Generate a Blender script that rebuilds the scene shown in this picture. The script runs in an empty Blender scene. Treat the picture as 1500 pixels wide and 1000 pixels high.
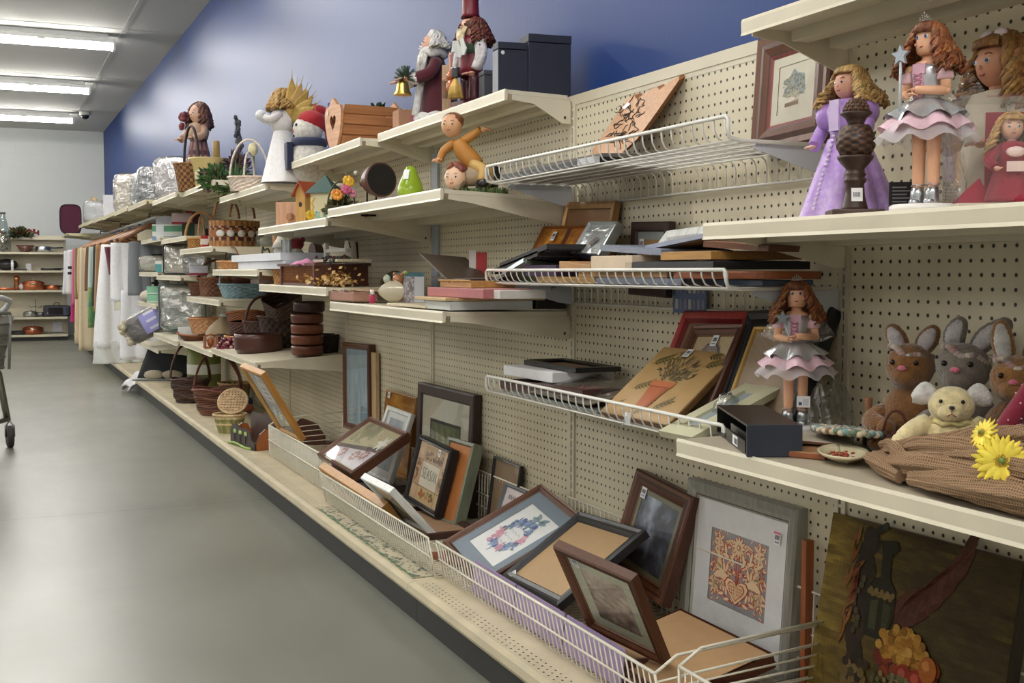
import bpy,bmesh,math,random
from mathutils import Vector,Matrix,Euler,Quaternion
from math import sin,cos,pi,radians as RAD,sqrt
random.seed(7)
SC=bpy.context.scene
COL=SC.collection
F_PX=1700.0
CAM=Vector((-1.6,0.0,1.01))
_d=Vector((-764.0,103.0,F_PX)).normalized()
_u=Vector((0.0,1.0,-_d[1]/_d[2])).normalized()
_x=_u.cross(_d)
if _x[0]<0:_x=-_x
def ray(px,py):
 c=Vector(((px-750)/F_PX,(500-py)/F_PX,1.0))
 return Vector((_x.dot(c),_d.dot(c),_u.dot(c)))
def at(px,py,x=None,y=None,z=None):
 0
 d=ray(px,py)
 if x is not None:t=(x-CAM.x)/d.x
 elif y is not None:t=(y-CAM.y)/d.y
 else:t=(z-CAM.z)/d.z
 return CAM+d*t
cam_data=bpy.data.cameras.new('camera')
cam=bpy.data.objects.new('camera',cam_data);COL.objects.link(cam)
cam_data.sensor_width=36.0;cam_data.lens=36.0*F_PX/1500.0
cam_data.clip_start=0.05;cam_data.clip_end=100
r_=Vector((_x[0],_d[0],_u[0]));u_=Vector((_x[1],_d[1],_u[1]));f_=Vector((_x[2],_d[2],_u[2]))
cam.matrix_world=Matrix(((r_.x,u_.x,-f_.x,CAM.x),(r_.y,u_.y,-f_.y,CAM.y),(r_.z,u_.z,-f_.z,CAM.z),(0,0,0,1)))
SC.camera=cam
def lin(c):
 c=c/255.0
 return c/12.92 if c<=0.04045 else((c+0.055)/1.055)**2.4
def rgb(c):return(lin(c[0]),lin(c[1]),lin(c[2]),1.0)
class NT:
 def __init__(s,m):s.t=m.node_tree;s.n=s.t.nodes;s.l=s.t.links
 def add(s,typ,**kw):
  n=s.n.new(typ)
  for k,v in kw.items():
   if k.startswith('i_'):n.inputs[k[2:].replace('_',' ')].default_value=v
   else:setattr(n,k,v)
  return n
 def link(s,a,b):s.l.new(a,b)
MATS={}
def finish(name,rough=0.5,metal=0.0,var=0.12,vscale=25.0,bump=0.0,bscale=120.0,stretch=(1,1,1),sheen=0.0,spec=0.5,sss=0.0,coat=0.0,col=None,wave=None,base=None):
 0
 if name in MATS:return MATS[name]
 m=bpy.data.materials.new(name);m.use_nodes=True
 t=NT(m);b=t.n['Principled BSDF']
 b.inputs['Roughness'].default_value=rough;b.inputs['Metallic'].default_value=metal
 b.inputs['Specular IOR Level'].default_value=spec
 b.inputs['Sheen Weight'].default_value=sheen
 b.inputs['Coat Weight'].default_value=coat;b.inputs['Coat Roughness'].default_value=0.08
 if col:src=t.add('ShaderNodeRGB');src.outputs[0].default_value=rgb(col);csrc=src.outputs[0]
 else:src=t.add('ShaderNodeAttribute',attribute_name='Col');csrc=src.outputs['Color']
 tc=t.add('ShaderNodeTexCoord');mp=t.add('ShaderNodeMapping');mp.inputs['Scale'].default_value=stretch
 t.link(tc.outputs['Object'],mp.inputs['Vector'])
 if var>0:
  if wave:
   nz=t.add('ShaderNodeTexWave',i_Scale=vscale,i_Distortion=wave,i_Detail=3.0)
  else:
   nz=t.add('ShaderNodeTexNoise',i_Scale=vscale,i_Detail=4.0)
  t.link(mp.outputs[0],nz.inputs['Vector'])
  mr=t.add('ShaderNodeMapRange');mr.inputs['From Min'].default_value=0.25;mr.inputs['From Max'].default_value=0.75
  mr.inputs['To Min'].default_value=1-var;mr.inputs['To Max'].default_value=1+var*0.6
  t.link(nz.outputs['Fac'],mr.inputs['Value'])
  mx=t.add('ShaderNodeVectorMath',operation='SCALE')
  t.link(csrc,mx.inputs[0]);t.link(mr.outputs[0],mx.inputs['Scale'])
  t.link(mx.outputs[0],b.inputs['Base Color'])
 else:t.link(csrc,b.inputs['Base Color'])
 if bump>0:
  n2=t.add('ShaderNodeTexNoise',i_Scale=bscale,i_Detail=3.0)
  t.link(mp.outputs[0],n2.inputs['Vector'])
  bp=t.add('ShaderNodeBump',i_Strength=bump,i_Distance=0.004)
  t.link(n2.outputs['Fac'],bp.inputs['Height']);t.link(bp.outputs[0],b.inputs['Normal'])
 MATS[name]=m;return m
MATTE=finish('matte paint',0.6,var=0.08)
SATIN=finish('satin paint',0.38,var=0.06)
GLOSS=finish('gloss glaze',0.15,var=0.08)
METAL=finish('bare metal',0.3,metal=1.0,var=0.08)
FOIL=finish('crinkled foil',0.2,metal=0.55,var=0.1,bump=0.5,bscale=60)
FABRIC=finish('woven fabric',0.85,var=0.08,vscale=60,bump=0.25,bscale=400,sheen=0.2)
SATINCLOTH=finish('satin cloth',0.35,var=0.15,vscale=30,bump=0.3,bscale=40,sheen=0.3)
PLUSH=finish('plush fur',0.95,var=0.3,vscale=70,bump=0.9,bscale=160,sheen=0.5)
HAIR=finish('curled hair',0.5,var=0.5,vscale=60,bump=0.8,bscale=140)
WOOD=finish('wood grain',0.42,var=0.28,vscale=9,stretch=(14,1.2,14),wave=None)
WOODZ=finish('wood grain upright',0.42,var=0.28,vscale=9,stretch=(14,14,1.2))
WOODX=finish('wood grain across',0.42,var=0.28,vscale=9,stretch=(1.2,14,14))
WICKER=finish('woven wicker',0.6,var=0.35,vscale=55,bump=0.6,bscale=90)
PAPER=finish('printed paper',0.55,var=0.05,vscale=40)
CARD=finish('plain cardboard',0.8,var=0.06,vscale=30)
SKIN=finish('painted skin',0.45,var=0.04)
LEAF=finish('leaf',0.5,var=0.25,vscale=40)
PLASTIC=finish('hard plastic',0.35,var=0.04)
RUBBER=finish('black rubber',0.6,var=0.1)
SHELFM=finish('enamelled shelf steel',0.4,var=0.10,vscale=6,bump=0.0)
def clear(name,tint=(255,255,255),gl=0.12,rough=0.05,bump=0.0,bscale=12.0):
 m=bpy.data.materials.new(name);m.use_nodes=True;t=NT(m)
 t.n.remove(t.n['Principled BSDF']);out=t.n['Material Output']
 tr=t.add('ShaderNodeBsdfTransparent');tr.inputs[0].default_value=rgb(tint)
 g=t.add('ShaderNodeBsdfGlossy',i_Roughness=rough)
 fr=t.add('ShaderNodeLayerWeight',i_Blend=.5)
 pw=t.add('ShaderNodeMath',operation='POWER');pw.inputs[1].default_value=4.0
 ad=t.add('ShaderNodeMath',operation='MULTIPLY_ADD');ad.inputs[1].default_value=.85;ad.inputs[2].default_value=gl+.035;ad.use_clamp=True
 mx=t.add('ShaderNodeMixShader')
 t.link(fr.outputs['Facing'],pw.inputs[0]);t.link(pw.outputs[0],ad.inputs[0]);t.link(ad.outputs[0],mx.inputs[0])
 t.link(tr.outputs[0],mx.inputs[1]);t.link(g.outputs[0],mx.inputs[2]);t.link(mx.outputs[0],out.inputs[0])
 if bump:
  tc=t.add('ShaderNodeTexCoord');nz=t.add('ShaderNodeTexNoise',i_Scale=bscale,i_Detail=3.0,i_Distortion=1.0)
  bp=t.add('ShaderNodeBump',i_Strength=bump,i_Distance=0.02)
  t.link(tc.outputs['Object'],nz.inputs['Vector']);t.link(nz.outputs['Fac'],bp.inputs['Height'])
  t.link(bp.outputs[0],g.inputs['Normal']);t.link(bp.outputs[0],fr.inputs['Normal'])
 return m
GLASS=clear('picture glass',gl=0.0,rough=0.02)
FILM=clear('clear wrap',gl=0.2,rough=0.1,bump=1.0,bscale=30)
FILMB=clear('shiny bedding bag',gl=0.34,rough=0.16,bump=1.0,bscale=11)
FILMW=clear('hazy plastic bag',tint=(240,242,242),gl=0.10,rough=0.25,bump=1.0,bscale=16)
ACRYL=clear('clear plastic box',gl=0.06,rough=0.06,bump=0.25,bscale=5)
BOTTLE=clear('bottle glass',tint=(225,232,232),gl=0.12,rough=0.04)
def voile(name,col,op=0.5):
 m=bpy.data.materials.new(name);m.use_nodes=True;t=NT(m);out=t.n['Material Output'];b=t.n['Principled BSDF']
 b.inputs['Base Color'].default_value=rgb(col);b.inputs['Roughness'].default_value=.8;b.inputs['Alpha'].default_value=op
 return m
TULLE=voile('tulle net',(235,228,236),.38)
class MB:
 def __init__(s,col=(200,200,200)):
  s.v=[];s.f=[];s.c=[];s.sm=[];s.col=col;s.M=Matrix.Identity(4)
 def xf(s,M=None):
  s.M=M if M is not None else Matrix.Identity(4);return s
 def at(s,loc=(0,0,0),rz=0,rx=0,ry=0,sc=(1,1,1)):
  s.M=Matrix.LocRotScale(Vector(loc),Euler((rx,ry,rz)),Vector(sc));return s
 def pv(s,p):
  s.v.append(s.M@Vector(p));return len(s.v)-1
 def face(s,idx,col=None,sm=False):
  s.f.append(tuple(idx));s.c.append(col or s.col);s.sm.append(sm)
 def poly(s,pts,col=None):s.face([s.pv(p)for p in pts],col);return s
 def box(s,lo,hi,col=None,top=None,taper=None):
  (a,b,c),(d,e,f)=lo,hi
  p=[(a,b,c),(d,b,c),(d,e,c),(a,e,c),(a,b,f),(d,b,f),(d,e,f),(a,e,f)]
  if taper:
   mx,my=(a+d)/2,(b+e)/2
   p=p[:4]+[(mx+(q[0]-mx)*taper,my+(q[1]-my)*taper,q[2])for q in p[4:]]
  i=[s.pv(q)for q in p]
  for k,q in enumerate([(3,2,1,0),(4,5,6,7),(0,1,5,4),(1,2,6,5),(2,3,7,6),(3,0,4,7)]):
   s.face([i[j]for j in q],top if(k==1 and top)else col)
  return s
 def lathe(s,prof,n=20,col=None,c=(0,0,0),sx=1,sy=1,cols=None,wob=0,wn=6,cap=True,arc=None):
  rings=[]
  for(r,z)in prof:
   ring=[]
   for k in range(n):
    a=2*pi*k/n
    rr=r*(1+wob*sin(a*wn))
    ring.append(s.pv((c[0]+rr*cos(a)*sx,c[1]+rr*sin(a)*sy,c[2]+z)))
   rings.append(ring)
  for j in range(len(rings)-1):
   cc=cols[j]if cols else col
   for k in range(n):
    k2=(k+1)%n
    s.face([rings[j][k],rings[j][k2],rings[j+1][k2],rings[j+1][k]],cc,True)
  if cap:
   s.face(rings[0][::-1],cols[0]if cols else col);s.face(rings[-1],cols[-1]if cols else col)
  return s
 def tube(s,pts,r,n=6,col=None,closed=False,cap=True):
  pts=[Vector(p)for p in pts];N=len(pts);rings=[]
  up=Vector((0,0,1));prev=None
  for i,p in enumerate(pts):
   if closed:t=pts[(i+1)%N]-pts[i-1]
   else:t=pts[min(i+1,N-1)]-pts[max(i-1,0)]
   if t.length<1e-9:t=Vector((0,0,1))
   t.normalize()
   if prev is None:
    a=up if abs(t.z)<0.9 else Vector((1,0,0))
    x=t.cross(a).normalized()
   else:
    x=prev-t*prev.dot(t)
    x=x.normalized()if x.length>1e-6 else t.orthogonal().normalized()
   prev=x;y=t.cross(x)
   rr=r[i]if isinstance(r,(list,tuple))else r
   rings.append([s.pv(p+x*rr*cos(2*pi*k/n)+y*rr*sin(2*pi*k/n))for k in range(n)])
  M=N if closed else N-1
  for i in range(M):
   a,b=rings[i],rings[(i+1)%N]
   for k in range(n):
    k2=(k+1)%n;s.face([a[k],a[k2],b[k2],b[k]],col,True)
  if cap and not closed:
   s.face(rings[0][::-1],col);s.face(rings[-1],col)
  return s
 def ball(s,c,r,nu=14,nv=9,col=None,jit=0,cols=None):
  if not isinstance(r,(tuple,list)):r=(r,r,r)
  rows=[]
  for j in range(1,nv):
   ph=-pi/2+pi*j/nv;row=[]
   for k in range(nu):
    a=2*pi*k/nu;q=1+(random.uniform(-jit,jit)if jit else 0)
    row.append(s.pv((c[0]+r[0]*cos(ph)*cos(a)*q,c[1]+r[1]*cos(ph)*sin(a)*q,c[2]+r[2]*sin(ph)*q)))
   rows.append(row)
  b=s.pv((c[0],c[1],c[2]-r[2]));t=s.pv((c[0],c[1],c[2]+r[2]))
  for k in range(nu):
   k2=(k+1)%nu
   s.face([b,rows[0][k2],rows[0][k]],col,True);s.face([t,rows[-1][k],rows[-1][k2]],col,True)
   for j in range(len(rows)-1):s.face([rows[j][k],rows[j][k2],rows[j+1][k2],rows[j+1][k]],col,True)
  return s
 def prism(s,outl,d0,d1,ax='y',col=None,side=None):
  0
  def P(q,d):
   return(q[0],d,q[1])if ax=='y' else((q[0],q[1],d)if ax=='z' else(d,q[0],q[1]))
  A=[s.pv(P(q,d0))for q in outl];B=[s.pv(P(q,d1))for q in outl];n=len(outl)
  s.face(A,col);s.face(B[::-1],col)
  for i in range(n):
   j=(i+1)%n;s.face([A[i],B[i],B[j],A[j]],side or col)
  return s
 def grid(s,fn,nu,nv,col=None,sm=True,two=0):
  0
  I=[[s.pv(fn(i/nu,j/nv))for i in range(nu+1)]for j in range(nv+1)]
  for j in range(nv):
   for i in range(nu):
    c=col((i+.5)/nu,(j+.5)/nv)if callable(col)else col
    s.face([I[j][i],I[j][i+1],I[j+1][i+1],I[j+1][i]],c,sm)
  return s
 def build(s,name,mat,parent=None,loc=None,rot=None,bevel=0,smooth=None,solid=0,sub=0):
  me=bpy.data.meshes.new(name)
  me.from_pydata([tuple(v)for v in s.v],[],s.f)
  at_=me.attributes.new('Col','FLOAT_COLOR','CORNER')
  arr=[];cache={}
  for f,c in zip(s.f,s.c):
   q=cache.get(c)
   if q is None:q=cache[c]=list(rgb(c))
   arr+=q*len(f)
  at_.data.foreach_set('color',arr)
  me.polygons.foreach_set('use_smooth',s.sm)
  me.materials.append(mat);me.update()
  bm=bmesh.new();bm.from_mesh(me);bmesh.ops.recalc_face_normals(bm,faces=bm.faces);bm.to_mesh(me);bm.free()
  o=bpy.data.objects.new(name,me);COL.objects.link(o)
  if parent is not None:o.parent=parent
  if loc is not None:o.location=loc
  if rot is not None:o.rotation_euler=rot
  if bevel:
   b=o.modifiers.new('bevel','BEVEL');b.width=bevel;b.segments=2;b.limit_method='ANGLE'
  if solid:
   b=o.modifiers.new('solid','SOLIDIFY');b.thickness=solid;b.offset=0
  if sub:
   b=o.modifiers.new('sub','SUBSURF');b.levels=sub;b.render_levels=sub
  return o
def tag(o,label,cat,group=None):
 o['label']=label;o['category']=cat
 if group:o['group']=group
 return o
def thing(name,label,cat,loc=(0,0,0),rz=0,group=None,M=None):
 o=bpy.data.objects.new(name,None);COL.objects.link(o);o.empty_display_size=.05
 if M is not None:o.matrix_world=M
 else:o.location=loc;o.rotation_euler=(0,0,rz)
 return tag(o,label,cat,group)
def struct(o):o['kind']='structure';return o
def copy_tree(src,loc=None,rz=None,label=None,name=None):
 c=src.copy();COL.objects.link(c)
 kids=[k for k in bpy.data.objects if k.parent==src]
 for k in kids:
  d=k.copy();COL.objects.link(d);d.parent=c
  for g in[g for g in bpy.data.objects if g.parent==k]:
   e=g.copy();COL.objects.link(e);e.parent=d
 if loc is not None:c.location=loc
 if rz is not None:c.rotation_euler.z=rz
 if label:c['label']=label
 return c
def lerp(a,b,t):return a+(b-a)*t
def vlerp(a,b,t):return tuple(a[i]+(b[i]-a[i])*t for i in range(3))
def jit(c,d=12):
 k=random.uniform(-d,d);return tuple(int(max(0,min(255,q+k+random.uniform(-d,d)*.3)))for q in c)
def arcpts(c,rx,rz,a0,a1,n,axis='xz',tilt=0):
 out=[]
 for i in range(n+1):
  a=lerp(a0,a1,i/n);p,q=rx*cos(a),rz*sin(a)
  out.append((c[0]+p,c[1]+q*sin(tilt),c[2]+q*cos(tilt))if axis=='xz' else((c[0]+q*sin(tilt),c[1]+p,c[2]+q*cos(tilt))))
 return out
YCAM=RAD(-24)
U=[0.675+1.22*k for k in range(15)]
YEND=U[13]
DECK=0.12
def mat_floor():
 m=bpy.data.materials.new('sealed concrete');m.use_nodes=True;t=NT(m);b=t.n['Principled BSDF']
 tc=t.add('ShaderNodeTexCoord')
 n1=t.add('ShaderNodeTexNoise',i_Scale=0.9,i_Detail=6.0,i_Distortion=0.6);t.link(tc.outputs['Object'],n1.inputs['Vector'])
 cr=t.add('ShaderNodeValToRGB');cr.color_ramp.elements[0].position=.3;cr.color_ramp.elements[1].position=.72
 cr.color_ramp.elements[0].color=rgb((108,109,99));cr.color_ramp.elements[1].color=rgb((130,131,121))
 t.link(n1.outputs['Fac'],cr.inputs[0])
 n3=t.add('ShaderNodeTexNoise',i_Scale=5.0,i_Detail=8.0,i_Roughness=.7)
 mp=t.add('ShaderNodeMapping');mp.inputs['Scale'].default_value=(1.0,.35,1);t.link(tc.outputs['Object'],mp.inputs[0]);t.link(mp.outputs[0],n3.inputs['Vector'])
 mr=t.add('ShaderNodeMapRange');mr.inputs['To Min'].default_value=.88;mr.inputs['To Max'].default_value=1.1;t.link(n3.outputs['Fac'],mr.inputs[0])
 sx=t.add('ShaderNodeSeparateXYZ');t.link(tc.outputs['Object'],sx.inputs[0])
 md=t.add('ShaderNodeMath',operation='PINGPONG');md.inputs[1].default_value=3.0
 ad=t.add('ShaderNodeMath',operation='ADD');ad.inputs[1].default_value=0.9;t.link(sx.outputs[1],ad.inputs[0]);t.link(ad.outputs[0],md.inputs[0])
 lt=t.add('ShaderNodeMath',operation='GREATER_THAN');lt.inputs[1].default_value=.006;t.link(md.outputs[0],lt.inputs[0])
 m2=t.add('ShaderNodeMapRange');m2.inputs['To Min'].default_value=.7;t.link(lt.outputs[0],m2.inputs[0])
 mm=t.add('ShaderNodeMath',operation='MULTIPLY');t.link(mr.outputs[0],mm.inputs[0]);t.link(m2.outputs[0],mm.inputs[1])
 sc=t.add('ShaderNodeVectorMath',operation='SCALE');t.link(cr.outputs[0],sc.inputs[0]);t.link(mm.outputs[0],sc.inputs['Scale'])
 t.link(sc.outputs[0],b.inputs['Base Color'])
 r=t.add('ShaderNodeMapRange');r.inputs['To Min'].default_value=.22;r.inputs['To Max'].default_value=.42
 t.link(n3.outputs['Fac'],r.inputs[0]);t.link(r.outputs[0],b.inputs['Roughness'])
 return m
def mat_peg():
 m=bpy.data.materials.new('painted pegboard');m.use_nodes=True;t=NT(m);b=t.n['Principled BSDF']
 tc=t.add('ShaderNodeTexCoord')
 sc=t.add('ShaderNodeVectorMath',operation='SCALE');sc.inputs['Scale'].default_value=1/.0254;t.link(tc.outputs['Object'],sc.inputs[0])
 fr=t.add('ShaderNodeVectorMath',operation='FRACTION');t.link(sc.outputs[0],fr.inputs[0])
 sb=t.add('ShaderNodeVectorMath',operation='SUBTRACT');sb.inputs[1].default_value=(0,.5,.5);t.link(fr.outputs[0],sb.inputs[0])
 ml=t.add('ShaderNodeVectorMath',operation='MULTIPLY');ml.inputs[1].default_value=(0,1,1);t.link(sb.outputs[0],ml.inputs[0])
 ln=t.add('ShaderNodeVectorMath',operation='LENGTH');t.link(ml.outputs[0],ln.inputs[0])
 mr=t.add('ShaderNodeMapRange');mr.inputs['From Min'].default_value=.125;mr.inputs['From Max'].default_value=.155;t.link(ln.outputs['Value'],mr.inputs[0])
 nz=t.add('ShaderNodeTexNoise',i_Scale=2.2,i_Detail=4.0);t.link(tc.outputs['Object'],nz.inputs['Vector'])
 cr=t.add('ShaderNodeValToRGB');cr.color_ramp.elements[0].color=rgb((196,186,160));cr.color_ramp.elements[1].color=rgb((214,205,180))
 cr.color_ramp.elements[0].position=.35;cr.color_ramp.elements[1].position=.65;t.link(nz.outputs['Fac'],cr.inputs[0])
 mx=t.add('ShaderNodeMix',data_type='RGBA');mx.inputs['A'].default_value=rgb((38,30,22))
 t.link(cr.outputs[0],mx.inputs['B']);t.link(mr.outputs[0],mx.inputs['Factor']);t.link(mx.outputs['Result'],b.inputs['Base Color'])
 bp=t.add('ShaderNodeBump',i_Strength=.6,i_Distance=.003);t.link(mr.outputs[0],bp.inputs['Height']);t.link(bp.outputs[0],b.inputs['Normal'])
 b.inputs['Roughness'].default_value=.45
 return m
def mat_wall(name,c0,c1,rough,block=False):
 m=bpy.data.materials.new(name);m.use_nodes=True;t=NT(m);b=t.n['Principled BSDF'];b.inputs['Roughness'].default_value=rough;b.inputs['Specular IOR Level'].default_value=.24
 tc=t.add('ShaderNodeTexCoord');nz=t.add('ShaderNodeTexNoise',i_Scale=1.3,i_Detail=5.0)
 t.link(tc.outputs['Object'],nz.inputs['Vector'])
 cr=t.add('ShaderNodeValToRGB');cr.color_ramp.elements[0].color=rgb(c0);cr.color_ramp.elements[1].color=rgb(c1);t.link(nz.outputs['Fac'],cr.inputs[0])
 t.link(cr.outputs[0],b.inputs['Base Color'])
 n2=t.add('ShaderNodeTexNoise',i_Scale=60.0,i_Detail=4.0)
 mp=t.add('ShaderNodeMapping');mp.inputs['Scale'].default_value=(1,1,.12)if not block else(1,1,1)
 t.link(tc.outputs['Object'],mp.inputs[0]);t.link(mp.outputs[0],n2.inputs['Vector'])
 bp=t.add('ShaderNodeBump',i_Strength=.12,i_Distance=.003);t.link(n2.outputs['Fac'],bp.inputs['Height'])
 if block:
  br=t.add('ShaderNodeTexBrick',i_Scale=1.0);br.inputs['Brick Width'].default_value=.4;br.inputs['Row Height'].default_value=.2;br.inputs['Mortar Size'].default_value=.006
  mp2=t.add('ShaderNodeMapping');mp2.inputs['Rotation'].default_value=(RAD(90),0,0);t.link(tc.outputs['Object'],mp2.inputs[0]);t.link(mp2.outputs[0],br.inputs['Vector'])
  b2=t.add('ShaderNodeBump',i_Strength=.5,i_Distance=.004,invert=True);t.link(br.outputs['Fac'],b2.inputs['Height']);t.link(bp.outputs[0],b2.inputs['Normal']);bp=b2
 t.link(bp.outputs[0],b.inputs['Normal'])
 return m
CEIL=3.2
mb=MB();mb.box((-9,-5,-.05),(.2,19.7,0));struct(mb.build('floor',mat_floor()))
def mat_ceiling():
 m=bpy.data.materials.new('painted ceiling board');m.use_nodes=True;t=NT(m);b=t.n['Principled BSDF'];b.inputs['Roughness'].default_value=.8
 tc=t.add('ShaderNodeTexCoord');nz=t.add('ShaderNodeTexNoise',i_Scale=35.0,i_Detail=4.0);t.link(tc.outputs['Object'],nz.inputs['Vector'])
 cr=t.add('ShaderNodeValToRGB');cr.color_ramp.elements[0].color=rgb((192,191,184));cr.color_ramp.elements[1].color=rgb((206,205,198));t.link(nz.outputs['Fac'],cr.inputs[0])
 t.link(cr.outputs[0],b.inputs['Base Color']);return m
mb=MB();mb.box((-9,-5,CEIL),(.2,19.7,CEIL+.05));struct(mb.build('ceiling',mat_ceiling()))
WHT=finish('white batten paint',.6,var=.03)
BATT=[-0.43,-1.04]
for i,bx in enumerate((-0.43,-1.65,-2.87)):
 mb=MB((186,185,178));mb.box((bx-.022,-5,CEIL-.006),(bx+.022,17.0 if i==0 else 19.6,CEIL-.0005));struct(mb.build('trim_%d'%(i+1),WHT))
for i in range(8):
 y=17.3-2.914*i-.28
 if y>-4.5:
  mb=MB((186,185,178));mb.box((-8.9,y-.012,CEIL-.004),(.075,y+.012,CEIL-.0005));struct(mb.build('trim_%d'%(i+4),WHT))
mb=MB();mb.box((.08,-5,0),(.2,19.55,CEIL));struct(mb.build('wall_right',mat_wall('blue semigloss wall',(6,48,112),(9,54,120),.46)))
mb=MB();mb.box((-9,19.5,0),(.2,19.7,CEIL));struct(mb.build('wall_back',mat_wall('white painted block',(190,193,191),(200,203,201),.6,True)))
mb=MB();mb.box((-9.1,-5,0),(-9,19.7,CEIL));struct(mb.build('wall_left',mat_wall('white side wall',(206,206,200),(212,212,206),.6)))
mb=MB();mb.box((-9,-5.1,0),(.2,-5,CEIL));struct(mb.build('wall_front',mat_wall('white front wall',(206,206,200),(212,212,206),.6)))
def emit(name,c,s):
 m=bpy.data.materials.new(name);m.use_nodes=True;t=NT(m);t.n.remove(t.n['Principled BSDF'])
 e=t.add('ShaderNodeEmission',i_Strength=s);e.inputs[0].default_value=rgb(c);t.link(e.outputs[0],t.n['Material Output'].inputs[0]);return m
TUBE=emit('lit fluorescent lens',(255,252,246),46.0)
L0=None
def light(x1,y,label):
 t=thing('ceiling_light',label,'light',(x1,y,CEIL),0,'fluorescent strips on the ceiling')
 m=MB((225,226,224));m.box((-2.44,-.055,-.085),(0,.055,-.045));m.box((-2.40,-.02,-.045),(-.04,.02,0));m.build('housing',SATIN,t,bevel=.004)
 for q in(-.004,-2.46):m=MB((225,226,224));m.box((q,-.06,-.15),(q+.024,.06,-.05));m.build('end_cap',SATIN,t,bevel=.004)
 m=MB((255,255,255))
 pr=[(.052*cos(a),-.088+.058*sin(a))for a in[pi+pi*k/8 for k in range(9)]]
 m.prism(pr,-2.435,-.005,ax='x');m.build('lens',TUBE,t)
 for q in(-.62,-1.83):
  m=MB((214,214,210));m.box((q-.03,-.062,-.096),(q+.03,.062,-.07));m.build('clip',SATIN,t)
 return t
for i in range(8):
 y=17.32-2.914*i
 lab={0:'lit fluorescent strip light closest to the white back wall',1:'lit fluorescent strip light second from the white back wall',2:'large lit fluorescent strip light at the top left, third from the back wall'}.get(i,'fluorescent strip light overhead nearer the front of the shop')
 light(-.51,y,lab)
 light(-5.2,y,'unseen fluorescent strip light added further out to light the shop')  # second row is out of view, added to light the room
t=thing('dome_camera','small dark dome camera under the ceiling near the back corner','camera',(-.36,17.1,CEIL-.006))
m=MB((205,205,200));m.lathe([(.075,0),(.075,-.04),(.06,-.05)],18);m.build('housing',SATIN,t)
m=MB((30,30,34));m.lathe([(.055,-.05),(.05,-.075),(.03,-.095),(.005,-.102)],18);m.build('dome',GLOSS,t)
PEG=mat_peg()
gon=thing('pegboard_backing','long beige pegboard backing of the shelving run along the blue wall','shelving back',(0,0,0))
gbase=thing('shelving_base','long low base deck with dark kick plates under the pegboard shelving run','shelving base',(0,0,0))
for k in range(14):
 m=MB((205,196,172));m.box((0,U[k]+.016,DECK),(.02,U[k+1]-.016,1.505));m.build('back_panel',PEG,gon)
 m=MB((204,196,174));m.box((-.003,U[k],1.503),(.03,U[k+1],1.532));m.box((-.001,U[k]+.018,1.49),(.01,U[k+1]-.018,1.503));m.build('top_rail',SHELFM,gon)
 m=MB((200,188,160));m.box((-.512,U[k]+.001,DECK-.012),(-.004,U[k+1]-.001,DECK))
 m.prism([(-.512,DECK),(-.530,DECK-.004),(-.533,DECK-.022),(-.528,DECK-.032),(-.512,DECK-.032)],U[k]+.001,U[k+1]-.001)
 m.build('base_deck',finish('base deck steel',.45,var=.16,vscale=7,bump=.05,bscale=300),gbase)
 m=MB((34,33,33));m.box((-.503,U[k]+.001,0.0),(-.495,U[k+1]-.001,DECK-.03));m.build('kick_plate',finish('dark kick plate',.5,var=.2,vscale=8),gbase)
 m=MB((26,22,18))
 for r,xx in enumerate((-.50,-.485,-.47)):
  for q in range(46):
   yy=U[k]+.03+q*.0254+(r%2)*.0127
   m.face([m.pv((xx+.003*cos(a),yy+.003*sin(a),DECK+.0006))for a in[pi*j/3 for j in range(6)]])
 m.build('deck_perforation',MATTE,gbase)
for k in range(15):
 y=U[k];m=MB((206,198,176))
 m.box((-.006,y-.017,.1),(.02,y-.004,1.515));m.box((-.006,y+.004,.1),(.02,y+.017,1.515));m.box((-.001,y-.004,.1),(.018,y+.004,1.515),(34,28,24))
 if k<7:
  z=.14
  while z<1.5:m.box((-.005,y-.004,z),(.002,y+.004,z+.007));z+=.0254
 m.build('upright',SHELFM,gon)
m=MB((160,168,178));m.box((-.012,U[3]-.085,.90),(-.001,U[3]-.022,1.47));m.build('steel_strip',SATIN,gon)
m=MB((160,168,178));m.box((-.012,U[4]-.06,.95),(-.001,U[4]-.022,1.2));m.build('steel_strip',SATIN,gon)
SHL=(216,208,186)
def shelf(y0,y1,depth,z,label,tilt=0.0,lip=.032,group='metal shelves on the pegboard run',col=SHL,rib=True,dcol=None):
 0
 t=thing('metal_shelf',label,'shelf',(0,(y0+y1)/2,z-tilt),0,group)
 t.rotation_euler=(0,math.atan2(tilt,depth),0)
 h=(y1-y0)/2-.003;d=depth
 m=MB(dcol or col);m.box((-d+.004,-h,-.012),(-.02,h,0));m.build('deck',SHELFM,t)
 m=MB(col);m.prism([(-d+.006,0),(-d-.003,.002),(-d-.005,-.004),(-d-.004,-lip+.006),(-d-.006,-lip),(-d+.004,-lip+.002),(-d+.006,-.012)],-h,h);m.build('price_rail',SHELFM,t)
 for s in(-1,1):
  m=MB(col)
  m.prism([(-d+.02,-.0125),(-.012,-.0125),(-.008,-.03),(-.008,-.083),(-.035,-.083),(-d+.09,-.034),(-d+.02,-.028)],s*h,s*(h-.004));
  m.box((-.03,s*h-.0015,-.07),(-.024,s*h+.0015,-.062),(40,36,32))
  m.build('bracket',SHELFM,t)
 if rib:
  m=MB(tuple(int(c*.97)for c in col));m.box((-d*.62,-h+.02,-.034),(-d*.46,h-.02,-.012));m.box((-.07,-h+.02,-.04),(-.03,h-.02,-.012));m.build('stiffener',SHELFM,t)
 return t
shelf(U[0],U[1],.262,1.492,'top shelf over the dolls at the upper right corner',lip=.03)
shelf(U[0],U[1],.345,1.100,'shelf carrying the lavender dressed doll and the two fairy boxes',lip=.03)
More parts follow.
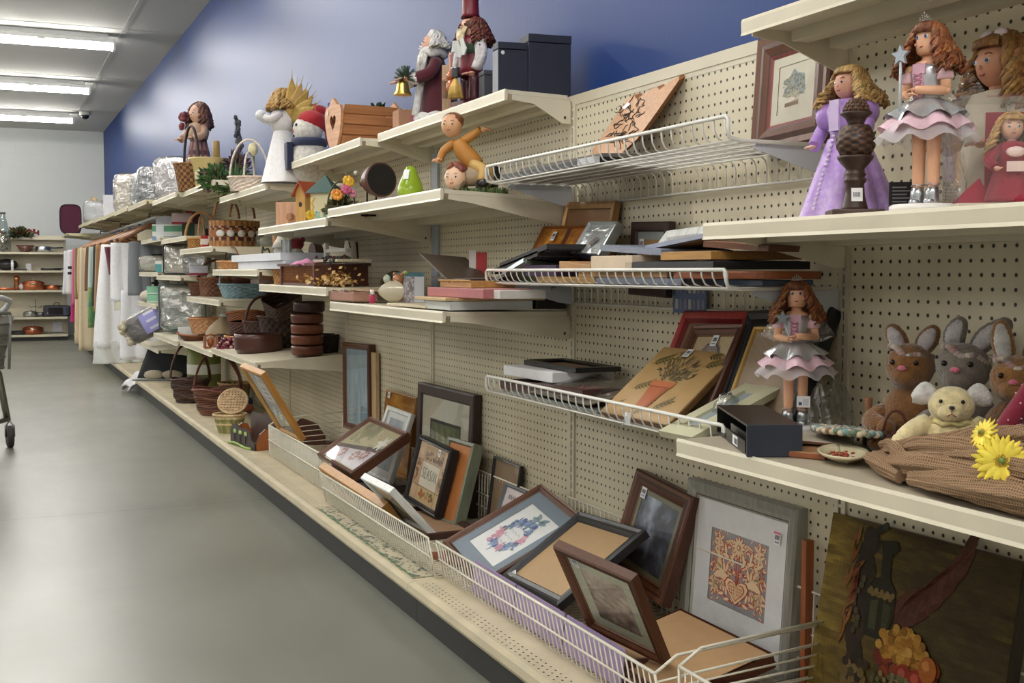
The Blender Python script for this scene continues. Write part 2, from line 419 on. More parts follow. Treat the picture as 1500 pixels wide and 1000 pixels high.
shelf(U[0],U[1],.400,.688,'shelf carrying plush rabbits and the burlap bundle',dcol=(176,166,146))
shelf(U[2],U[3],.220,1.537,'top shelf under the navy boxes and nutcracker figure',tilt=.006)
shelf(U[2],U[3],.420,1.244,'shelf under the green pear and the tumbling boys figurine',tilt=.018)
shelf(U[2],U[3],.415,.893,'shelf under the stack of flat boxes and trays',tilt=.004)
shelf(U[3],U[4],.290,1.521,'top shelf under the wooden heart crate')
shelf(U[3],U[4],.428,1.212,'shelf under the birdhouses and flower basket',tilt=.006)
shelf(U[3],U[4],.428,.947,'shelf under the wicker drawer tray')
shelf(U[4],U[5],.39,1.428,'top shelf under the white angel doll')
shelf(U[4],U[5],.435,1.018,'shelf under two flat white boxes')
shelf(U[4],U[5],.45,.572,'sagging low shelf under the stack of dark wooden bowls',tilt=-.03)
shelf(U[5],U[6],.42,1.531,'top shelf under the rag doll and tall handled basket')
shelf(U[5],U[6],.44,1.152,'shelf under the large picnic basket with painted sheep')
shelf(U[5],U[6],.40,.841,'shelf under the plaid basket and blue basket')
shelf(U[5],U[6],.45,.548,'low shelf under wicker trays, beyond the wooden bowls',tilt=-.02)
shelf(U[6],U[7],.46,1.535,'top shelf under the plastic wrapped bedding')
shelf(U[6],U[7],.40,1.246,'shelf under the green edged box of linens')
shelf(U[6],U[7],.44,.978,'shelf under the grey bedding in a clear zip bag')
shelf(U[6],U[7],.47,.540,'low shelf under the teal bedding bag',tilt=-.01)
shelf(U[7],U[8],.41,1.27,'shelf under the small cream box beside the hangers')
shelf(U[7],U[8],.43,1.0,'short shelf with crumpled bags beside the grey garment')
shelf(U[7],U[8],.45,.752,'shelf under the stacked mint green packs')
shelf(U[7],U[8],.44,.41,'lowest shelf over the black folded fabric')
for k in range(7,13):
 shelf(U[k],U[k+1],.51,1.552+.012*(k-7),['top shelf above the first hangers','top shelf above the wooden hangers','top shelf over the hanging rail, under the white bag','top shelf over the hanging rail, under the clear plastic bags','top shelf over the hanging rail, nearer the suitcase','top shelf at the far end of the rail, beside the suitcase'][k-7],lip=.035,col=(200,190,158))
shelf(U[13],U[14],.66,1.515,'last short shelf beyond the hanging rail, right under the maroon suitcase',lip=.03,col=(200,190,158))
WIREM=finish('white coated wire',.35,var=.03)
WC=(226,224,218)
def wire_shelf(z,rim,label,depth=.285):
 y0,y1=U[1]+.006,U[2]-.008
 t=thing('wire_basket_shelf',label,'wire shelf',(0,0,0),0,'white wire shelves')
 m=MB(WC)
 n=30
 for i in range(n+1):
  y=lerp(y0+.012,y1-.012,i/n)
  m.tube([(-.012,y,z-.062),(-.012,y,z-.022),(-.018,y,z-.008),(-.032,y,z),(-depth+.025,y,z),(-depth+.008,y,z+.007),(-depth,y,z+.022),(-depth-.002,y,rim)],.0019,5)
 m.build('cross_wires',WIREM,t)
 m=MB(WC)
 for x in(-.05,-.10,-.15,-.20,-.25):m.tube([(x,y0,z-.004),(x,y1,z-.004)],.0024,5)
 m.tube([(-depth+.012,y0,z-.001),(-depth+.012,y1,z-.001)],.0024,5)
 m.build('long_wires',WIREM,t)
 m=MB(WC);m.tube([(-.012,y0,z-.062),(-.012,y1,z-.062)],.0036,6);m.build('back_rail',WIREM,t)
 m=MB(WC)
 xf=-depth-.003
 m.tube([(-.03,y0,z-.002),(xf+.03,y0,z-.002),(xf+.004,y0,z+.003),(xf,y0,z+.014),(xf,y0,rim-.006),(xf,y0+.008,rim),(xf,y1-.008,rim),(xf,y1,rim-.006),(xf,y1,z+.014),(xf+.004,y1,z+.003),(xf+.03,y1,z-.002),(-.03,y1,z-.002)],.0042,7)
 m.build('front_rim',WIREM,t)
 for y,s in((y0,-1),(y1,1)):
  m=MB((196,200,208));yy=y-s*.008
  m.prism([(-.008,z-.004),(-depth+.07,z-.004),(-depth+.06,z-.014),(-.05,z-.062),(-.008,z-.066)],yy-.002,yy+.002);m.build('arm',SHELFM,t)
 return t
wire_shelf(1.266,1.311,'highest white wire shelf, holding the pale wooden plaque')
wire_shelf(.977,1.013,'middle white wire shelf heaped with flat frames')
wire_shelf(.660,.706,'lowest white wire shelf, holding the herb pot board')
def wire_bin(y0,y1,xf,ztop,label,z0=DECK+.004,back=.33,flat=.0,sides=(1,1)):
 t=thing('wire_bin',label,'wire bin',(0,0,0),0,'white wire bins on the base deck')
 wc=(228,223,208)
 def fx(z):return xf-flat*(z-z0)/(ztop-z0)
 m=MB(wc);n=int((y1-y0)/.0225)
 for i in range(n+1):
  y=lerp(y0,y1,i/n);m.tube([(fx(ztop),y,ztop),(xf,y,z0+.006),(xf+.012,y,z0),(-.03,y,z0)],.0021,4)
 m.build('front_wires',WIREM,t)
 m=MB(wc)
 for z in(z0+.52*(ztop-z0),):m.tube([(fx(z)-.003,y0,z),(fx(z)-.003,y1,z)],.0026,5)
 for x in(-.1,-.2,-.3):m.tube([(x,y0,z0-.002),(x,y1,z0-.002)],.0022,5)
 m.build('long_wires',WIREM,t)
 m=MB(wc);m.tube([(fx(ztop),y0,ztop),(fx(ztop),y1,ztop)],.0036,6);m.build('front_rim',WIREM,t)
 for y,sd in((y0,sides[0]),(y1,sides[1])):
  m=MB(wc)
  for q in range(7)if sd else():
   f=q/6;zf=lerp(z0+.005,ztop,f);zb=lerp(z0+.005,ztop+.028,f)
   pts=[(fx(zf)+.002,y,zf),(-.026,y,zb)]if q<6 else[(fx(zf),y,zf),(fx(zf)+.05,y,zf+.03),(-.026,y,zb+.02)]
   m.tube(pts,.0022 if q<6 else .0034,5)
  m.tube([(xf+.002,y,z0),(fx(ztop),y,ztop)],.003,5)
  if sd:m.tube([(-.04,y,z0),(-.026,y,ztop+.05)],.0028,5)
  m.build('side_panel' if sd else 'corner_post',WIREM,t)
 m=MB(wc)
 nb=int((y1-y0)/.026)
 for i in range(nb+1):
  y=lerp(y0,y1,i/nb);m.tube([(-.026,y,z0),(-.022,y,back)],.002,4)
 for z in(z0+.05,lerp(z0,back,.55),back):m.tube([(-.024,y0,z),(-.024,y1,z)],.003,5)
 m.build('back_panel',WIREM,t)
 return t
wire_bin(U[0]+.01,U[1]-.012,-.40,.245,'wire bin around the dark tapestry picture at the bottom right')
wire_bin(U[1]+.004,U[2]-.008,-.425,.232,'wire bin holding the floral print and the tan backed black frame',flat=.02,sides=(1,0))
wire_bin(U[2]+.006,U[3]-.01,-.445,.24,'wire bin holding the word sign and white edged frame',flat=.02,back=.3,sides=(0,0))
wire_bin(U[3]+.09,U[4]-.01,-.395,.27,'farthest wire bin, holding the roses picture and empty at its front',back=.28,sides=(0,1))
def spot(m,c,r,col,n=7,z=0):
 m.face([m.pv((c[0]+r*random.uniform(.6,1.2)*cos(2*pi*k/n),c[1]+r*random.uniform(.6,1.6)*sin(2*pi*k/n),z))for k in range(n)],col)
m=MB((176,166,138));m.box((-.505,U[2]+.03,DECK+.0008),(-.415,U[3]-.08,DECK+.003))
for i in range(330):
 spot(m,(random.uniform(-.503,-.42),random.uniform(U[2]+.04,U[3]-.1)),random.uniform(.002,.008),random.choice([(72,84,60),(84,94,70),(96,92,72)]),z=DECK+.0035+i*2e-6)
for i in range(60):
 spot(m,(-.503+random.uniform(0,.004),U[2]+.04+i*.0178),random.uniform(.004,.008),(46,110,60),z=DECK+.0045+i*2e-6)
tag(m.build('shelf_liner',FABRIC),'worn green speckled liner lying on the base deck beside the wire bin','mat')
FD={'floral':[-0.3673,3.2637,0.1881,-0.0675,-0.9898,-0.1254,0.883,-0.1177,0.4544,-0.4645,-0.08,0.8819,0.3492,0.3562],'black':[-0.3378,2.8855,0.1708,-0.0823,-0.9933,0.0815,0.8296,-0.0229,0.5579,-0.5523,0.1135,0.8259,0.4167,0.2917],'brownfront':[-0.371,2.3104,0.1961,0.2982,-0.946,-0.1272,-0.4817,-0.2642,0.8356,-0.8241,-0.1879,-0.5344,0.2334,0.2605],'ornate':[-0.1064,2.7047,0.2111,-0.005,-0.9949,-0.1006,0.2617,-0.0984,0.9601,-0.9651,-0.0215,0.2609,0.281,0.2836],'silver':[-0.0478,2.4381,0.1153,-0.009,-0.9999,0.0043,0.0704,0.0037,0.9975,-0.9975,0.0093,0.0704,0.4365,0.3834],'tallblue':[-0.0519,5.4491,0.2513,0.0418,-0.9989,0.0228,0.0043,0.023,0.9997,-0.9991,-0.0417,0.0053,0.375,0.4159],'orangeboard':[-0.0888,4.7922,0.1527,0.1762,-0.9833,-0.0455,0.1083,-0.0266,0.9938,-0.9784,-0.18,0.1018,0.2649,0.3499],'roses':[-0.4075,4.5938,0.2673,0.036,-0.9989,-0.0296,0.8121,0.012,0.5834,-0.5824,-0.0451,0.8117,0.4314,0.2694],'whitesmall':[-0.1973,4.6212,0.1719,0.241,-0.9647,-0.1065,0.3236,-0.0236,0.9459,-0.915,-0.2624,0.3065,0.1877,0.2968],'darkbrown':[-0.0651,4.3892,0.1042,0.0218,-0.9998,0.0027,0.046,0.0037,0.9989,-0.9987,-0.0217,0.0461,0.5666,0.4626],'simple':[-0.2167,4.0685,0.1648,0.0771,-0.9944,-0.0729,0.2342,-0.053,0.9707,-0.9691,-0.0919,0.2288,0.2808,0.2466],'orangefr':[-0.2124,3.9039,0.1368,0.1056,-0.9944,-0.0079,0.2609,0.0201,0.9652,-0.9596,-0.104,0.2615,0.2002,0.2948],'white':[-0.2989,3.8597,0.1333,0.0996,-0.994,-0.0454,-0.6735,-0.1009,0.7323,-0.7324,-0.0423,-0.6795,0.2471,0.2272],'gold':[-0.3831,5.3739,0.2631,0.1976,-0.9759,-0.0924,-0.5143,-0.1835,0.8377,-0.8345,-0.118,-0.5382,0.2407,0.3781],'herb':[-0.279,2.4331,0.6746,0.0742,-0.9972,-0.0064,0.7793,0.054,0.6243,-0.6223,-0.0514,0.7811,0.2732,0.241],'state':[-0.0966,2.779,1.3023,-0.2799,-0.9594,-0.0353,0.2898,-0.1195,0.9496,-0.9152,0.2556,0.3115,0.4472,0.177],'tapestry':[-0.0828,1.8982,0.1454,-0.0207,-0.9996,0.0193,0.1856,0.0152,0.9825,-0.9824,0.0239,0.1852,0.4978,0.3715],'red':[-0.2873,2.4677,0.6702,-0.0139,-0.9994,0.0313,0.7454,0.0105,0.6665,-0.6665,0.0326,0.7448,0.2885,0.3615],'wood8':[-0.2829,2.3967,0.6702,-0.0365,-0.9984,0.0441,0.7689,0.0002,0.6394,-0.6383,0.0572,0.7676,0.2086,0.321],'blk2':[-0.3375,2.2092,0.6701,-0.03,-0.9962,0.0812,0.8045,0.0241,0.5935,-0.5932,0.0832,0.8007,0.306,0.4008],'bigframe':[0.0068,2.1977,1.3213,-0.1284,-0.9916,-0.0151,-0.0428,-0.0096,0.999,-0.9908,0.1289,-0.0412,0.2875,0.2127],'smallblk':[-0.1293,3.3775,0.3403,0.8913,-0.1627,-0.4232,0.3004,0.911,0.2826,0.3396,-0.379,0.8608,0.0933,0.1881],'tan':[-0.0697,3.1028,1.0015,0.0483,-0.9981,-0.0383,0.1501,-0.0307,0.9882,-0.9875,-0.0534,0.1484,0.2739,0.2152],'smallgrey':[-0.0903,3.4946,0.2214,0.1008,-0.992,-0.0757,0.3668,-0.0336,0.9297,-0.9248,-0.1215,0.3604,0.126,0.0967],'orangepanel':[-0.0692,3.2171,1.0535,0.0336,-0.9988,-0.0362,0.1846,-0.0293,0.9824,-0.9822,-0.0397,0.1834,0.2677,0.0976],'silversq':[-0.1401,2.7812,1.0703,0.7962,-0.5978,0.0927,0.4735,0.7112,0.5196,-0.3766,-0.3699,0.8493,0.0802,0.1435],'smallbrown':[-0.0149,2.7423,1.0691,0.8547,-0.519,-0.0055,-0.4584,-0.7599,0.4609,-0.2434,-0.3914,-0.8874,0.0997,0.1478],'whitetray':[-0.1331,2.3607,1.0606,0.8709,-0.4835,0.0877,0.4014,0.8031,0.4404,-0.2834,-0.3483,0.8935,0.0933,0.1146],'goldlong':[-0.3516,4.4462,0.1203,0.0769,-0.9947,-0.0683,-0.598,-0.1008,0.7951,-0.7978,-0.0203,-0.6026,0.6543,0.1833],'ivoryframe':[-0.2923,2.0229,0.6859,0.6189,-0.7826,0.0669,0.7491,0.6137,0.2495,-0.2364,-0.1043,0.9661,0.1289,0.2914],}
def fmat(nm,dz=0):
 q=FD[nm];o,r,u,n=Vector(q[0:3]),Vector(q[3:6]),Vector(q[6:9]),Vector(q[9:12])
 return Matrix(((r.x,u.x,n.x,o.x),(r.y,u.y,n.y,o.y),(r.z,u.z,n.z,o.z),(0,0,0,1))),q[12],q[13]
def leanmat(tl,tr,xt,xb,zb):
 0
 A,B=at(*tl,x=xt),at(*tr,x=xt)
 u=B-A;w=u.length;r=u.normalized()
 mid=(A+B)/2;bot=Vector((xb,mid.y,zb));v=mid-bot;v-=r*v.dot(r);h=v.length;v.normalize()
 n=r.cross(v);o=A-v*h
 return Matrix(((r.x,v.x,n.x,o.x),(r.y,v.y,n.y,o.y),(r.z,v.z,n.z,o.z),(0,0,0,1))),w,h
def rect(m,x0,y0,x1,y1,z,col):m.face([m.pv(p)for p in((x0,y0,z),(x1,y0,z),(x1,y1,z),(x0,y1,z))],col)
def rings(m,w,h,prof):
 0
 R=[]
 for(a,z,c)in prof:
  R.append([m.pv(p)for p in((a,a,z),(w-a,a,z),(w-a,h-a,z),(a,h-a,z))])
 for j in range(len(R)-1):
  for k in range(4):
   k2=(k+1)%4;m.face([R[j][k],R[j][k2],R[j+1][k2],R[j+1][k]],prof[j][2])
 return m
def sticker(par,x,y,z,s=.022,rot=0.0,pink=False):
 m=MB((240,240,242));m.M=Matrix.Translation((x,y,z))@Matrix.Rotation(rot,4,'Z')
 rect(m,-s/2,-s*.62,s/2,s*.62,0,(240,240,242))
 if pink:rect(m,-s/2,s*.4,s/2,s*.62,.0002,(226,120,150))
 for i in range(9):rect(m,-s*.34+i*s*.078,-s*.1,-s*.34+i*s*.078+s*(.028+.02*(i%3)),s*.32,.0003,(52,48,82))
 for i in range(4):rect(m,-s*.3+i*s*.16,-s*.42,-s*.2+i*s*.16,-s*.26,.0003,(80,76,110))
 return m.build('price_sticker',PAPER,par)
def frame(name,label,M,w,h,fw,prof,paint=None,mat=None,mats=((0,(230,228,220)),),thick=.02,glass=True,cat='picture frame',group=None,stick=None,back=(150,120,84),pname='print',wood=WOOD,pmat=None):
 0
 t=thing(name,label,cat,M=M,group=group)
 m=MB();P=[(0,-thick,prof[0][2])]+[(a*fw,z,c)for a,z,c in prof]+[(fw,-.008,prof[-1][2]),(fw,-thick+.002,prof[-1][2])]
 rings(m,w,h,P);m.build('moulding',wood,t)
 m=MB(back);rect(m,.004,.004,w-.004,h-.004,-thick+.001,back);m.build('backing',CARD,t)
 a=fw
 m=MB();z=-.0075
 tot=sum(q[0]for q in mats)
 if tot>0:
  P=[];
  for(mw,c)in mats:
   P.append((a,z,c));a+=mw;P.append((a,z,tuple(int(k*.9)for k in c)));z-=.0008
  rings(m,w,h,P);m.build('mat_board',PAPER,t)
 m=MB();pw,ph=w-2*a,h-2*a
 m.M=Matrix.Translation((a,a,z-.0006))
 (paint or blank((200,190,170)))(m,pw,ph);m.build(pname,pmat or PAPER,t)
 if glass:
  m=MB();rect(m,fw,fw,w-fw,h-fw,-.0055,(255,255,255));m.build('glass',GLASS,t)
 if stick:sticker(t,stick[0]*w,stick[1]*h,-.0049 if glass else .0012,*stick[2:])
 return t
def blank(c):
 def f(m,w,h):rect(m,0,0,w,h,0,c)
 return f
def hsh(i,j,s=0):
 n=sin(i*127.1+j*311.7+s*74.7)*43758.5453;return n-math.floor(n)
def vnoise(x,y,s=0):
 i,j=math.floor(x),math.floor(y);fx,fy=x-i,y-j;fx=fx*fx*(3-2*fx);fy=fy*fy*(3-2*fy)
 return lerp(lerp(hsh(i,j,s),hsh(i+1,j,s),fx),lerp(hsh(i,j+1,s),hsh(i+1,j+1,s),fx),fy)
def fbm(x,y,s=0):return .5*vnoise(x,y,s)+.3*vnoise(x*2.1,y*2.1,s+3)+.2*vnoise(x*4.3,y*4.3,s+7)
def ramp(t,st):
 t=max(0,min(1,t))
 for(a,c),(b,d)in zip(st,st[1:]):
  if t<=b:return tuple(int(q)for q in vlerp(c,d,(t-a)/max(1e-6,b-a)))
 return st[-1][1]
def field(fn,nu=34,nv=34):
 0
 def f(m,w,h):m.grid(lambda u,v:(u*w,v*h,0),nu,nv,lambda u,v:tuple(max(0,min(255,int(q)))for q in fn(u,v)),sm=False)
 return f
def noisy(st,su=4,sv=4,seed=0,grad=0.0):
 return field(lambda u,v:ramp(.5+grad*(v-.5)+1.25*(fbm(u*su,v*sv,seed)-.5),st))
def blob(m,x,y,r,c,z=.0004,n=7,k=1.0,rot=0):
 m.face([m.pv((x+r*cos(2*pi*i/n+rot),y+r*k*sin(2*pi*i/n+rot),z))for i in range(n)],c)
def leafp(m,x,y,l,wd,a,c,z=.0005):
 ca,sa=cos(a),sin(a)
 pts=[(0,0),(l*.35,wd/2),(l*.75,wd*.35),(l,0),(l*.75,-wd*.35),(l*.35,-wd/2)]
 m.face([m.pv((x+p*ca-q*sa,y+p*sa+q*ca,z))for p,q in pts],c)
def stroke(m,pts,wd,c,z=.0006):
 for(x0,y0),(x1,y1)in zip(pts,pts[1:]):
  d=math.hypot(x1-x0,y1-y0)or 1e-6;nx,ny=-(y1-y0)/d*wd/2,(x1-x0)/d*wd/2
  m.face([m.pv(p)for p in((x0+nx,y0+ny,z),(x0-nx,y0-ny,z),(x1-nx,y1-ny,z),(x1+nx,y1+ny,z))],c)
GLY={'S':[[(1,.85),(.7,1),(.2,.95),(.05,.75),(.9,.3),(.8,.05),(.3,0),(0,.15)]],'E':[[(1,1),(0,1),(0,0),(1,0)],[(0,.5),(.75,.5)]],'A':[[(0,0),(.5,1),(1,0)],[(.2,.38),(.8,.38)]],'O':[[(.5,1),(.05,.75),(.05,.25),(.5,0),(.95,.25),(.95,.75),(.5,1)]],'N':[[(0,0),(0,1),(1,0),(1,1)]],'T':[[(0,1),(1,1)],[(.5,1),(.5,0)]],'H':[[(0,0),(0,1)],[(1,0),(1,1)],[(0,.5),(1,.5)]]}
def write(m,s,x,y,cw,ch,wd,c,gap=.35,z=.0008):
 for k,q in enumerate(s):
  for st in GLY.get(q,[]):stroke(m,[(x+(k*(1+gap)+p[0])*cw,y+p[1]*ch)for p in st],wd,c,z)
def p_floral(m,w,h):
 rect(m,0,0,w,h,0,(226,228,228));random.seed(3)
 cx,cy=w*.5,h*.48
 for i in range(230):
  a=random.uniform(0,2*pi);rr=random.gauss(1,.13);x,y=cx+w*.29*rr*cos(a),cy+h*.27*rr*sin(a)
  pk=(abs(((a-3.6+pi)%(2*pi))-pi)<.45)or(abs(((a-.1+pi)%(2*pi))-pi)<.35)or abs(((a-5.0+pi)%(2*pi))-pi)<.25
  c=jit((206,150,168)if pk else random.choice([(104,124,170),(128,150,190),(88,104,152),(150,170,182),(120,140,130)]))
  if random.random()<.4:leafp(m,x,y,.02,.008,random.uniform(0,6.3),c,.0004+i*2e-6)
  else:blob(m,x,y,random.uniform(.005,.011),c,.0004+i*2e-6,rot=i)
 for k in range(4):
  pts=[(cx-.05+j*.008,cy+.035-k*.024+.004*sin(j*2.1+k))for j in range(12)];stroke(m,pts,.0014,(150,156,176),.001)
 for(x,y,a)in((.58,.86,.6),(.58,.86,2.6),(.58,.86,0.1),(.58,.86,3.1)):leafp(m,w*x,h*y,.045,.02,a,(140,164,172),.001)
def p_folk(m,w,h):
 rect(m,0,0,w,h,0,(150,150,154));random.seed(5)
 cr,rd=(236,208,168),(190,84,62)
 def half(s):
  X=lambda x:w*(.5+s*x*1.02)
  def lf(x,y,l,a,c1=cr):
   ang=a if s>0 else pi-a
   leafp(m,X(x),h*y,l*w*1.12,l*w*.5,ang,rd,.0005);leafp(m,X(x),h*y,l*w,l*w*.34,ang,c1,.0008)
  stroke(m,[(X(.0),h*.3),(X(.03),h*.5),(X(.1),h*.64),(X(.22),h*.68),(X(.33),h*.62)],.006,rd,.0004)
  for(x,y,a)in((.06,.58,.9),(.1,.64,1.8),(.15,.66,.2),(.2,.68,1.3),(.26,.67,-.6),(.3,.64,.5),(.33,.6,-1.3),(.24,.6,-1.7),(.16,.6,-1.2)):lf(x,y,.13,a)
  pts=[(.12,.40),(.2,.44),(.28,.5),(.3,.46),(.36,.44),(.42,.36),(.36,.34),(.28,.36),(.2,.35),(.13,.36)]
  m.face([m.pv((X(a),h*b,.0007))for a,b in pts],rd);m.face([m.pv((X(a*.96+.008),h*(b*.96+.016),.001))for a,b in pts],cr)
  for a in(.2,.6,1.0):lf(.26,.47,.14,a)
  for(x,y,a)in((.38,.34,-1.2),(.4,.35,-.6),(.4,.3,-1.6)):lf(x,y,.11,a)
  for k in range(5):lf(.33,.86,.1,k*1.25)
  for k in range(5):lf(.36,.78,.09,k*1.25+.5)
  stroke(m,[(X(.05),h*.08),(X(.2),h*.14),(X(.38),h*.24)],.006,rd,.0004)
  for k in range(7):lf(.06+k*.05,.09+k*.024,.11,.9+(k%2)*-1.5+.4)
  for k in range(6):lf(.4,.22,.1,k*1.05)
  for(x,y)in((.42,.5),(.43,.56),(.42,.62),(.2,.54),(.44,.44),(.1,.5),(.27,.3),(.33,.28),(.45,.3)):blob(m,X(x),h*y,.018*w,rd,.0006)
  for k in range(6):lf(.3+.02*(k%2),.22+.02*k,.08,k*1.1)
  hp=[(0,.08),(.08,.16),(.17,.26),(.19,.33),(.15,.39),(.08,.39),(.02,.35),(0,.31)]
  for sc,c,z in((1.1,rd,.0012),(1.0,cr,.0016),(.78,rd,.002),(.7,(226,190,146),.0024)):
   m.face([m.pv((X(a*sc),h*(.25+(b-.25)*sc),z))for a,b in hp],c)
  for k in range(9):blob(m,X(.03+.035*(k%3)),h*(.22+.04*(k//3)),.009*w,rd,.0028)
  stroke(m,[(X(.02),h*.36),(X(.02),h*.72)],.004,rd,.0005)
 for i in range(150):
  a_,b_=random.uniform(.05,.45),random.uniform(.05,.95)
  if a_<.2 and b_<.44 and b_>.06:continue
  for s_ in(-1,1):
   an=6.28*hsh(i,3);an=an if s_>0 else pi-an
   leafp(m,w*(.5+s_*a_),h*b_,w*.075,w*.035,an,rd,.00025);leafp(m,w*(.5+s_*a_),h*b_,w*.062,w*.02,an,cr,.0004)
 half(1);half(-1)
 for k in range(12):
  leafp(m,w*.5,h*.84,w*.13,w*.055,k*pi/6,rd,.001);leafp(m,w*.5,h*.84,w*.118,w*.038,k*pi/6,cr,.0013)
 blob(m,w*.5,h*.84,w*.03,rd,.0018);blob(m,w*.5,h*.84,w*.02,cr,.002)
def p_sign(m,w,h):
 rect(m,0,0,w,h,0,(196,168,136));random.seed(9)
 rect(m,w*.24,h*.72,w*.86,h*.97,.0003,(178,150,116));rect(m,w*.22,h*.03,w*.84,h*.24,.0003,(190,168,120))
 rect(m,w*.22,h*.27,w*.8,h*.69,.0003,(206,200,182));rect(m,w*.02,h*.27,w*.19,h*.69,.0003,(188,158,124));rect(m,w*.83,h*.27,w*.98,h*.69,.0003,(190,166,122))
 for k in range(40):blob(m,w*random.uniform(.26,.84),h*random.uniform(.74,.88),w*.025,jit(random.choice([(104,92,84),(140,104,84),(90,84,66)])),.0005+k*1e-6)
 for k in range(30):blob(m,w*random.uniform(.3,.8),h*random.uniform(.08,.2),w*.03,jit(random.choice([(160,82,54),(178,120,70),(120,110,66)])),.0005+k*1e-6)
 for k in range(24):blob(m,w*random.choice([.1,.9])+random.uniform(-.05,.05)*w,h*random.uniform(.3,.66),w*.035,jit(random.choice([(132,84,70),(110,90,60),(150,110,80)])),.0005+k*1e-6)
 write(m,'SEASON',w*.27,h*.42,w*.058,h*.17,w*.012,(66,60,56),.45)
 for(x0,y0,x1,y1)in((0,.26,1,.26),(0,.7,1,.7),(.205,0,.205,1),(.82,0,.82,1)):
  n=26
  for k in range(n):stroke(m,[(w*lerp(x0,x1,k/n),h*lerp(y0,y1,k/n)),(w*lerp(x0,x1,(k+.5)/n),h*lerp(y0,y1,(k+.5)/n))],w*.014,(84,70,58),.0007)
def p_roses(m,w,h):
 rect(m,0,0,w,h,0,(176,166,132));random.seed(4)
 m2=m;
 for k in range(60):blob(m,w*random.uniform(.08,.45),h*random.uniform(.55,.95),w*.05,jit(random.choice([(150,146,112),(168,158,124),(132,130,100)])),.0003+k*1e-6)
 m.face([m.pv((w*a,h*b,.0006))for a,b in((.02,.36),(.98,.62),(.98,.42),(.02,.2))],(72,58,54))
 m.face([m.pv((w*a,h*b,.0007))for a,b in((.02,.27),(.98,.5),(.98,.02),(.02,.02))],(196,190,196))
 for(x,y)in((.3,.22),(.62,.26),(.78,.36)):
  for k in range(10):leafp(m,w*x,h*y,w*.09,w*.04,k*.63,jit((150,104,104)),.0009+k*1e-5)
  for k in range(5):leafp(m,w*x,h*y,w*.05,w*.03,k*1.25+.3,(206,182,178),.0012)
 for k in range(6):leafp(m,w*.82,h*.7,w*.12,w*.05,k*1.04,(216,214,206),.001)
def p_herb(m,w,h):
 rect(m,0,0,w,h,0,(172,140,92));random.seed(8)
 def sprig(x,y,a,n,l,c):
  px,py=x,y
  for i in range(n):
   px+=cos(a)*w*.035;py+=sin(a)*w*.035
   leafp(m,px,py,w*l,w*l*.28,a+.7,jit(c),.0005);leafp(m,px,py,w*l,w*l*.28,a-.7,jit(c),.0006)
  stroke(m,[(x,y),(px,py)],.0015,(90,78,44),.0004)
 dk=(92,84,48)
 sprig(w*.06,h*.74,.5,6,.08,(100,96,48));sprig(w*.28,h*.95,-.25,4,.06,(86,90,44));sprig(w*.76,h*.78,.45,5,.08,dk);sprig(w*.70,h*.93,.1,4,.07,dk)
 sprig(w*.12,h*.36,.5,6,.07,dk);sprig(w*.52,h*.26,-.3,1,.05,dk);sprig(w*.62,h*.12,.75,6,.07,dk);sprig(w*.1,h*.12,.5,2,.06,dk);sprig(w*.42,h*.06,.3,3,.05,dk)
 for k in range(170):
  a=random.uniform(.3,2.6);r=random.uniform(.04,.3)*w
  leafp(m,w*.47+r*cos(a)*1.0,h*.50+r*sin(a)*1.05,w*.07,w*.017,a+random.uniform(-.5,.5),jit(random.choice([(94,84,58),(112,100,70),(76,70,46),(120,106,78)])),.0006+k*2e-6)
 m.face([m.pv((w*a,h*b,.0015))for a,b in((.33,.47),(.62,.47),(.555,.14),(.395,.14))],(168,92,54))
 m.face([m.pv((w*a,h*b,.0017))for a,b in((.31,.52),(.64,.52),(.63,.44),(.32,.44))],(182,106,66));stroke(m,[(w*.33,h*.44),(w*.62,h*.44)],.002,(120,58,34),.002)
 m.face([m.pv((w*a,h*b,.0019))for a,b in((.56,.44),(.61,.44),(.55,.14),(.51,.14))],(150,80,46))
def p_mountain(m,w,h):
 rect(m,0,0,w,h,0,(206,200,182));random.seed(12)
 m.face([m.pv((w*a,h*b,.0003))for a,b in((.14,.38),(.3,.6),(.42,.82),(.5,.9),(.62,.8),(.84,.74),(.9,.4),(.6,.33))],(146,158,158))
 for k in range(160):
  x=random.uniform(.18,.86);y=random.uniform(.34,.34+.5*(1-abs(x-.5)))
  blob(m,w*x,h*y,w*.03,jit(random.choice([(120,130,126),(140,138,118),(104,112,108),(164,158,136)]),8),.0005+k*2e-6,k=.7,rot=k)
 for k in range(30):blob(m,w*random.uniform(.3,.75),h*random.uniform(.3,.5),w*.018,jit((182,172,150)),.0009+k*1e-6,k=1.6)
 for k in range(6):stroke(m,[(w*.25,h*(.2-k*.012)),(w*.7,h*(.23-k*.016))],.003,(180,156,132),.0006)
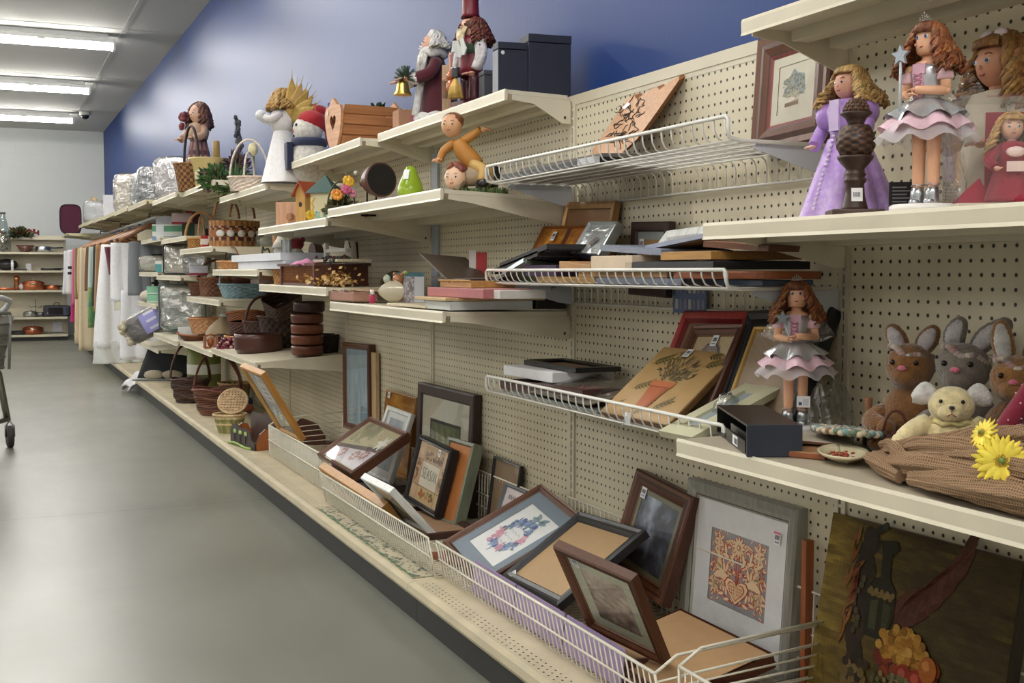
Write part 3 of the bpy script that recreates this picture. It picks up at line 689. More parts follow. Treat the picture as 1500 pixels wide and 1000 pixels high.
def p_still(m,w,h):
 0
 m.grid(lambda u,v:(u*w,v*h,0),46,40,lambda u,v:tuple(int(max(0,min(255,q)))for q in ramp(fbm(u*7,v*30,2)*.55+.42*(1-u)**2.2*1.2+.04,[(0,(36,29,14)),(.4,(64,52,24)),(.7,(98,80,34)),(1,(146,122,52))])),sm=False)
 random.seed(21);m.M=m.M@Matrix.Translation((w*.07,h*.12,0))
 def dab(x,y,r,c,k=1,n=8,z=.001):blob(m,w*x,h*y,w*r,jit(c,6),z+random.uniform(0,.0003),n,k,random.uniform(0,3))
 for k in range(26):dab(.17+random.gauss(0,.02),random.uniform(.0,.8),.035,(44,34,24),1.4)
 for k in range(40):
  t=k/40;x,y=.34+.33*t,.46+.38*t*t+.04*sin(k)
  leafp(m,w*x,h*(y-.05),w*.17,w*.05,.85+.3*t,jit((74,42,28),7),.0012+k*1e-5)
 for k in range(16):leafp(m,w*(.36+.017*k),h*(.44+.02*k),w*.17,w*.012,.85,jit((94,54,36),6),.0018)
 m.face([m.pv((w*a,h*b,.0022))for a,b in((.22,.30),(.20,.5),(.24,.6),(.27,.62),(.26,.74),(.24,.80),(.33,.82),(.35,.78),(.315,.74),(.32,.62),(.36,.57),(.37,.45),(.34,.30))],(36,34,20))
 m.face([m.pv((w*a,h*b,.0025))for a,b in((.24,.34),(.235,.48),(.275,.5),(.28,.34))],(62,64,40))
 m.face([m.pv((w*a,h*b,.0025))for a,b in((.31,.34),(.305,.5),(.35,.48),(.34,.34))],(56,56,34))
 for k in range(14):dab(.22+.01*k,.53+.012*sin(k*2),.012,(112,92,52),z=.0028)
 for k in range(8):dab(.215+.007*k,.84+.012*k*.5,.016,(48,46,38),z=.0028)
 for k in range(9):dab(.16+.02*sin(k),.3+.035*k,.014,(70,62,40),z=.0028)
 for k in range(90):
  a=random.uniform(0,6.3);r=sqrt(random.random());dab(.44+.13*r*cos(a),.31+.085*r*sin(a),.019,random.choice([(146,102,34),(162,118,44),(122,82,26),(172,132,60)]),z=.003+k*2e-5)
 for k in range(40):dab(random.uniform(.3,.62),random.uniform(.15,.28),.026,random.choice([(96,36,22),(120,52,26),(70,30,20)]),z=.0028)
 for(x,y,c)in((.585,.25,(146,88,30)),(.54,.17,(134,44,26)),(.6,.12,(170,100,34)),(.47,.17,(120,40,24)),(.66,.15,(120,58,26)),(.7,.02,(150,70,30))):
  dab(x,y,.045,c,1.1,12,.0052);dab(x-.01,y+.015,.02,tuple(min(255,q+30)for q in c),1,8,.0057)
 for k in range(60):
  a=k*.5;dab(.46+.16*cos(a)*(k/60),.11+.05*sin(a),.011,random.choice([(84,80,54),(110,100,64),(60,56,38)]),z=.006)
 m.face([m.pv((w*a,h*b,.0055))for a,b in((.38,-.0),(.62,-.0),(.6,.06),(.42,.08))],(104,86,42))
 for k in range(30):dab(.2+random.uniform(-.06,.06),random.uniform(.02,.16),.02,random.choice([(58,46,30),(96,78,44),(44,34,24)]),z=.0035)
 for k in range(16):leafp(m,w*(.08+.01*(k%4)),h*(.2+.04*k*.9),w*.09,w*.02,1.2+.4*sin(k),jit((112,72,36),8),.003)
 for k in range(8):leafp(m,w*.12,h*(.44+.02*k),w*.05,w*.025,1.0,jit((112,56,32),8),.0034)
brown=[(0,.0,(84,48,30)),(.12,.004,(104,62,38)),(.35,.001,(70,38,24)),(.55,.004,(98,56,34)),(.8,-.002,(64,34,22)),(.9,-.004,(120,78,48))]
dark=[(0,0,(48,30,26)),(.15,.003,(58,36,30)),(.85,.001,(40,24,20))]
black=[(0,0,(26,26,30)),(.2,.005,(44,44,48)),(.45,.001,(20,20,24)),(.75,.003,(36,36,40)),(.9,-.003,(22,22,24))]
silver=[(0,0,(150,148,140)),(.1,.006,(136,134,126)),(.55,.003,(158,156,148)),(.8,-.002,(92,88,82)),(.88,-.003,(178,176,168))]
whitef=[(0,0,(226,228,226)),(.2,.003,(236,238,236)),(.8,0,(206,208,206))]
gold=[(0,0,(178,128,66)),(.2,.004,(206,158,92)),(.5,.001,(150,100,48)),(.7,.003,(198,150,84))]
g_='picture frames in the wire bins'
M,w,h=fmat('floral');M=M@Matrix.Translation((0,.0,0))
frame('framed_picture','brown framed blue and pink flower wreath print with grey blue mat',M,w,h,.022,brown,p_floral,mats=((.045,(122,136,150)),),stick=(.94,.9,.022,.3))
M,w,h=fmat('black');frame('framed_picture','empty black wooden frame with plain tan backing, lying across the bin',M,w,h,.032,black,blank((166,134,92)),mats=((0,(0,0,0)),),glass=False,pname='backing_board',stick=(.1,.08,.022,1.2))
M,w,h=fmat('brownfront');frame('framed_picture','brown wooden frame with pale mat leaning out over the bin front at the lower right',M,w,h,.024,brown,noisy([(0,(96,78,70)),(.5,(150,132,122)),(1,(196,184,172))],5,5,3,.5),mats=((.03,(176,180,160)),),stick=(.2,.86,.022,0))
M,w,h=fmat('ornate');frame('framed_picture','ornate brown frame with a dark waterfall painting against the pegboard',M,w,h,.04,brown,field(lambda u,v:ramp(.25+.55*max(0,1-abs(u-.3-.15*(1-v))*4)*v+.7*(fbm(u*6,v*6,5)-.45),[(0,(34,36,44)),(.35,(78,82,96)),(.6,(140,148,166)),(1,(206,212,222))])),mats=((.012,(112,110,84)),),thick=.03,stick=(.2,.82,.024,0))
M,w,h=fmat('silver');h2=h;frame('framed_picture','silver framed red and cream folk art print with heart and birds',M,w,h,.042,silver,p_folk,mats=((.062,(226,226,228)),),thick=.03,stick=(.83,.79,.024,0,True))
M,w,h=fmat('tallblue');frame('framed_picture','tall narrow brown frame with a misty blue tree picture',M,w,h,.03,brown,field(lambda u,v:ramp(.75-.55*max(0,fbm(u*9,v*3,1)*1.5-.35)*(1-abs(v-.35)*1.2),[(0,(50,78,100)),(.4,(104,136,158)),(1,(198,212,216))]),24,44),mats=((0,(0,0,0)),),thick=.03)
m=MB((196,168,128));m.box((-.045,-.09,0),(-.028,.0,.52));o=m.build('wood_board',WOODZ,None,loc=(.02,at(546,400,x=-.02).y+.04,DECK+.001),rot=(0,0,0));tag(o,'pale thin wooden board standing behind the tall blue tree picture','board')
M,w,h=fmat('orangeboard');frame('picture_plaque','varnished orange wooden plaque leaning behind the small white frame',M,w,h,.012,[(0,0,(150,104,44)),(.5,.003,(170,118,54))],noisy([(0,(110,66,26)),(.5,(158,108,46)),(1,(186,140,70))],3,7,4),mats=((0,(0,0,0)),),glass=False,cat='plaque',stick=(.12,.94,.02,0),pmat=GLOSS,pname='board')
M,w,h=fmat('roses');M=M@Matrix.Rotation(RAD(-4),4,'X');frame('framed_picture','brown framed rose and lilac collage picture lying tilted on the bin',M,w,h,.02,brown,p_roses,mats=((0,(0,0,0)),),thick=.034)
M,w,h=fmat('whitesmall');frame('framed_picture','small white frame with pale blue glass standing behind the rose picture',M,w,h,.02,whitef,noisy([(0,(150,160,170)),(1,(196,204,210))],3,3,5),mats=((.022,(220,222,220)),))
M,w,h=fmat('darkbrown');frame('framed_picture','large dark brown frame with wide cream mat around a photo of grasses',M,w,h,.045,dark,field(lambda u,v:ramp(.2+.7*max(0,sin(u*30+v*8+4*fbm(u*3,v*3,2)))*(1-v)+.25*fbm(u*8,v*8,1),[(0,(44,48,42)),(.3,(88,98,66)),(.6,(150,152,108)),(1,(206,200,170))])),mats=((.085,(186,182,164)),(.012,(40,36,36))),thick=.03)
M,w,h=fmat('orangefr');M=M@Matrix.Translation((.015,0,-.03));frame('framed_picture','orange wooden frame with grey green rim behind the black word sign',M,w,h,.016,[(0,0,(118,124,106)),(.6,.003,(132,136,116)),(.9,-.003,(110,112,96))],noisy([(0,(170,104,54)),(1,(196,128,72))],2,2,1),mats=((0,(0,0,0)),),thick=.04,glass=False,pname='board')
M,w,h=fmat('simple');frame('word_sign','black framed patchwork word sign leaning in front of other frames',M,w,h,.018,black,p_sign,mats=((0,(0,0,0)),),thick=.03,cat='sign',stick=(.66,.87,.02,0))
M,w,h=fmat('white');frame('framed_picture','white edged frame leaning outward over the front of the wire bin',M,w,h,.018,whitef,noisy([(0,(120,126,110)),(.6,(176,182,172)),(1,(206,208,200))],4,4,8),mats=((0,(0,0,0)),),thick=.022)
M,w,h=fmat('goldlong');frame('framed_picture','long narrow gold edged wooden frame inside the bin front',M,w,h*.85,.022,gold,blank((104,70,46)),mats=((0,(0,0,0)),),thick=.03,glass=False,pname='backing_board')
M,w,h=fmat('gold')
def p_gold(m,w,h):
 m.grid(lambda u,v:(u*w,v*h,0),20,30,lambda u,v:ramp(.3+.5*fbm(u*4,v*6,4)+.2*(v>.55),[(0,(62,62,54)),(.5,(100,98,86)),(1,(164,154,142))]),sm=False)
 rect(m,w*.3,h*.52,w*.78,h*.84,.0006,(178,164,152));random.seed(2)
 for k in range(3):rect(m,w*.42,h*(.57+k*.08),w*.66,h*(.60+k*.08),.001,(66,58,54))
 for k in range(5):
  for j in range(5):leafp(m,w*(.3+.1*k),h*(.3-.03*k+.1*(k%2)),w*.1,w*.05,j*1.26,(206,204,190),.001)
 for j in range(6):leafp(m,w*.5,h*.93,w*.12,w*.05,j*1.05,(190,184,180),.001)
frame('framed_picture','gold wooden frame with white flowers leaning out at the end of the farthest bin',M,w,h,.022,gold,p_gold,mats=((0,(0,0,0)),),thick=.026)
M,w,h=fmat('herb')
t=thing('painted_board','tan wooden board painted with a potted herb, leaning on the lowest wire shelf','board',M=M)
m=MB((162,130,84));m.box((0,0,-.018),(w,h,0),(112,80,48),top=(172,140,92));m.build('board',WOODX,t,bevel=.004)
m=MB();m.M=Matrix.Translation((.002,.002,.0008));p_herb(m,w-.004,h-.004);m.build('painting',SATIN,t);sticker(t,w*.42,h*.93,.0035,.022,0)
M,w,h=fmat('tapestry')
t=thing('canvas_picture','large dark still life picture with jug and fruit at the bottom right','picture',M=M)
m=MB((40,32,22));m.box((0,0,-.03),(w,h,-.001));m.build('stretcher',WOOD,t)
m=MB();m.M=Matrix.Translation((0,0,0));p_still(m,w,h);m.build('canvas',finish('oil canvas',.6,var=.25,vscale=40,bump=.3,bscale=260,stretch=(1,6,1),spec=.15),t)
M,w,h=leanmat((1003,455),(1102,455),-.022,-.14,.668);frame('framed_picture','red lacquered frame standing behind the portrait on the lowest wire shelf',M,w,h,.03,[(0,0,(150,30,30)),(.2,.005,(178,44,40)),(.7,.002,(120,22,24))],blank((120,84,60)),mats=((0,(0,0,0)),),thick=.02,glass=False,pname='backing_board')
def p_face(m,w,h):
 rect(m,0,0,w,h,0,(192,172,136));random.seed(6);m.M=m.M@Matrix.Translation((0,h*.14,0))
 blob(m,w*.5,h*.5,w*.27,(150,138,132),.0004,16,1.25);blob(m,w*.5,h*.45,w*.2,(172,156,142),.0007,16,1.3)
 for k in range(70):
  a=random.uniform(.1,3.0);leafp(m,w*(.5+.24*cos(a)),h*(.55+.2*sin(a)),w*.11,w*.012,a+random.uniform(.9,1.9),jit((118,110,112),14),.001+k*1e-6)
 for s in(-1,1):blob(m,w*(.5+s*.085),h*.5,w*.035,(70,66,70),.0014,9,.6);stroke(m,[(w*(.5+s*.04),h*.55),(w*(.5+s*.13),h*.55)],.003,(90,84,84),.0014)
 stroke(m,[(w*.5,h*.5),(w*.48,h*.42),(w*.52,h*.41)],.002,(110,96,90),.0014);stroke(m,[(w*.44,h*.33),(w*.56,h*.33)],.003,(140,90,86),.0014)
M,w,h=leanmat((1016,476),(1092,474),-.05,-.17,.668);frame('framed_picture','brown framed pencil portrait in front of the red frame',M,w,h,.028,brown,p_face,mats=((0,(0,0,0)),),stick=(.52,.84,.024,0))
M,w,h=leanmat((1096,455),(1219,449),-.028,-.15,.668);frame('framed_picture','large black frame with gold inner line behind the fairy doll',M,w,h,.05,black[:-1]+[(.8,-.002,(190,150,70)),(.9,-.004,(150,112,44))],blank((156,134,110)),mats=((0,(0,0,0)),),thick=.03,pname='backing_board')
A=at(1113,57,x=-.02)
M,w,h=leanmat((1110,58),(1222,17),-.02,-.045,1.272);frame('framed_picture','wide brown framed castle print standing on the highest wire shelf',M,w,h,.058,brown[:-1]+[(.86,-.003,(120,52,48)),(.95,-.005,(150,84,76))],p_mountain,mats=((.02,(206,200,182)),),thick=.03,pmat=PAPER)
M,w,h=leanmat((723,667),(763,683),-.022,-.05,DECK+.02);frame('framed_picture','small thin black frame with tan backing against the pegboard between the bins',M,w,h,.009,[(0,0,(24,22,24)),(.6,.003,(34,32,34))],blank((140,118,92)),mats=((0,(0,0,0)),),thick=.012,pname='backing_board')
M,w,h=leanmat((740,706),(771,719),-.06,-.12,DECK+.02)
def p_mirr(m,w,h):
 rect(m,0,0,w,h,0,(206,196,198))
 for k in range(7):stroke(m,[(w*(.2+.1*k),h*.78),(w*(.25+.1*k),h*.88),(w*(.28+.1*k),h*.78)],.003,(70,60,64),.0006)
frame('framed_picture','small grey framed sampler tucked behind the flower wreath print',M,w,h,.012,[(0,0,(84,90,98)),(.5,.003,(104,110,118))],p_mirr,mats=((0,(0,0,0)),))
M,w,h=leanmat((828,296),(901,294),-.03,-.07,.985);frame('framed_picture','tan wooden frame standing tall behind the orange marbled panel',M,w,h,.022,[(0,0,(164,120,72)),(.4,.003,(182,138,88)),(.9,-.002,(132,92,52))],blank((150,104,62)),mats=((0,(0,0,0)),),pname='backing_board')
M,w,h=leanmat((796,331),(861,329),-.07,-.13,1.03)
pm=field(lambda u,v:(104,52,32)if .56<u<.66 else ramp(.15+.9*fbm(u*6,v*5+2*fbm(u*3,v*3,1),3),[(0,(120,60,14)),(.5,(176,104,26)),(1,(214,160,72))]),40,30)
frame('framed_picture','orange marbled double panel with a price sticker on the middle wire shelf',M,w,h,.006,[(0,0,(130,74,30)),(.5,.002,(150,90,40))],pm,mats=((0,(0,0,0)),),glass=False,cat='decorative panel',stick=(.37,.72,.024,0),pmat=GLOSS,pname='marbled_panel')
M,w,h=leanmat((863,324),(905,324),-.10,-.155,1.055)
def p_silv(m,w,h):
 m.grid(lambda u,v:(u*w,v*h,.003*(hsh(int(u*9),int(v*9))if(abs(u-.5)>.3 or abs(v-.5)>.3)else .2)),18,18,(206,212,214),sm=False)
 m.face([m.pv((w*a,h*b,.006))for a,b in((.36,.34),(.58,.56),(.7,.46),(.46,.2))],(146,142,146))
frame('framed_square','square crinkled silver frame between the orange panel and small brown frame',M,w,h,.006,[(0,0,(170,176,178)),(.5,.002,(200,206,206))],p_silv,mats=((0,(0,0,0)),),glass=False,pmat=FOIL,wood=METAL,pname='foil_front',thick=.025)
M,w,h=leanmat((925,325),(980,324),-.035,-.04,.945);frame('framed_picture','small dark brown frame with a grey mat against the pegboard above the middle wire shelf',M,w,h,.026,dark,blank((178,142,100)),mats=((.02,(156,164,164)),),stick=(.26,.7,.022,0),pname='backing_board')
M,w,h=leanmat((977,338),(1040,329),-.075,-.13,1.05);frame('framed_picture','white wooden frame leaning at the near end of the middle wire shelf',M,w,h,.03,whitef,blank((206,208,216)),mats=((0,(0,0,0)),),thick=.016,pname='backing_board')
A=at(905,150,x=-.03);t=thing('wooden_plaque','pale wooden plaque cut in an irregular outline with a black burnt drawing','plaque',M=Matrix(((.10,-.995*0,0,-.03),(0,1,0,0),(.995,0,0,0),(0,0,0,1)))if False else None)
def plq(px,py):
 p=at(px,py,x=-.05);return p
pts2=[plq(*q)for q in((905,151),(907,142),(917,139),(921,144),(930,138),(935,132),(948,126),(953,130),(965,118),(977,110),(979,116),(962,168),(949,204),(933,225),(905,230),(880,233))]
def lnx(z):return-.022-(1.48-z)*.45
t.location=(0,0,0)
m=MB((172,122,78));F_=[m.pv((lnx(p.z),p.y,p.z))for p in pts2];B_=[m.pv((lnx(p.z)+.02,p.y,p.z+.009))for p in pts2];n=len(F_)
m.face(F_,(184,134,88));m.face(B_[::-1])
for i in range(n):m.face([F_[i],B_[i],B_[(i+1)%n],F_[(i+1)%n]],(142,94,54))
m.build('board',WOODX,t)
m=MB((38,28,22));random.seed(31)
def onb(px,py,e=.0015):p=plq(px,py);return(lnx(p.z)-e,p.y,p.z)
for s in range(46):
 px,py=random.uniform(898,955),random.uniform(150,215)
 if px>968-(py-118)*.5:px-=18
 cx_,cy_=926+(px-926)*.7,py;pts=[]
 a=random.uniform(0,6.3)
 for k in range(6):a+=random.uniform(-1.1,1.1);cx_+=3.2*cos(a);cy_+=3.2*sin(a);pts.append(onb(cx_,cy_))
 m.tube(pts,.0011,4)
m.build('burnt_drawing',MATTE,t)
m=MB((236,236,240));m.face([m.pv(onb(*q,e=.003))for q in((906,157),(912,149),(917,152),(911,160))]);m.build('price_sticker',PAPER,t)
SK=(222,176,150)
def curls(m,c,R,ln,n,col,a0=0.0,a1=2*pi,top=.3,r=.0035,amp=.006,fall=1.0,seedv=1,flare=1.25,steps=15):
 0
 random.seed(seedv)
 for i in range(n):
  a=random.uniform(a0,a1);k=random.random();cc=jit(col,26);ph=random.uniform(0,6)
  pts=[]
  for j in range(steps):
   t=j/(steps-1)
   if t<.35:q=t/.35;el=lerp(pi/2*(1-.5*k),0.15,q);rr=R*1.08*cos(el);z=c[2]+R*1.12*sin(el)
   else:q=(t-.35)/.65;rr=R*lerp(1.08,flare,q)*(1+.12*k);z=c[2]-q*ln*(.55+.45*k)*fall
   w1,w2=amp*(.35+t)*sin(ph+t*22),amp*(.35+t)*cos(ph+t*22)
   pts.append((c[0]+(rr+w1)*cos(a)-w2*sin(a),c[1]+(rr+w1)*sin(a)+w2*cos(a),z+w2*.5))
  m.tube(pts,[r*(1.15-.5*abs(j/(steps-1)-.4))for j in range(steps)],5,cc)
def skirt(m,z0,z1,r0,r1,col,folds=10,amp=.1,n=60,drop=0,c=(0,0),lace=0):
 def f(u,v):
  a=2*pi*u;r=lerp(r0,r1,v**.8)*(1+amp*v*sin(folds*a+1.3*sin(2*a)))
  return(c[0]+r*cos(a),c[1]+r*sin(a),lerp(z0,z1,v)+drop*v*sin(folds*a+.8))
 m.grid(f,n,6,col)
def limb(m,pts,rs,col,n=10):m.tube(pts,rs,n,col)
def smoothpts(P,k=4):
 out=[]
 for i in range(len(P)-1):
  p0,p1,p2,p3=P[max(0,i-1)],P[i],P[i+1],P[min(len(P)-1,i+2)]
  for j in range(k):
   t=j/k
   out.append(tuple(.5*(2*p1[q]+(p2[q]-p0[q])*t+(2*p0[q]-5*p1[q]+4*p2[q]-p3[q])*t*t+(3*p1[q]-p0[q]-3*p2[q]+p3[q])*t**3)for q in range(3)))
 out.append(P[-1]);return out
def hand(par,c,d,s=1.0,col=SK):
 0
 m=MB(col);ca,sa=cos(d),sin(d)
 def P(x,y,z):return(c[0]+s*(x*ca-y*sa),c[1]+s*(x*sa+y*ca),c[2]+s*z)
 m.ball(P(.006,0,0),(s*.0065,s*.006,s*.005),8,6)
 for k in range(4):
  y=(k-1.5)*.003;L=(.013,.0155,.015,.012)[k]
  m.tube([P(.008,y,0),P(.008+L*.55,y,.0005),P(.008+L,y*.9,-.003)],[s*.0017,s*.0016,s*.0012],5)
 m.tube([P(.003,.005,0),P(.008,.009,.001),P(.013,.009,0)],[s*.0018,s*.0017,s*.0012],5)
 return m.build('hand',SKIN,par)
def doll_face(par,c,R,front=-pi/2,eye=(70,96,150),iris=True,skin=SK,smile=(150,60,60),ey=.05,squash=1.0):
 0
 def S(a,e,k=1.0):
  a2=front+a;return(c[0]+R*k*cos(e)*cos(a2),c[1]+R*k*cos(e)*sin(a2),c[2]+R*k*squash*sin(e))
 m=MB();
 for s in(-1,1):
  m.ball(S(s*.40,ey,.96),R*.125,8,6,(238,236,232));m.ball(S(s*.40,ey,1.02),R*.092,8,6,eye);m.ball(S(s*.40,ey,1.075),R*.05,6,5,(24,22,26))
 m.build('eyes',GLOSS,par)
 m=MB((110,74,46))
 for s in(-1,1):m.tube([S(s*.25,ey+.27,1.0),S(s*.42,ey+.33,1.0),S(s*.6,ey+.26,1.0)],R*.025,4)
 m.build('eyebrows',MATTE,par)
 m=MB(skin);m.ball(S(0,-.18,1.0),(R*.09,R*.09,R*.1),8,6);m.build('nose',SKIN,par)
 m=MB(smile);m.tube([S(-.2,-.48,1.0),S(-.08,-.53,1.02),S(0,-.5,1.02),S(.08,-.53,1.02),S(.2,-.48,1.0)],R*.035,5);m.build('lips',SATIN,par)
def star(m,c,r,t,col,ax='y'):
 pts=[]
 for k in range(10):
  a=pi/2+k*pi/5;rr=r if k%2==0 else r*.45;pts.append((c[0]+rr*cos(a),c[2]+rr*sin(a)))
 m.prism(pts,c[1]-t/2,c[1]+t/2,'y',col)
def fairy(label,loc,rz,wand_up,sc=1.0,stand=True):
 0
 t=thing('fairy_doll',label,'doll',loc,rz);t.scale=(sc,sc,sc)
 SKN=(230,176,142)
 if stand:m=MB((232,228,224));m.lathe([(.052,0),(.055,.002),(.055,.010),(.051,.013)],28);m.build('stand',SATIN,t)
 for s in(-1,1):
  m=MB(SKN);m.lathe([(.0085,.038),(.0095,.05),(.0105,.10),(.0125,.15)],14,c=(s*.0135,0,0));lg=m.build('leg',SKIN,t)
  m=MB((196,200,206));m.lathe([(.0075,.012),(.0105,.016),(.0108,.032),(.0092,.04)],14,c=(s*.0135,-.002,0));m.ball((s*.0135,-.009,.0175),(.0085,.011,.006),10,6);m.build('shoe',METAL,lg)
  m=MB((220,220,226));m.tube([(s*.0135+.0105*cos(a),.0105*sin(a),.044+.0015*sin(3*a))for a in[2*pi*k/12 for k in range(12)]],.0012,4,closed=True);m.build('ankle_strap',METAL,lg)
 m=MB((214,206,214));skirt(m,.158,.112,.03,.078,(222,214,224),9,.07,60,.006);m.build('tulle_petticoat',TULLE,t)
 m=MB((232,196,208));skirt(m,.168,.130,.026,.07,(230,192,206),8,.09,60,.006);m.build('pink_skirt',SATINCLOTH,t)
 m=MB((206,208,212));skirt(m,.178,.150,.022,.058,(206,208,212),8,.13,60,.006);m.build('silver_overskirt',FOIL,t)
 m=MB((206,208,214));m.lathe([(.022,.172),(.0205,.182),(.024,.205),(.0265,.222),(.024,.230),(.018,.232)],22,sy=.82);m.build('bodice',finish('silver lame',.28,metal=.65,var=.05),t)
 m=MB((226,176,196));m.box((-.011,-.0225,.180),(.006,-.0185,.228));m.box((-.012,-.0235,.216),(.010,-.019,.232))
 for k in range(5):m.tube([(-.0095,-.0235,.184+k*.007),(.005,-.0235,.189+k*.007)],.0011,4,(196,130,158));m.tube([(.005,-.0235,.184+k*.007),(-.0095,-.0235,.189+k*.007)],.0011,4,(196,130,158))
 m.build('lacing',SATINCLOTH,t)
 m=MB(SKN);m.lathe([(.024,.228),(.021,.236),(.011,.240),(.009,.252)],18,sy=.8);m.build('neck',SKIN,t)
 for s in(-1,1):
  m=MB(SKN);sh=(s*.031,0,.226);el=(s*.037,-.006,.188);hd=(s*.006-.004,-.036,.184+(.006 if s>0 else 0))
  limb(m,[sh,vlerp(sh,el,.5),el],[.0085,.0082,.0074],SKN,12);limb(m,[el,vlerp(el,hd,.55),hd],[.0078,.007,.0062],SKN,12);m.ball(el,.0077,10,7);m.ball(sh,.009,10,7)
  ar=m.build('arm',SKIN,t)
  hand(ar,(hd[0]+s*.002,hd[1]+.001,hd[2]),pi if s>0 else 0,.75,SKN)
  m=MB((232,190,200));m.lathe([(.0098,.205),(.013,.208),(.0115,.216),(.0095,.222)],14,c=(s*.033,-.003,0),wob=.12,wn=6);m.build('cuff',SATINCLOTH,ar)
 m=MB(SKN);m.lathe([(.013,.247),(.0175,.251),(.0195,.262),(.0195,.282),(.017,.290),(.010,.294)],22);m.build('head',SKIN,t)
 m=MB()
 for s in(-1,1):
  m.ball((s*.0075,-.0182,.274),(.0038,.0018,.0032),10,6,(236,236,238));m.ball((s*.0075,-.0196,.274),(.0026,.0014,.0027),10,6,(76,96,158));m.ball((s*.0075,-.0208,.2742),(.0012,.0007,.0012),6,5,(20,20,26))
 m.build('eyes',GLOSS,t)
 m=MB((206,120,118));m.ball((0,-.0192,.2585),(.0034,.001,.0011),8,5,(176,62,70));m.ball((-.0125,-.0148,.264),(.0035,.0012,.003),8,5,(230,156,140));m.ball((.0125,-.0148,.264),(.0035,.0012,.003),8,5,(230,156,140));m.build('painted_lips_and_cheeks',MATTE,t)
 m=MB((112,62,34));m.ball((0,.003,.281),(.0225,.0215,.0165),16,9,(96,54,30))
 for k in range(26):
  a=-pi/2+(k-12.5)*.055;m.tube([(.010*cos(a),.010*sin(a),.2985),(.0205*cos(a),.0205*sin(a),.292),(.0222*cos(a),.0222*sin(a),.2805)],.0017,4,jit((120,66,36),22))
 curls(m,(0,.002,.272),.0235,.056,210,(142,84,46),-.75,pi+.75,r=.0025,amp=.0062,seedv=5,flare=1.95)
 m.build('hair',HAIR,t)
 m=MB((206,204,196));m.tube([(.011*cos(a),-.006+.011*sin(a)*.6,.3005)for a in[pi+pi*k/8 for k in range(9)]],.0008,5)
 for k in range(5):
  x=-.008+.004*k;h=(.004,.007,.011,.007,.004)[k];m.tube([(x-.002,-.012,.3005),(x,-.0125,.3005+h),(x+.002,-.012,.3005)],.0007,4);m.ball((x,-.0125,.301+h),.0011,6,5)
 m.build('tiara',METAL,t)
 w=MB((190,196,206))
 if wand_up:w.tube([(-.022,-.040,.155),(-.022,-.040,.236)],.0023,7);st=(-.022,-.040,.246)
 else:w.tube([(-.006,-.036,.178),(-.022,-.034,.218)],.0023,7);st=(-.024,-.036,.226)
 wd=w.build('wand',PLASTIC,t)
 m=MB((176,184,196)if wand_up else(132,136,142));star(m,st,.0165,.006,None);m.build('star',finish('glitter star',.4,metal=.4,var=.3,vscale=300),wd)
 if not wand_up:
  m=MB((236,236,238));m.box((.004,-.024,.050),(.030,-.0225,.072));m.box((.008,-.0247,.054),(.014,-.024,.06),(70,68,90));m.box((.016,-.0247,.054),(.027,-.024,.067),(206,206,214));m.build('price_tag',PAPER,t)
 for s in(-1,1):
  m=MB((220,222,226));m.grid(lambda u,v:(s*(.008+.075*u),.022+.02*u,.19+.05*u-.06*u*u+(v-.5)*.05*(sin(pi*min(1,u+.12)))),8,4);m.build('wing',FILM,t)
 return t
fairy('fairy doll with raised star wand standing on a white round stand, upper shelf',at(1353,400,x=-.262).xy.to_3d()+Vector((0,0,1.101)),RAD(-78),True,.985)
fairy('fairy doll holding a dull grey star across its chest, beside the black open box',at(1168,400,x=-.14).xy.to_3d()+Vector((0,0,.692)),RAD(-42),False,1.0)
random.seed(17)
t0=at(1222,400,x=-.07)
m=MB((230,232,234));m.grid(lambda u,v:((.062*(1-.5*v))*cos(2*pi*u)*(1+.22*sin(7*u*2*pi+5*v)),(.05*(1-.55*v))*sin(2*pi*u)*(1+.2*sin(5*u*2*pi+2)),.003+.10*v+.012*sin(9*u*pi+v*7)),40,14)
tag(m.build('plastic_bag',FILMW,None,loc=(-.075,t0.y,.689),rot=(0,RAD(-6),RAD(30))),'crumpled clear plastic bag heaped behind the lower fairy doll','bag')
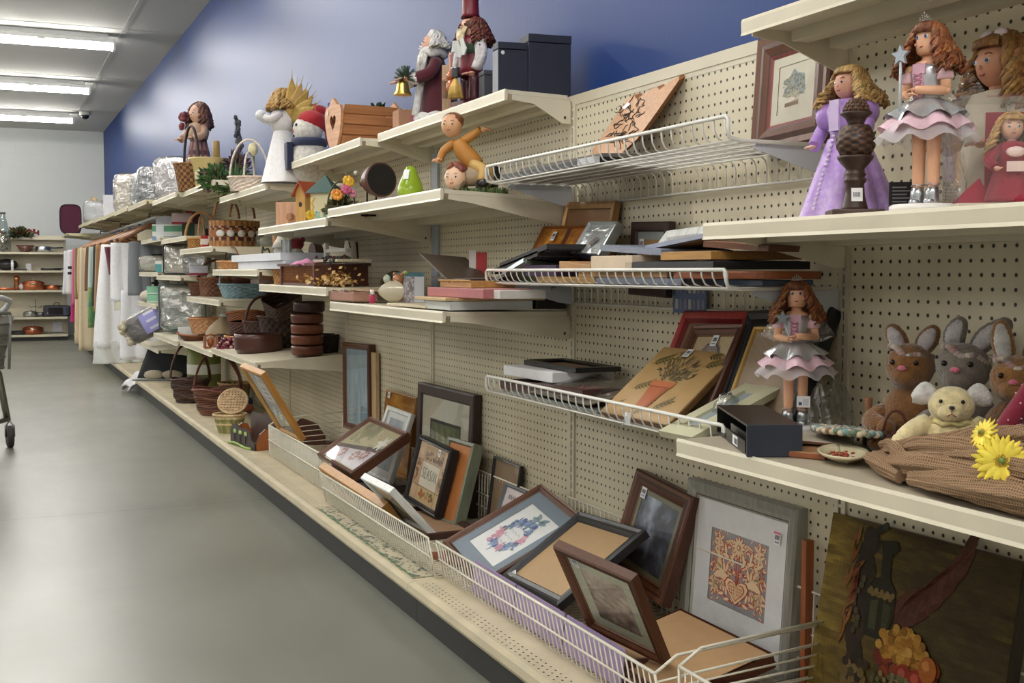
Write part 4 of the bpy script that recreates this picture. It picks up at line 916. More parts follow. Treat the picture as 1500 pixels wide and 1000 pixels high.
def lav():
 p=at(1238,400,x=-.19);t=thing('porcelain_doll','porcelain doll in a long lavender satin gown with blond ringlets','doll',(p.x,p.y,1.101),RAD(-86))
 t.scale=(.98,.98,.96)
 G=(170,130,206)
 m=MB(G);m.grid(lambda u,v:(lerp(.038,.092,v**.9)*cos(2*pi*u)*(1+.09*v*sin(9*2*pi*u+1.5*sin(4*pi*u))+.04*v*sin(17*2*pi*u)),lerp(.032,.085,v**.9)*sin(2*pi*u)*(1+.09*v*sin(9*2*pi*u+1.5*sin(4*pi*u)))+.01*v,lerp(.152,.002,v)),150,44,lambda u,v:ramp(fbm(u*60,v*26,2)*.8+.35*v-.1,[(0,(166,124,204)),(.5,(182,146,216)),(1,(206,184,228))]))
 m.build('gown_skirt',SATINCLOTH,t)
 m=MB(G);m.lathe([(.036,.148),(.034,.160),(.040,.185),(.043,.205),(.036,.218),(.016,.226)],26,sy=.8,wob=.02,wn=9);m.build('gown_bodice',SATINCLOTH,t)
 for s in(-1,1):
  m=MB(G);m.ball((s*.046,-.002,.196),(.024,.026,.027),16,10,jit=.05);a=m.build('puff_sleeve',SATINCLOTH,t)
  m=MB(G);limb(m,smoothpts([(s*.052,-.004,.186),(s*.060,-.014,.160),(s*.048,-.036,.140)],3),.0125,G,10);m.build('forearm_sleeve',SATINCLOTH,a)
  hand(t,(s*.045,-.040,.138),RAD(-100 if s>0 else-80),1.0,(230,190,170))
 m=MB((206,186,226));m.box((-.012,-.0345,.165),(.012,-.030,.222));
 for k in range(16):m.ball((0,-.034-.0033*k*.9,.155-k*.009),.0036,6,5,(222,206,236))
 m.build('lace_front',FABRIC,t)
 SKN=(214,160,136);m=MB(SKN);m.lathe([(.012,.22),(.011,.232)],14);m.ball((0,-.002,.252),(.0235,.025,.028),20,13);m.build('head',SKIN,t)
 doll_face(t,(0,-.003,.253),.0243,eye=(64,60,66),skin=SKN,smile=(168,60,64),squash=1.1)
 m=MB((190,150,92));m.ball((0,.007,.26),(.028,.0255,.027),16,9,(176,134,78));random.seed(3)
 for k in range(34):
  a=-pi/2+(k-16.5)*.06;m.tube([(.012*cos(a),.006+.010*sin(a),.288),(.0245*cos(a),.0245*sin(a)+.003,.281),(.0268*cos(a),.0262*sin(a),.272)],.0016,5,jit((202,164,106),24))
 curls(m,(0,.003,.255),.0285,.045,210,(190,152,96),-.45,pi+.45,r=.0029,amp=.0074,seedv=8,flare=1.95)
 m.build('hair',HAIR,t)
lav()
def finial():
 p=at(1250,400,x=-.295);t=thing('carved_finial','dark brown carved pineapple finial on a square base in front of the lavender doll','finial',(p.x,p.y,1.101),RAD(-30))
 D=(62,42,32)
 m=MB((74,54,44));m.box((-.042,-.036,0),(.042,.036,.010));m.build('base',WOOD,t,bevel=.002)
 m=MB(D);m.lathe([(.022,.010),(.021,.014),(.0165,.032),(.0145,.052),(.018,.056),(.0185,.06),(.015,.063),(.018,.067),(.0155,.071),(.015,.077),(.024,.087),(.029,.094),(.0295,.098)],24);m.build('stem',WOODZ,t)
 m=MB();m.grid(lambda u,v:((.014+.0175*sin(pi*(.16+.72*v))+.0011*(1 if(int(u*16)+int(v*9))%2 else-.3))*cos(2*pi*u),(.014+.0175*sin(pi*(.16+.72*v))+.0011*(1 if(int(u*16)+int(v*9))%2 else-.3))*sin(2*pi*u),.098+.050*v),48,27,lambda u,v:(88,58,38)if(int(u*16)+int(v*9))%2 else(46,30,24));m.build('pineapple_body',WOODZ,t)
 m=MB(D);m.lathe([(.0145,.146),(.0135,.152),(.0175,.160),(.0255,.166),(.0255,.169),(.017,.171)],24);m.build('collar',WOODZ,t)
 m=MB((78,52,36));m.ball((0,0,.171),(.0195,.0195,.021),20,12,(66,44,32))
 for j in range(5):
  for k in range(14):
   el=.12+j*.28;a=2*pi*(k+.5*(j%2))/14;m.ball((.019*cos(el)*cos(a),.019*cos(el)*sin(a),.171+.0205*sin(el)),.0036*(1-.12*j),6,5,(92,62,40))
 m.build('acorn_top',WOODZ,t)
 m=MB();m.M=Matrix.LocRotScale(Vector((0,-.0195,.034)),Euler((RAD(82),0,0)),None);rect(m,-.009,-.011,.009,.011,0,(238,238,240))
 for i in range(6):rect(m,-.006+i*.002,-.004,-.005+i*.002,.004,.0004,(60,56,80))
 m.build('price_sticker',PAPER,t)
finial()
def small_doll(t,z0,dress,hairc,S=1.0,skin=(224,180,156),skirtc=None,o=(0,0,0)):
 ox,oy,oz=o
 def L(p):return[(r*S,z*S+z0)for r,z in p]
 m=MB(dress);m.lathe(L([(.052,0),(.05,.01),(.036,.06),(.026,.085),(.030,.11),(.024,.122),(.010,.126)]),24,c=o,wob=.05,wn=8);m.build('dress',FABRIC,t)
 m=MB(skin);m.lathe(L([(.009,.122),(.009,.134)]),12,c=o);m.ball((ox,oy,z0+.152*S),(.022*S,.023*S,.025*S),18,11);m.build('head',SKIN,t)
 doll_face(t,(ox,oy-.001,z0+.152*S),.0228*S,skin=skin,squash=1.08)
 m=MB(hairc);m.ball((ox,oy+.006*S,z0+.158*S),(.025*S,.023*S,.024*S),14,8,hairc);curls(m,(ox,oy+.002,z0+.155*S),.0255*S,.055*S,150,hairc,-.5,pi+.5,r=.0026*S,amp=.0065*S,seedv=int(z0*1000)+4,flare=1.6)
 for k in range(20):
  a=-pi/2+(k-9.5)*.085;m.tube([(ox+.010*S*cos(a),oy+.008*S*sin(a),z0+.181*S),(ox+.024*S*cos(a),oy+.024*S*sin(a),z0+.174*S),(ox+.0252*S*cos(a),oy+.0252*S*sin(a),z0+.167*S)],.0015*S,5,jit(hairc,18))
 m.build('hair',HAIR,t)
 for s in(-1,1):
  m=MB(dress);limb(m,[(ox+s*.028*S,oy,z0+.112*S),(ox+s*.046*S,oy-.012,z0+.085*S),(ox+s*.036*S,oy-.034*S,z0+.07*S)],[.012*S,.013*S,.0095*S],dress,10);m.build('sleeve',FABRIC,t)
  hand(t,(ox+s*.034*S,oy-.04*S,z0+.068*S),RAD(-90),1.0*S,skin)
p=at(1452,400,x=-.205)
t=thing('clear_box','clear plastic gift box on the upper shelf with a red dressed doll inside','box',(p.x,p.y,1.101),RAD(-30))
m=MB((255,255,255));m.box((-.062,-.05,.010),(.07,.05,.168));m.build('clear_shell',ACRYL,t)
m=MB((206,196,180));m.box((-.064,-.052,0),(.072,.052,.010));m.build('cardboard_base',CARD,t)
m=MB();
for i in range(12):
 for j in range(2):m.box((.0+i*.006,-.0535,.001+j*.0045),(.0055+i*.006,-.0522,.005+j*.0045),(198,92,128)if(i+j)%2 else(226,190,204))
m.build('gingham_strip',PAPER,t)
m=MB((158,34,58));m.box((.0,.044,.011),(.068,.048,.155));m.prism([(-.06,.011),(-.02,.05),(.0,.011)],.0,.01,'y',(170,30,60));m.build('red_card_insert',CARD,t)
t=thing('boxed_doll','small blond doll in a red dress inside the clear plastic box','doll',(p.x+.012,p.y-.022,1.112),RAD(-38));small_doll(t,0,(150,30,52),(204,164,110),.74)
m=MB((232,206,200));m.box((-.012,-.037,.045),(.012,-.034,.06));m.ball((0,-.036,.074),(.014,.006,.008),10,6);m.build('collar_bow',FABRIC,t)
p=at(1456,400,x=-.09)
t=thing('porcelain_doll','tall doll in cream lace with golden ringlets at the upper right corner','doll',(p.x,p.y,1.101),RAD(-98));small_doll(t,0.0,(196,182,160),(152,108,58),1.62,(196,138,108))
m=MB((206,190,196));
for s in(-1,1):m.ball((s*.016,-.012,.292),(.016,.006,.009),10,6)
m.build('hair_bow',SATINCLOTH,t)
p=at(1322,400,x=-.20)
m=MB((30,28,32));m.box((-.024,-.004,0),(.024,.004,.058),(30,28,32))
for k in range(6):m.box((-.019,-.0046,.018+k*.006),(.010-.006*(k%2),-.004,.020+k*.006),(150,148,150))
m.box((.014,-.0048,.01),(.022,-.004,.036),(206,196,200))
tag(m.build('printed_card',PAPER,None,loc=(p.x,p.y,1.101),rot=(RAD(-4),0,RAD(-36))),'black printed card tag standing behind the upper fairy doll','card')
p=at(1378,400,x=-.20)
m=MB((240,240,242));m.grid(lambda u,v:(-.03+.06*u+.012*sin(v*5),.008*sin(u*12+v*6),.002+.16*v),14,14)
tag(m.build('plastic_sleeve',FILM,None,loc=(p.x,p.y,1.101),rot=(0,0,RAD(-30))),'loose shiny plastic sleeve standing between the upper fairy doll and the clear box','sleeve')
ZS=.689
def rabbit(label,px,x,head,body,ear,scarfc,rz,R=.036,lean=0.0,floppy=False,earh=1.0,paws=True):
 p=at(px,400,x=x);t=thing('plush_rabbit',label,'plush toy',(p.x,p.y,ZS),rz)
 k=R/.036
 m=MB(body);m.ball((0,.006,.052*k),(.047*k,.038*k,.056*k),22,14,jit=.03);m.build('body',PLUSH,t)
 for s in(-1,1):
  m=MB(body);limb(m,smoothpts([(s*.036*k,-.004,.062*k),(s*.05*k,-.024*k,.046*k),(s*.024*k,-.046*k,.04*k)],3),[.015*k,.017*k,.0175*k,.018*k,.0175*k,.0165*k,.014*k],body,12);m.ball((s*.022*k,-.047*k,.04*k),.0155*k,12,8);m.build('arm',PLUSH,t)
  m=MB(body);m.ball((s*.034*k,-.034*k,.016*k),(.019*k,.028*k,.0155*k),14,9,jit=.03);m.build('foot',PLUSH,t)
 m=MB(head);m.ball((0,-.004,0.134*k),(R*1.04,R*.98,R*1.0),26,18,jit=.02);m.ball((0,-.026*k,0.123*k),(R*.62,R*.5,R*.5),18,11,jit=.02);hd=m.build('head',PLUSH,t)
 for s in(-1,1):m=MB((16,14,14));m.ball((s*.018*k,-.034*k,0.142*k),.0042*k,10,8);m.build('eye',GLOSS,t)
 m=MB((226,120,150));m.ball((0,-.0445*k,0.134*k),(.0066*k,.004*k,.0042*k),12,7);m.build('nose',PLUSH,t)
 for s in(-1,1):
  bx=s*.016*k;tilt=s*.012+lean
  P_=[(bx,.004,0.162*k),(bx+tilt*.7,.004,(.160+.018*earh)*k),(bx+tilt*1.6+lean*.8,.006,(.160+.036*earh)*k)]
  m=MB(head);m.M=Matrix.Identity(4)
  for(q,rr)in zip(smoothpts(P_,4),(.011,.0135,.0155,.0165,.0168,.016,.0145,.012,.006)):
   m.ball(q,(rr*k,rr*.55*k,rr*k),12,7)
  e=m.build('ear',PLUSH,t)
  m=MB(ear)
  for(q,rr)in zip(smoothpts(P_,4)[1:-1],(.009,.0105,.0115,.012,.0115,.0095,.007)):m.ball((q[0],q[1]-.006*k,q[2]),(rr*k,rr*.42*k,rr*k),10,6)
  m.build('ear_lining',PLUSH,e)
 m=MB(scarfc);n=40;random.seed(int(px))
 for i in range(n):
  a=2*pi*i/n;q=(R*.82*cos(a)+lean*.3,R*.80*sin(a),0.156*k+.004*sin(5*a)-.010*k*cos(a)*(1 if lean>=0 else-1));m.ball(q,(.0065*k,.0065*k,.0048*k),7,5,random.choice([scarfc,scarfc,(176,140,138),(206,198,186),(134,124,128)]))
 m.build('headband',FABRIC,t)
 return t
BR=(134,90,46)
rabbit('brown plush rabbit with a dark woven basket, left of the grey rabbit',1337,-.115,BR,(126,84,42),(198,190,196),(190,168,160),RAD(-60),.041,.0,earh=.85)
rabbit('grey plush rabbit between the two brown rabbits',1416,-.105,(120,112,104),(112,104,98),(190,186,190),(174,160,152),RAD(-62),.0425,.012,earh=1.1)
rabbit('brown plush rabbit with tall white lined ears at the right edge of the photo',1494,-.10,(150,106,58),(118,80,42),(206,204,202),(190,178,164),RAD(-54),.0395,.004,earh=1.5)
p=at(1316,400,x=-.175)
t=thing('small_basket','small dark woven basket with a loop handle held by the left brown rabbit','basket',(p.x,p.y,ZS+.008),RAD(-30))
m=MB();m.grid(lambda u,v:(lerp(.021,.027,v)*(abs(cos(2*pi*u))**.7)*(1 if cos(2*pi*u)>0 else-1),lerp(.016,.021,v)*(abs(sin(2*pi*u))**.7)*(1 if sin(2*pi*u)>0 else-1),.001+.038*v),40,6,lambda u,v:(98,54,44)if(int(u*20)+int(v*6))%2 else(52,30,26));m.build('woven_body',WICKER,t)
m=MB((96,54,36));m.tube(arcpts((0,0,.036),.020,.036,0,pi,12),.0026,6);m.build('handle',WICKER,t)
m=MB((206,190,182));random.seed(4)
for k in range(26):m.ball((random.uniform(-.014,.014),random.uniform(-.01,.01),random.uniform(0,.03)),.0085,7,5,random.choice([(206,192,184),(190,150,150),(214,206,200),(150,130,132)]))
p=at(1291,400,x=-.16);tag(m.build('floral_cloth',FABRIC,None,loc=(p.x,p.y,ZS+.009)),'bunched pale floral cloth beside the small dark basket','cloth')
p=at(1276,400,x=-.11)
t=thing('wooden_spoon','upright wooden spoon handle tied with a blue bow left of the brown rabbit','utensil',(p.x,p.y,ZS))
m=MB((164,112,80));m.lathe([(.010,0),(.011,.02),(.0055,.03),(.006,.06),(.0075,.082),(.007,.086)],14);m.build('handle',WOODZ,t)
m=MB((122,140,158))
for s in(-1,1):m.ball((s*.012,-.008,.043),(.011,.005,.007),10,6);m.tube([(0,-.009,.042),(s*.006,-.012,.03),(s*.008,-.012,.012)],.003,5)
m.build('bow',SATINCLOTH,t)
m=MB((206,176,122))
for s in(-1,1):m.ball((s*.010-.014,-.016,.016),(.009,.005,.006),10,6);m.tube([(-.014,-.017,.015),(s*.008-.014,-.02,.0)],.0026,5)
p=at(1264,400,x=-.12);tag(m.build('straw_bow',WICKER,None,loc=(p.x+.015,p.y+.018,ZS+.004)),'small straw coloured bow lying at the foot of the wooden spoon','bow')
p=at(1398,400,x=-.215)
t=thing('plush_puppy','cream plush puppy with white ears sitting in the burlap bundle','plush toy',(p.x,p.y,ZS+.022),RAD(-44));t.scale=(1.12,1.12,1.12);CR=(222,206,158)
m=MB(CR);m.ball((0,.008,.034),(.042,.036,.036),22,14,jit=.02);m.build('body',PLUSH,t)
for s in(-1,1):m=MB(CR);limb(m,smoothpts([(s*.03,0,.052),(s*.05,-.012,.04),(s*.066,-.03,.028)],3),[.014,.015,.0155,.015,.0145,.0135,.011],CR,12);m.ball((s*.067,-.031,.027),.0125,10,7);m.build('arm',PLUSH,t)
m=MB(CR);m.ball((0,-.006,.078),(.0315,.029,.027),24,15,jit=.015);m.ball((0,-.026,.071),(.019,.016,.014),16,10,jit=.015);m.build('head',PLUSH,t)
m=MB((24,20,20));m.ball((-.0145,-.0315,.086),.0029,9,7);m.build('eye',GLOSS,t);m=MB((24,20,20));m.ball((.0145,-.0315,.086),.0029,9,7);m.build('eye',GLOSS,t)
m=MB((40,34,34));m.ball((0,-.0425,.0785),(.0042,.003,.0028),10,6);m.build('nose',PLUSH,t)
m=MB((150,84,66));m.tube([(0,-.0428,.077),(0,-.0428,.070),(-.006,-.0405,.066)],.0006,4);m.tube([(0,-.0428,.070),(.006,-.0405,.066)],.0006,4);m.build('stitched_mouth',MATTE,t)
for s in(-1,1):m=MB((206,202,200));m.grid(lambda u,v:(s*(.022+.030*u),-.004-.006*sin(pi*v),.092+.014*u-.02*u*u+(v-.5)*.030*sin(pi*(.12+.8*u))),8,6);m.build('ear',PLUSH,t,solid=.006)
m=MB((214,200,140));m.tube([(.024*cos(a),-.004+.022*sin(a),.0545+.002*sin(7*a))for a in[2*pi*k/24 for k in range(24)]],.0042,6,closed=True);m.build('neck_ruffle',FABRIC,t)
BUR=bpy.data.materials.new('open weave burlap');BUR.use_nodes=True
q=NT(BUR);b=q.n['Principled BSDF'];b.inputs['Roughness'].default_value=.9
at_=q.add('ShaderNodeAttribute',attribute_name='Col');uvn=q.add('ShaderNodeAttribute',attribute_name='weave')
sx=q.add('ShaderNodeSeparateXYZ');q.link(uvn.outputs['Vector'],sx.inputs[0])
def sinw(o):
 a=q.add('ShaderNodeMath',operation='SINE');q.link(o,a.inputs[0]);b_=q.add('ShaderNodeMath',operation='MULTIPLY_ADD');b_.inputs[1].default_value=.5;b_.inputs[2].default_value=.5;q.link(a.outputs[0],b_.inputs[0]);return b_.outputs[0]
mxm=q.add('ShaderNodeMath',operation='MAXIMUM');q.link(sinw(sx.outputs[0]),mxm.inputs[0]);q.link(sinw(sx.outputs[1]),mxm.inputs[1])
mr=q.add('ShaderNodeMapRange');mr.inputs['From Min'].default_value=.25;mr.inputs['From Max'].default_value=.8;mr.inputs['To Min'].default_value=.42;mr.inputs['To Max'].default_value=1.1;q.link(mxm.outputs[0],mr.inputs[0])
sc_=q.add('ShaderNodeVectorMath',operation='SCALE');q.link(at_.outputs['Color'],sc_.inputs[0]);q.link(mr.outputs[0],sc_.inputs['Scale']);q.link(sc_.outputs[0],b.inputs['Base Color'])
bp=q.add('ShaderNodeBump',i_Strength=.8,i_Distance=.002);q.link(mr.outputs[0],bp.inputs['Height']);q.link(bp.outputs[0],b.inputs['Normal'])
def burlap(rolls):
 m=MB((146,116,86));W=[]
 for(P_,rs,fl,sd)in rolls:
  pts=smoothpts(P_,12);N=len(pts);n=44;rr=[]
  for i in range(N):
   f=i/(N-1)*(len(rs)-1);j=min(int(f),len(rs)-2);rr.append(lerp(rs[j],rs[j+1],f-j))
  L=0;prev=None;rings_=[]
  for i,p_ in enumerate(pts):
   pv=Vector(p_);tg=(Vector(pts[min(i+1,N-1)])-Vector(pts[max(0,i-1)])).normalized()
   x_=tg.cross(Vector((0,0,1))).normalized()if prev is None else(prev-tg*prev.dot(tg)).normalized();prev=x_;y_=tg.cross(x_)
   if i:L+=(pv-Vector(pts[i-1])).length
   ring=[]
   for k in range(n):
    a=2*pi*k/n;r_2=rr[i]*(1+.13*sin(3*a+L*16+sd)+.30*(fbm(3*cos(a)+sd,3*sin(a)+L*14,sd)-.5)+.09*sin(8*a+3*sin(a)+L*24+sd)+.03*sin(L*130))
    ring.append(m.pv(pv+x_*r_2*cos(a)+y_*r_2*sin(a)*fl));W.append((a*rr[i]*1500,L*1500,0))
   rings_.append(ring)
  for i in range(N-1):
   for k in range(n):m.face([rings_[i][k],rings_[i][(k+1)%n],rings_[i+1][(k+1)%n],rings_[i+1][k]],(148,118,88),True)
  m.face(rings_[0][::-1],(120,94,70));m.face(rings_[-1],(120,94,70))
 o=m.build('burlap_bundle',BUR)
 a_=o.data.attributes.new('weave','FLOAT_VECTOR','POINT');flat=[]
 for w_ in W:flat+=w_
 a_.data.foreach_set('vector',flat);return o
z=ZS
o=burlap([([(-.30,1.425,z+.018),(-.325,1.37,z+.024),(-.345,1.29,z+.030),(-.345,1.17,z+.030),(-.34,1.0,z+.028)],[.014,.024,.030,.031,.03],.85,1),([(-.275,1.455,z+.026),(-.285,1.405,z+.036),(-.305,1.33,z+.050),(-.315,1.22,z+.060),(-.31,1.05,z+.062)],[.014,.024,.026,.026,.028],.85,2.4),([(-.25,1.47,z+.026),(-.25,1.42,z+.044),(-.262,1.35,z+.056),(-.275,1.27,z+.074),(-.27,1.14,z+.090),(-.26,1.02,z+.095)],[.012,.017,.018,.020,.026,.028],.8,4.1),([(-.365,1.31,z+.016),(-.378,1.22,z+.024),(-.380,1.1,z+.024),(-.375,.98,z+.024)],[.010,.020,.023,.022],.9,5.5),([(-.20,1.36,z+.03),(-.18,1.30,z+.06),(-.19,1.24,z+.082),(-.2,1.12,z+.09)],[.02,.022,.022,.024],.8,6.8),([(-.255,1.50,z+.014),(-.30,1.46,z+.018),(-.335,1.40,z+.018),(-.365,1.33,z+.014)],[.008,.017,.018,.010],.85,7.7),([(-.262,1.485,z+.034),(-.29,1.43,z+.044),(-.318,1.385,z+.040),(-.335,1.35,z+.026)],[.008,.013,.014,.009],.85,9.3),([(-.33,1.27,z+.052),(-.345,1.20,z+.058),(-.35,1.10,z+.058)],[.010,.016,.016],.8,3.3)])
tag(o,'large crumpled bundle of open weave brown burlap on the nearest low shelf','burlap')
def daisy(label,c,n_,R,petals=15):
 n_=Vector(n_).normalized();t=thing('silk_daisy',label,'flower',c);t.rotation_euler=n_.to_track_quat('Z','Y').to_euler()
 for lay in range(2):
  for k in range(petals):
   a=2*pi*(k+.5*lay)/petals;m=MB(jit((240,216,66),10));m.M=Matrix.Rotation(a,4,'Z')
   m.grid(lambda u,v:(R*(.14+.86*u)*(1-.12*lay),(v-.5)*R*.27*sin(pi*min(1,.22+.72*u)),.004*lay+R*.16*u*(1-u*.8)-.002*abs(v-.5)),6,4);m.build('petal',LEAF,t)
 m=MB((120,140,60));m.ball((0,0,.006),(R*.13,R*.13,.005),12,7)
 for k in range(34):a=k*2.4;rr=R*(.10+.14*k/34);m.ball((rr*cos(a),rr*sin(a),.008-.002*k/34),R*.03,6,4,(206,150,54)if k>10 else(130,150,64))
 m.build('flower_centre',LEAF,t)
daisy('large yellow silk daisy pinned on the front of the burlap',at(1466,676,x=-.365),(-.55,-.78,.32),.0385)
daisy('small yellow silk daisy turned sideways behind the large daisy',at(1442,636,x=-.32),(-.9,.15,.45),.026)
p=at(1552,400,x=-.20);t=thing('rag_doll','doll at the right edge in maroon polka dots, mostly out of the picture','doll',(p.x,p.y,ZS+.062),RAD(-50))
def polka(u,v):return(132,24,52)
m=MB((126,26,50));m.lathe([(.045,0),(.044,.03),(.034,.08),(.026,.105),(.012,.112)],26)
m.build('dress',FABRIC,t)
m=MB((222,190,196))
for j in range(7):
 for k in range(22):
  a=2*pi*(k+.5*(j%2))/22;z_=.006+j*.014;r2=lerp(.0455,.030,z_/.1);m.ball((r2*cos(a),r2*sin(a),z_),.0016,5,4)
m.build('polka_dots',FABRIC,t)
m=MB((126,26,50));limb(m,smoothpts([(-.024,-.006,.10),(-.045,-.014,.066),(-.066,-.018,.030)],3),.015,(126,26,50),12);a_=m.build('sleeve',FABRIC,t)
m=MB((222,190,196));random.seed(5)
for k in range(46):
 f=random.random();q_=smoothpts([(-.024,-.006,.10),(-.045,-.014,.066),(-.066,-.018,.030)],3)[int(f*6)];a=random.uniform(0,6.3);m.ball((q_[0]+.0155*cos(a),q_[1]+.0155*sin(a),q_[2]+random.uniform(-.006,.006)),.0015,5,4)
m.build('sleeve_dots',FABRIC,a_)
m=MB((214,210,206));m.lathe([(.013,0),(.0135,.012)],14,c=(-.070,-.019,.016));m.build('cuff',FABRIC,t);hand(t,(-.073,-.020,.012),RAD(-150),1.3,(226,190,170))
m=MB((226,190,170));m.ball((0,0,.14),(.026,.026,.03),18,12);m.build('head',SKIN,t);m=MB((110,70,40));m.ball((0,.006,.146),(.029,.027,.03),14,9);m.build('hair',HAIR,t)
random.seed(8)
t=thing('braided_mat','oval braided rag mat in cream and teal on top of the flat plates','mat',(-.18,1.66,ZS+.024),RAD(60));t.rotation_euler=(RAD(3),RAD(5),RAD(60));t.scale=(1.15,1.15,1)
for ring in range(6):
 m=MB();n=54-ring*6;
 for k in range(n):
  a=2*pi*k/n;m.ball(((.100-.016*ring)*cos(a),(.056-.0092*ring)*sin(a),.006+.0025*(k%2)),(.0075,.006,.0055),6,5,jit(random.choice([(196,182,154),(206,192,166),(120,150,150),(150,120,100),(110,130,110),(90,130,140),(206,196,176)]),10))
 m.build('braid_ring',FABRIC,t)
def slab(name,label,cat,c,w,d,h,rz,col,side=None,mat=WOODX,rx=0,ry=0,oval=False):
 m=MB(col)
 if oval:pts=[(w/2*cos(2*pi*k/30),d/2*sin(2*pi*k/30))for k in range(30)]
 else:pts=[(-w/2,-d/2),(w/2,-d/2),(w/2,d/2),(-w/2,d/2)]
 m.prism(pts,0,h,'z',col,side or col)
 return tag(m.build(name,mat,None,loc=c,rot=(rx,ry,rz),bevel=.0015),label,cat)
slab('wooden_slice','thin reddish wooden slab with bark edge at the shelf front beside the black box','wood slab',(-.30,1.645,ZS),.10,.12,.010,RAD(30),(176,134,96),(142,82,48))
slab('decorated_card','pale decorated card tray with brown rim under the braided mat','tray',(-.215,1.69,ZS+.0115),.15,.10,.005,RAD(48),(190,178,160),(96,56,36),PAPER,RAD(3),RAD(2))
t=thing('shell_plate','cream oval plate painted with red berries in front of the braided mat','plate',(-.29,1.55,ZS+.001),RAD(55))
m=MB((206,196,164));m.grid(lambda u,v:((.012+.063*v)*cos(2*pi*u),(.008+.034*v)*sin(2*pi*u),.002+.014*v*v),36,6);m.build('plate',GLOSS,t,solid=.003)
m=MB((150,66,40));[m.ball((random.gauss(.02,.016),random.gauss(.0,.009),.008),(.005,.004,.0022),7,5,random.choice([(160,70,44),(140,56,36),(110,110,70)]))for k in range(22)];m.build('painted_berries',GLOSS,t)
A=at(1095,622,z=.744);B=at(1173,622,z=.744);C=at(1035,592,z=.744)
u=(B-A);w_=u.length;u.normalize();v=(C-A);v-=u*v.dot(u);L_=v.length;v.normalize()
t=thing('organiser_box','black open fronted desk box with a price sticker on the nearest low shelf','box',M=Matrix(((u.x,v.x,0,A.x),(u.y,v.y,0,A.y),(0,0,1,ZS),(0,0,0,1))))
H=.744-ZS;L_=min(L_,.30)
m=MB((34,32,34));m.box((0,0,H-.004),(w_,L_,H),(44,36,32));m.box((0,0,0),(w_,L_,.003),(26,26,28));m.box((w_-.004,0,.003),(w_,L_,H-.004),(26,26,28));m.box((0,L_-.004,.003),(w_,L_,H-.004),(26,26,28));m.build('case',PLASTIC,t)
m=MB((36,42,56));m.box((-.002,-.006,-.0005),(w_+.002,0,H+.001));m.build('end_panel',PLASTIC,t,bevel=.001)
m=MB((36,34,36));m.box((.012,.02,.003),(.015,L_*.72,H*.55));m.box((0.0,.02,.003),(.003,L_*.66,H*.42));m.build('drawer_front',PLASTIC,t)
m=MB((236,236,238));m.M=Matrix(((0,0,-1,-.0006),(-1,0,0,L_*.36),(0,1,0,H*.22),(0,0,0,1)));rect(m,-.024,-.009,.024,.009,0,(236,236,238));[rect(m,-.006+i*.004,-.006,-.004+i*.004,.005,.0004,(90,88,104))for i in range(7)];m.build('price_sticker',PAPER,t)
M,w,h=leanmat((1096,560),(1150,566),-.085,-.315,.672)
t=thing('framed_picture','ivory picture frame with a small blank window lying behind the black open box','picture frame',M=M)
m=MB((190,188,158));rings(m,w,h,[(0,-.012,(176,174,146)),(0,.002,(196,194,164)),(w*.32,.004,(186,184,156)),(w*.33,-.002,(120,124,120))]);m.build('moulding',SATIN,t);m=MB();rect(m,w*.33,w*.33,w*.67,h-w*.33,-.002,(156,166,170));m.build('window',GLOSS,t)
def fslab(name,label,cat,y0,y1,x0,x1,z0,h,col,side=None,mat=SATIN,rz=0.0,tilt=0.0,roll=0.0,rim=None,bev=.0015,group=None,face=None):
 0
 w,d=abs(y1-y0),abs(x1-x0)
 t=thing(name,label,cat,((x0+x1)/2,(y0+y1)/2,z0),0,group);t.rotation_euler=(roll,tilt,rz)
 m=MB(col)
 if rim:
  a=rim;P=[(0,0,side or col),(0,h,col),(a*.5,h+.002,col),(a,h-.003,col),(a,h-.009,col)]
  R=[[m.pv(p)for p in((-d/2+q,-w/2+q,z),(d/2-q,-w/2+q,z),(d/2-q,w/2-q,z),(-d/2+q,w/2-q,z))]for q,z,c in P]
  for j in range(len(R)-1):
   for k in range(4):m.face([R[j][k],R[j][(k+1)%4],R[j+1][(k+1)%4],R[j+1][k]],P[j][2])
  m.build('moulding',mat,t)
  m=MB(face or(150,120,90));m.box((-d/2+a*.9,-w/2+a*.9,max(0.001,h-.013)),(d/2-a*.9,w/2-a*.9,h-.010));m.build('backing_board',CARD,t)
 else:
  m.box((-d/2,-w/2,0),(d/2,w/2,h),side or col,top=col);o=m.build('body',mat,t,bevel=bev)
 return t
def yy(px,x):return at(px,400,x=x).y
zb=1.2685
fslab('ring_binder','black flat binder lying at the far end of the highest wire shelf','binder',yy(742,-.24),yy(885,-.24),-.255,-.06,zb,.018,(30,30,34),mat=PLASTIC)
fslab('folder','grey brown flat folder on top of the black binder, highest wire shelf','folder',yy(785,-.15),yy(905,-.15),-.20,-.03,zb+.0195,.020,(118,110,104),mat=CARD,tilt=RAD(-2))
fslab('white_booklet','white booklet edge sticking out of the black binder, highest wire shelf','booklet',yy(850,-.262),yy(876,-.262),-.272,-.258,zb,.017,(214,216,224),mat=PAPER)
p=at(791,400,x=-.08);t=thing('binder_clip','small grey upright clip standing on the folder, highest wire shelf','clip',(p.x,p.y,zb+.041))
m=MB((156,156,158));m.prism([(-.014,0),(.014,0),(.010,.022),(.003,.028),(-.003,.028),(-.008,.02)],-.007,.007,'y');m.build('clip_body',METAL,t,bevel=.001)
m=MB((206,200,190));m.grid(lambda u,v:(-.17+.13*v,-.06+.12*u,.001+.018*v*v),6,6);p=at(757,400,x=-.10);tag(m.build('loose_paper',PAPER,None,loc=(0,p.y,zb+.019),solid=.001),'curled white paper lying on the black binder, highest wire shelf','paper')
zm=.980
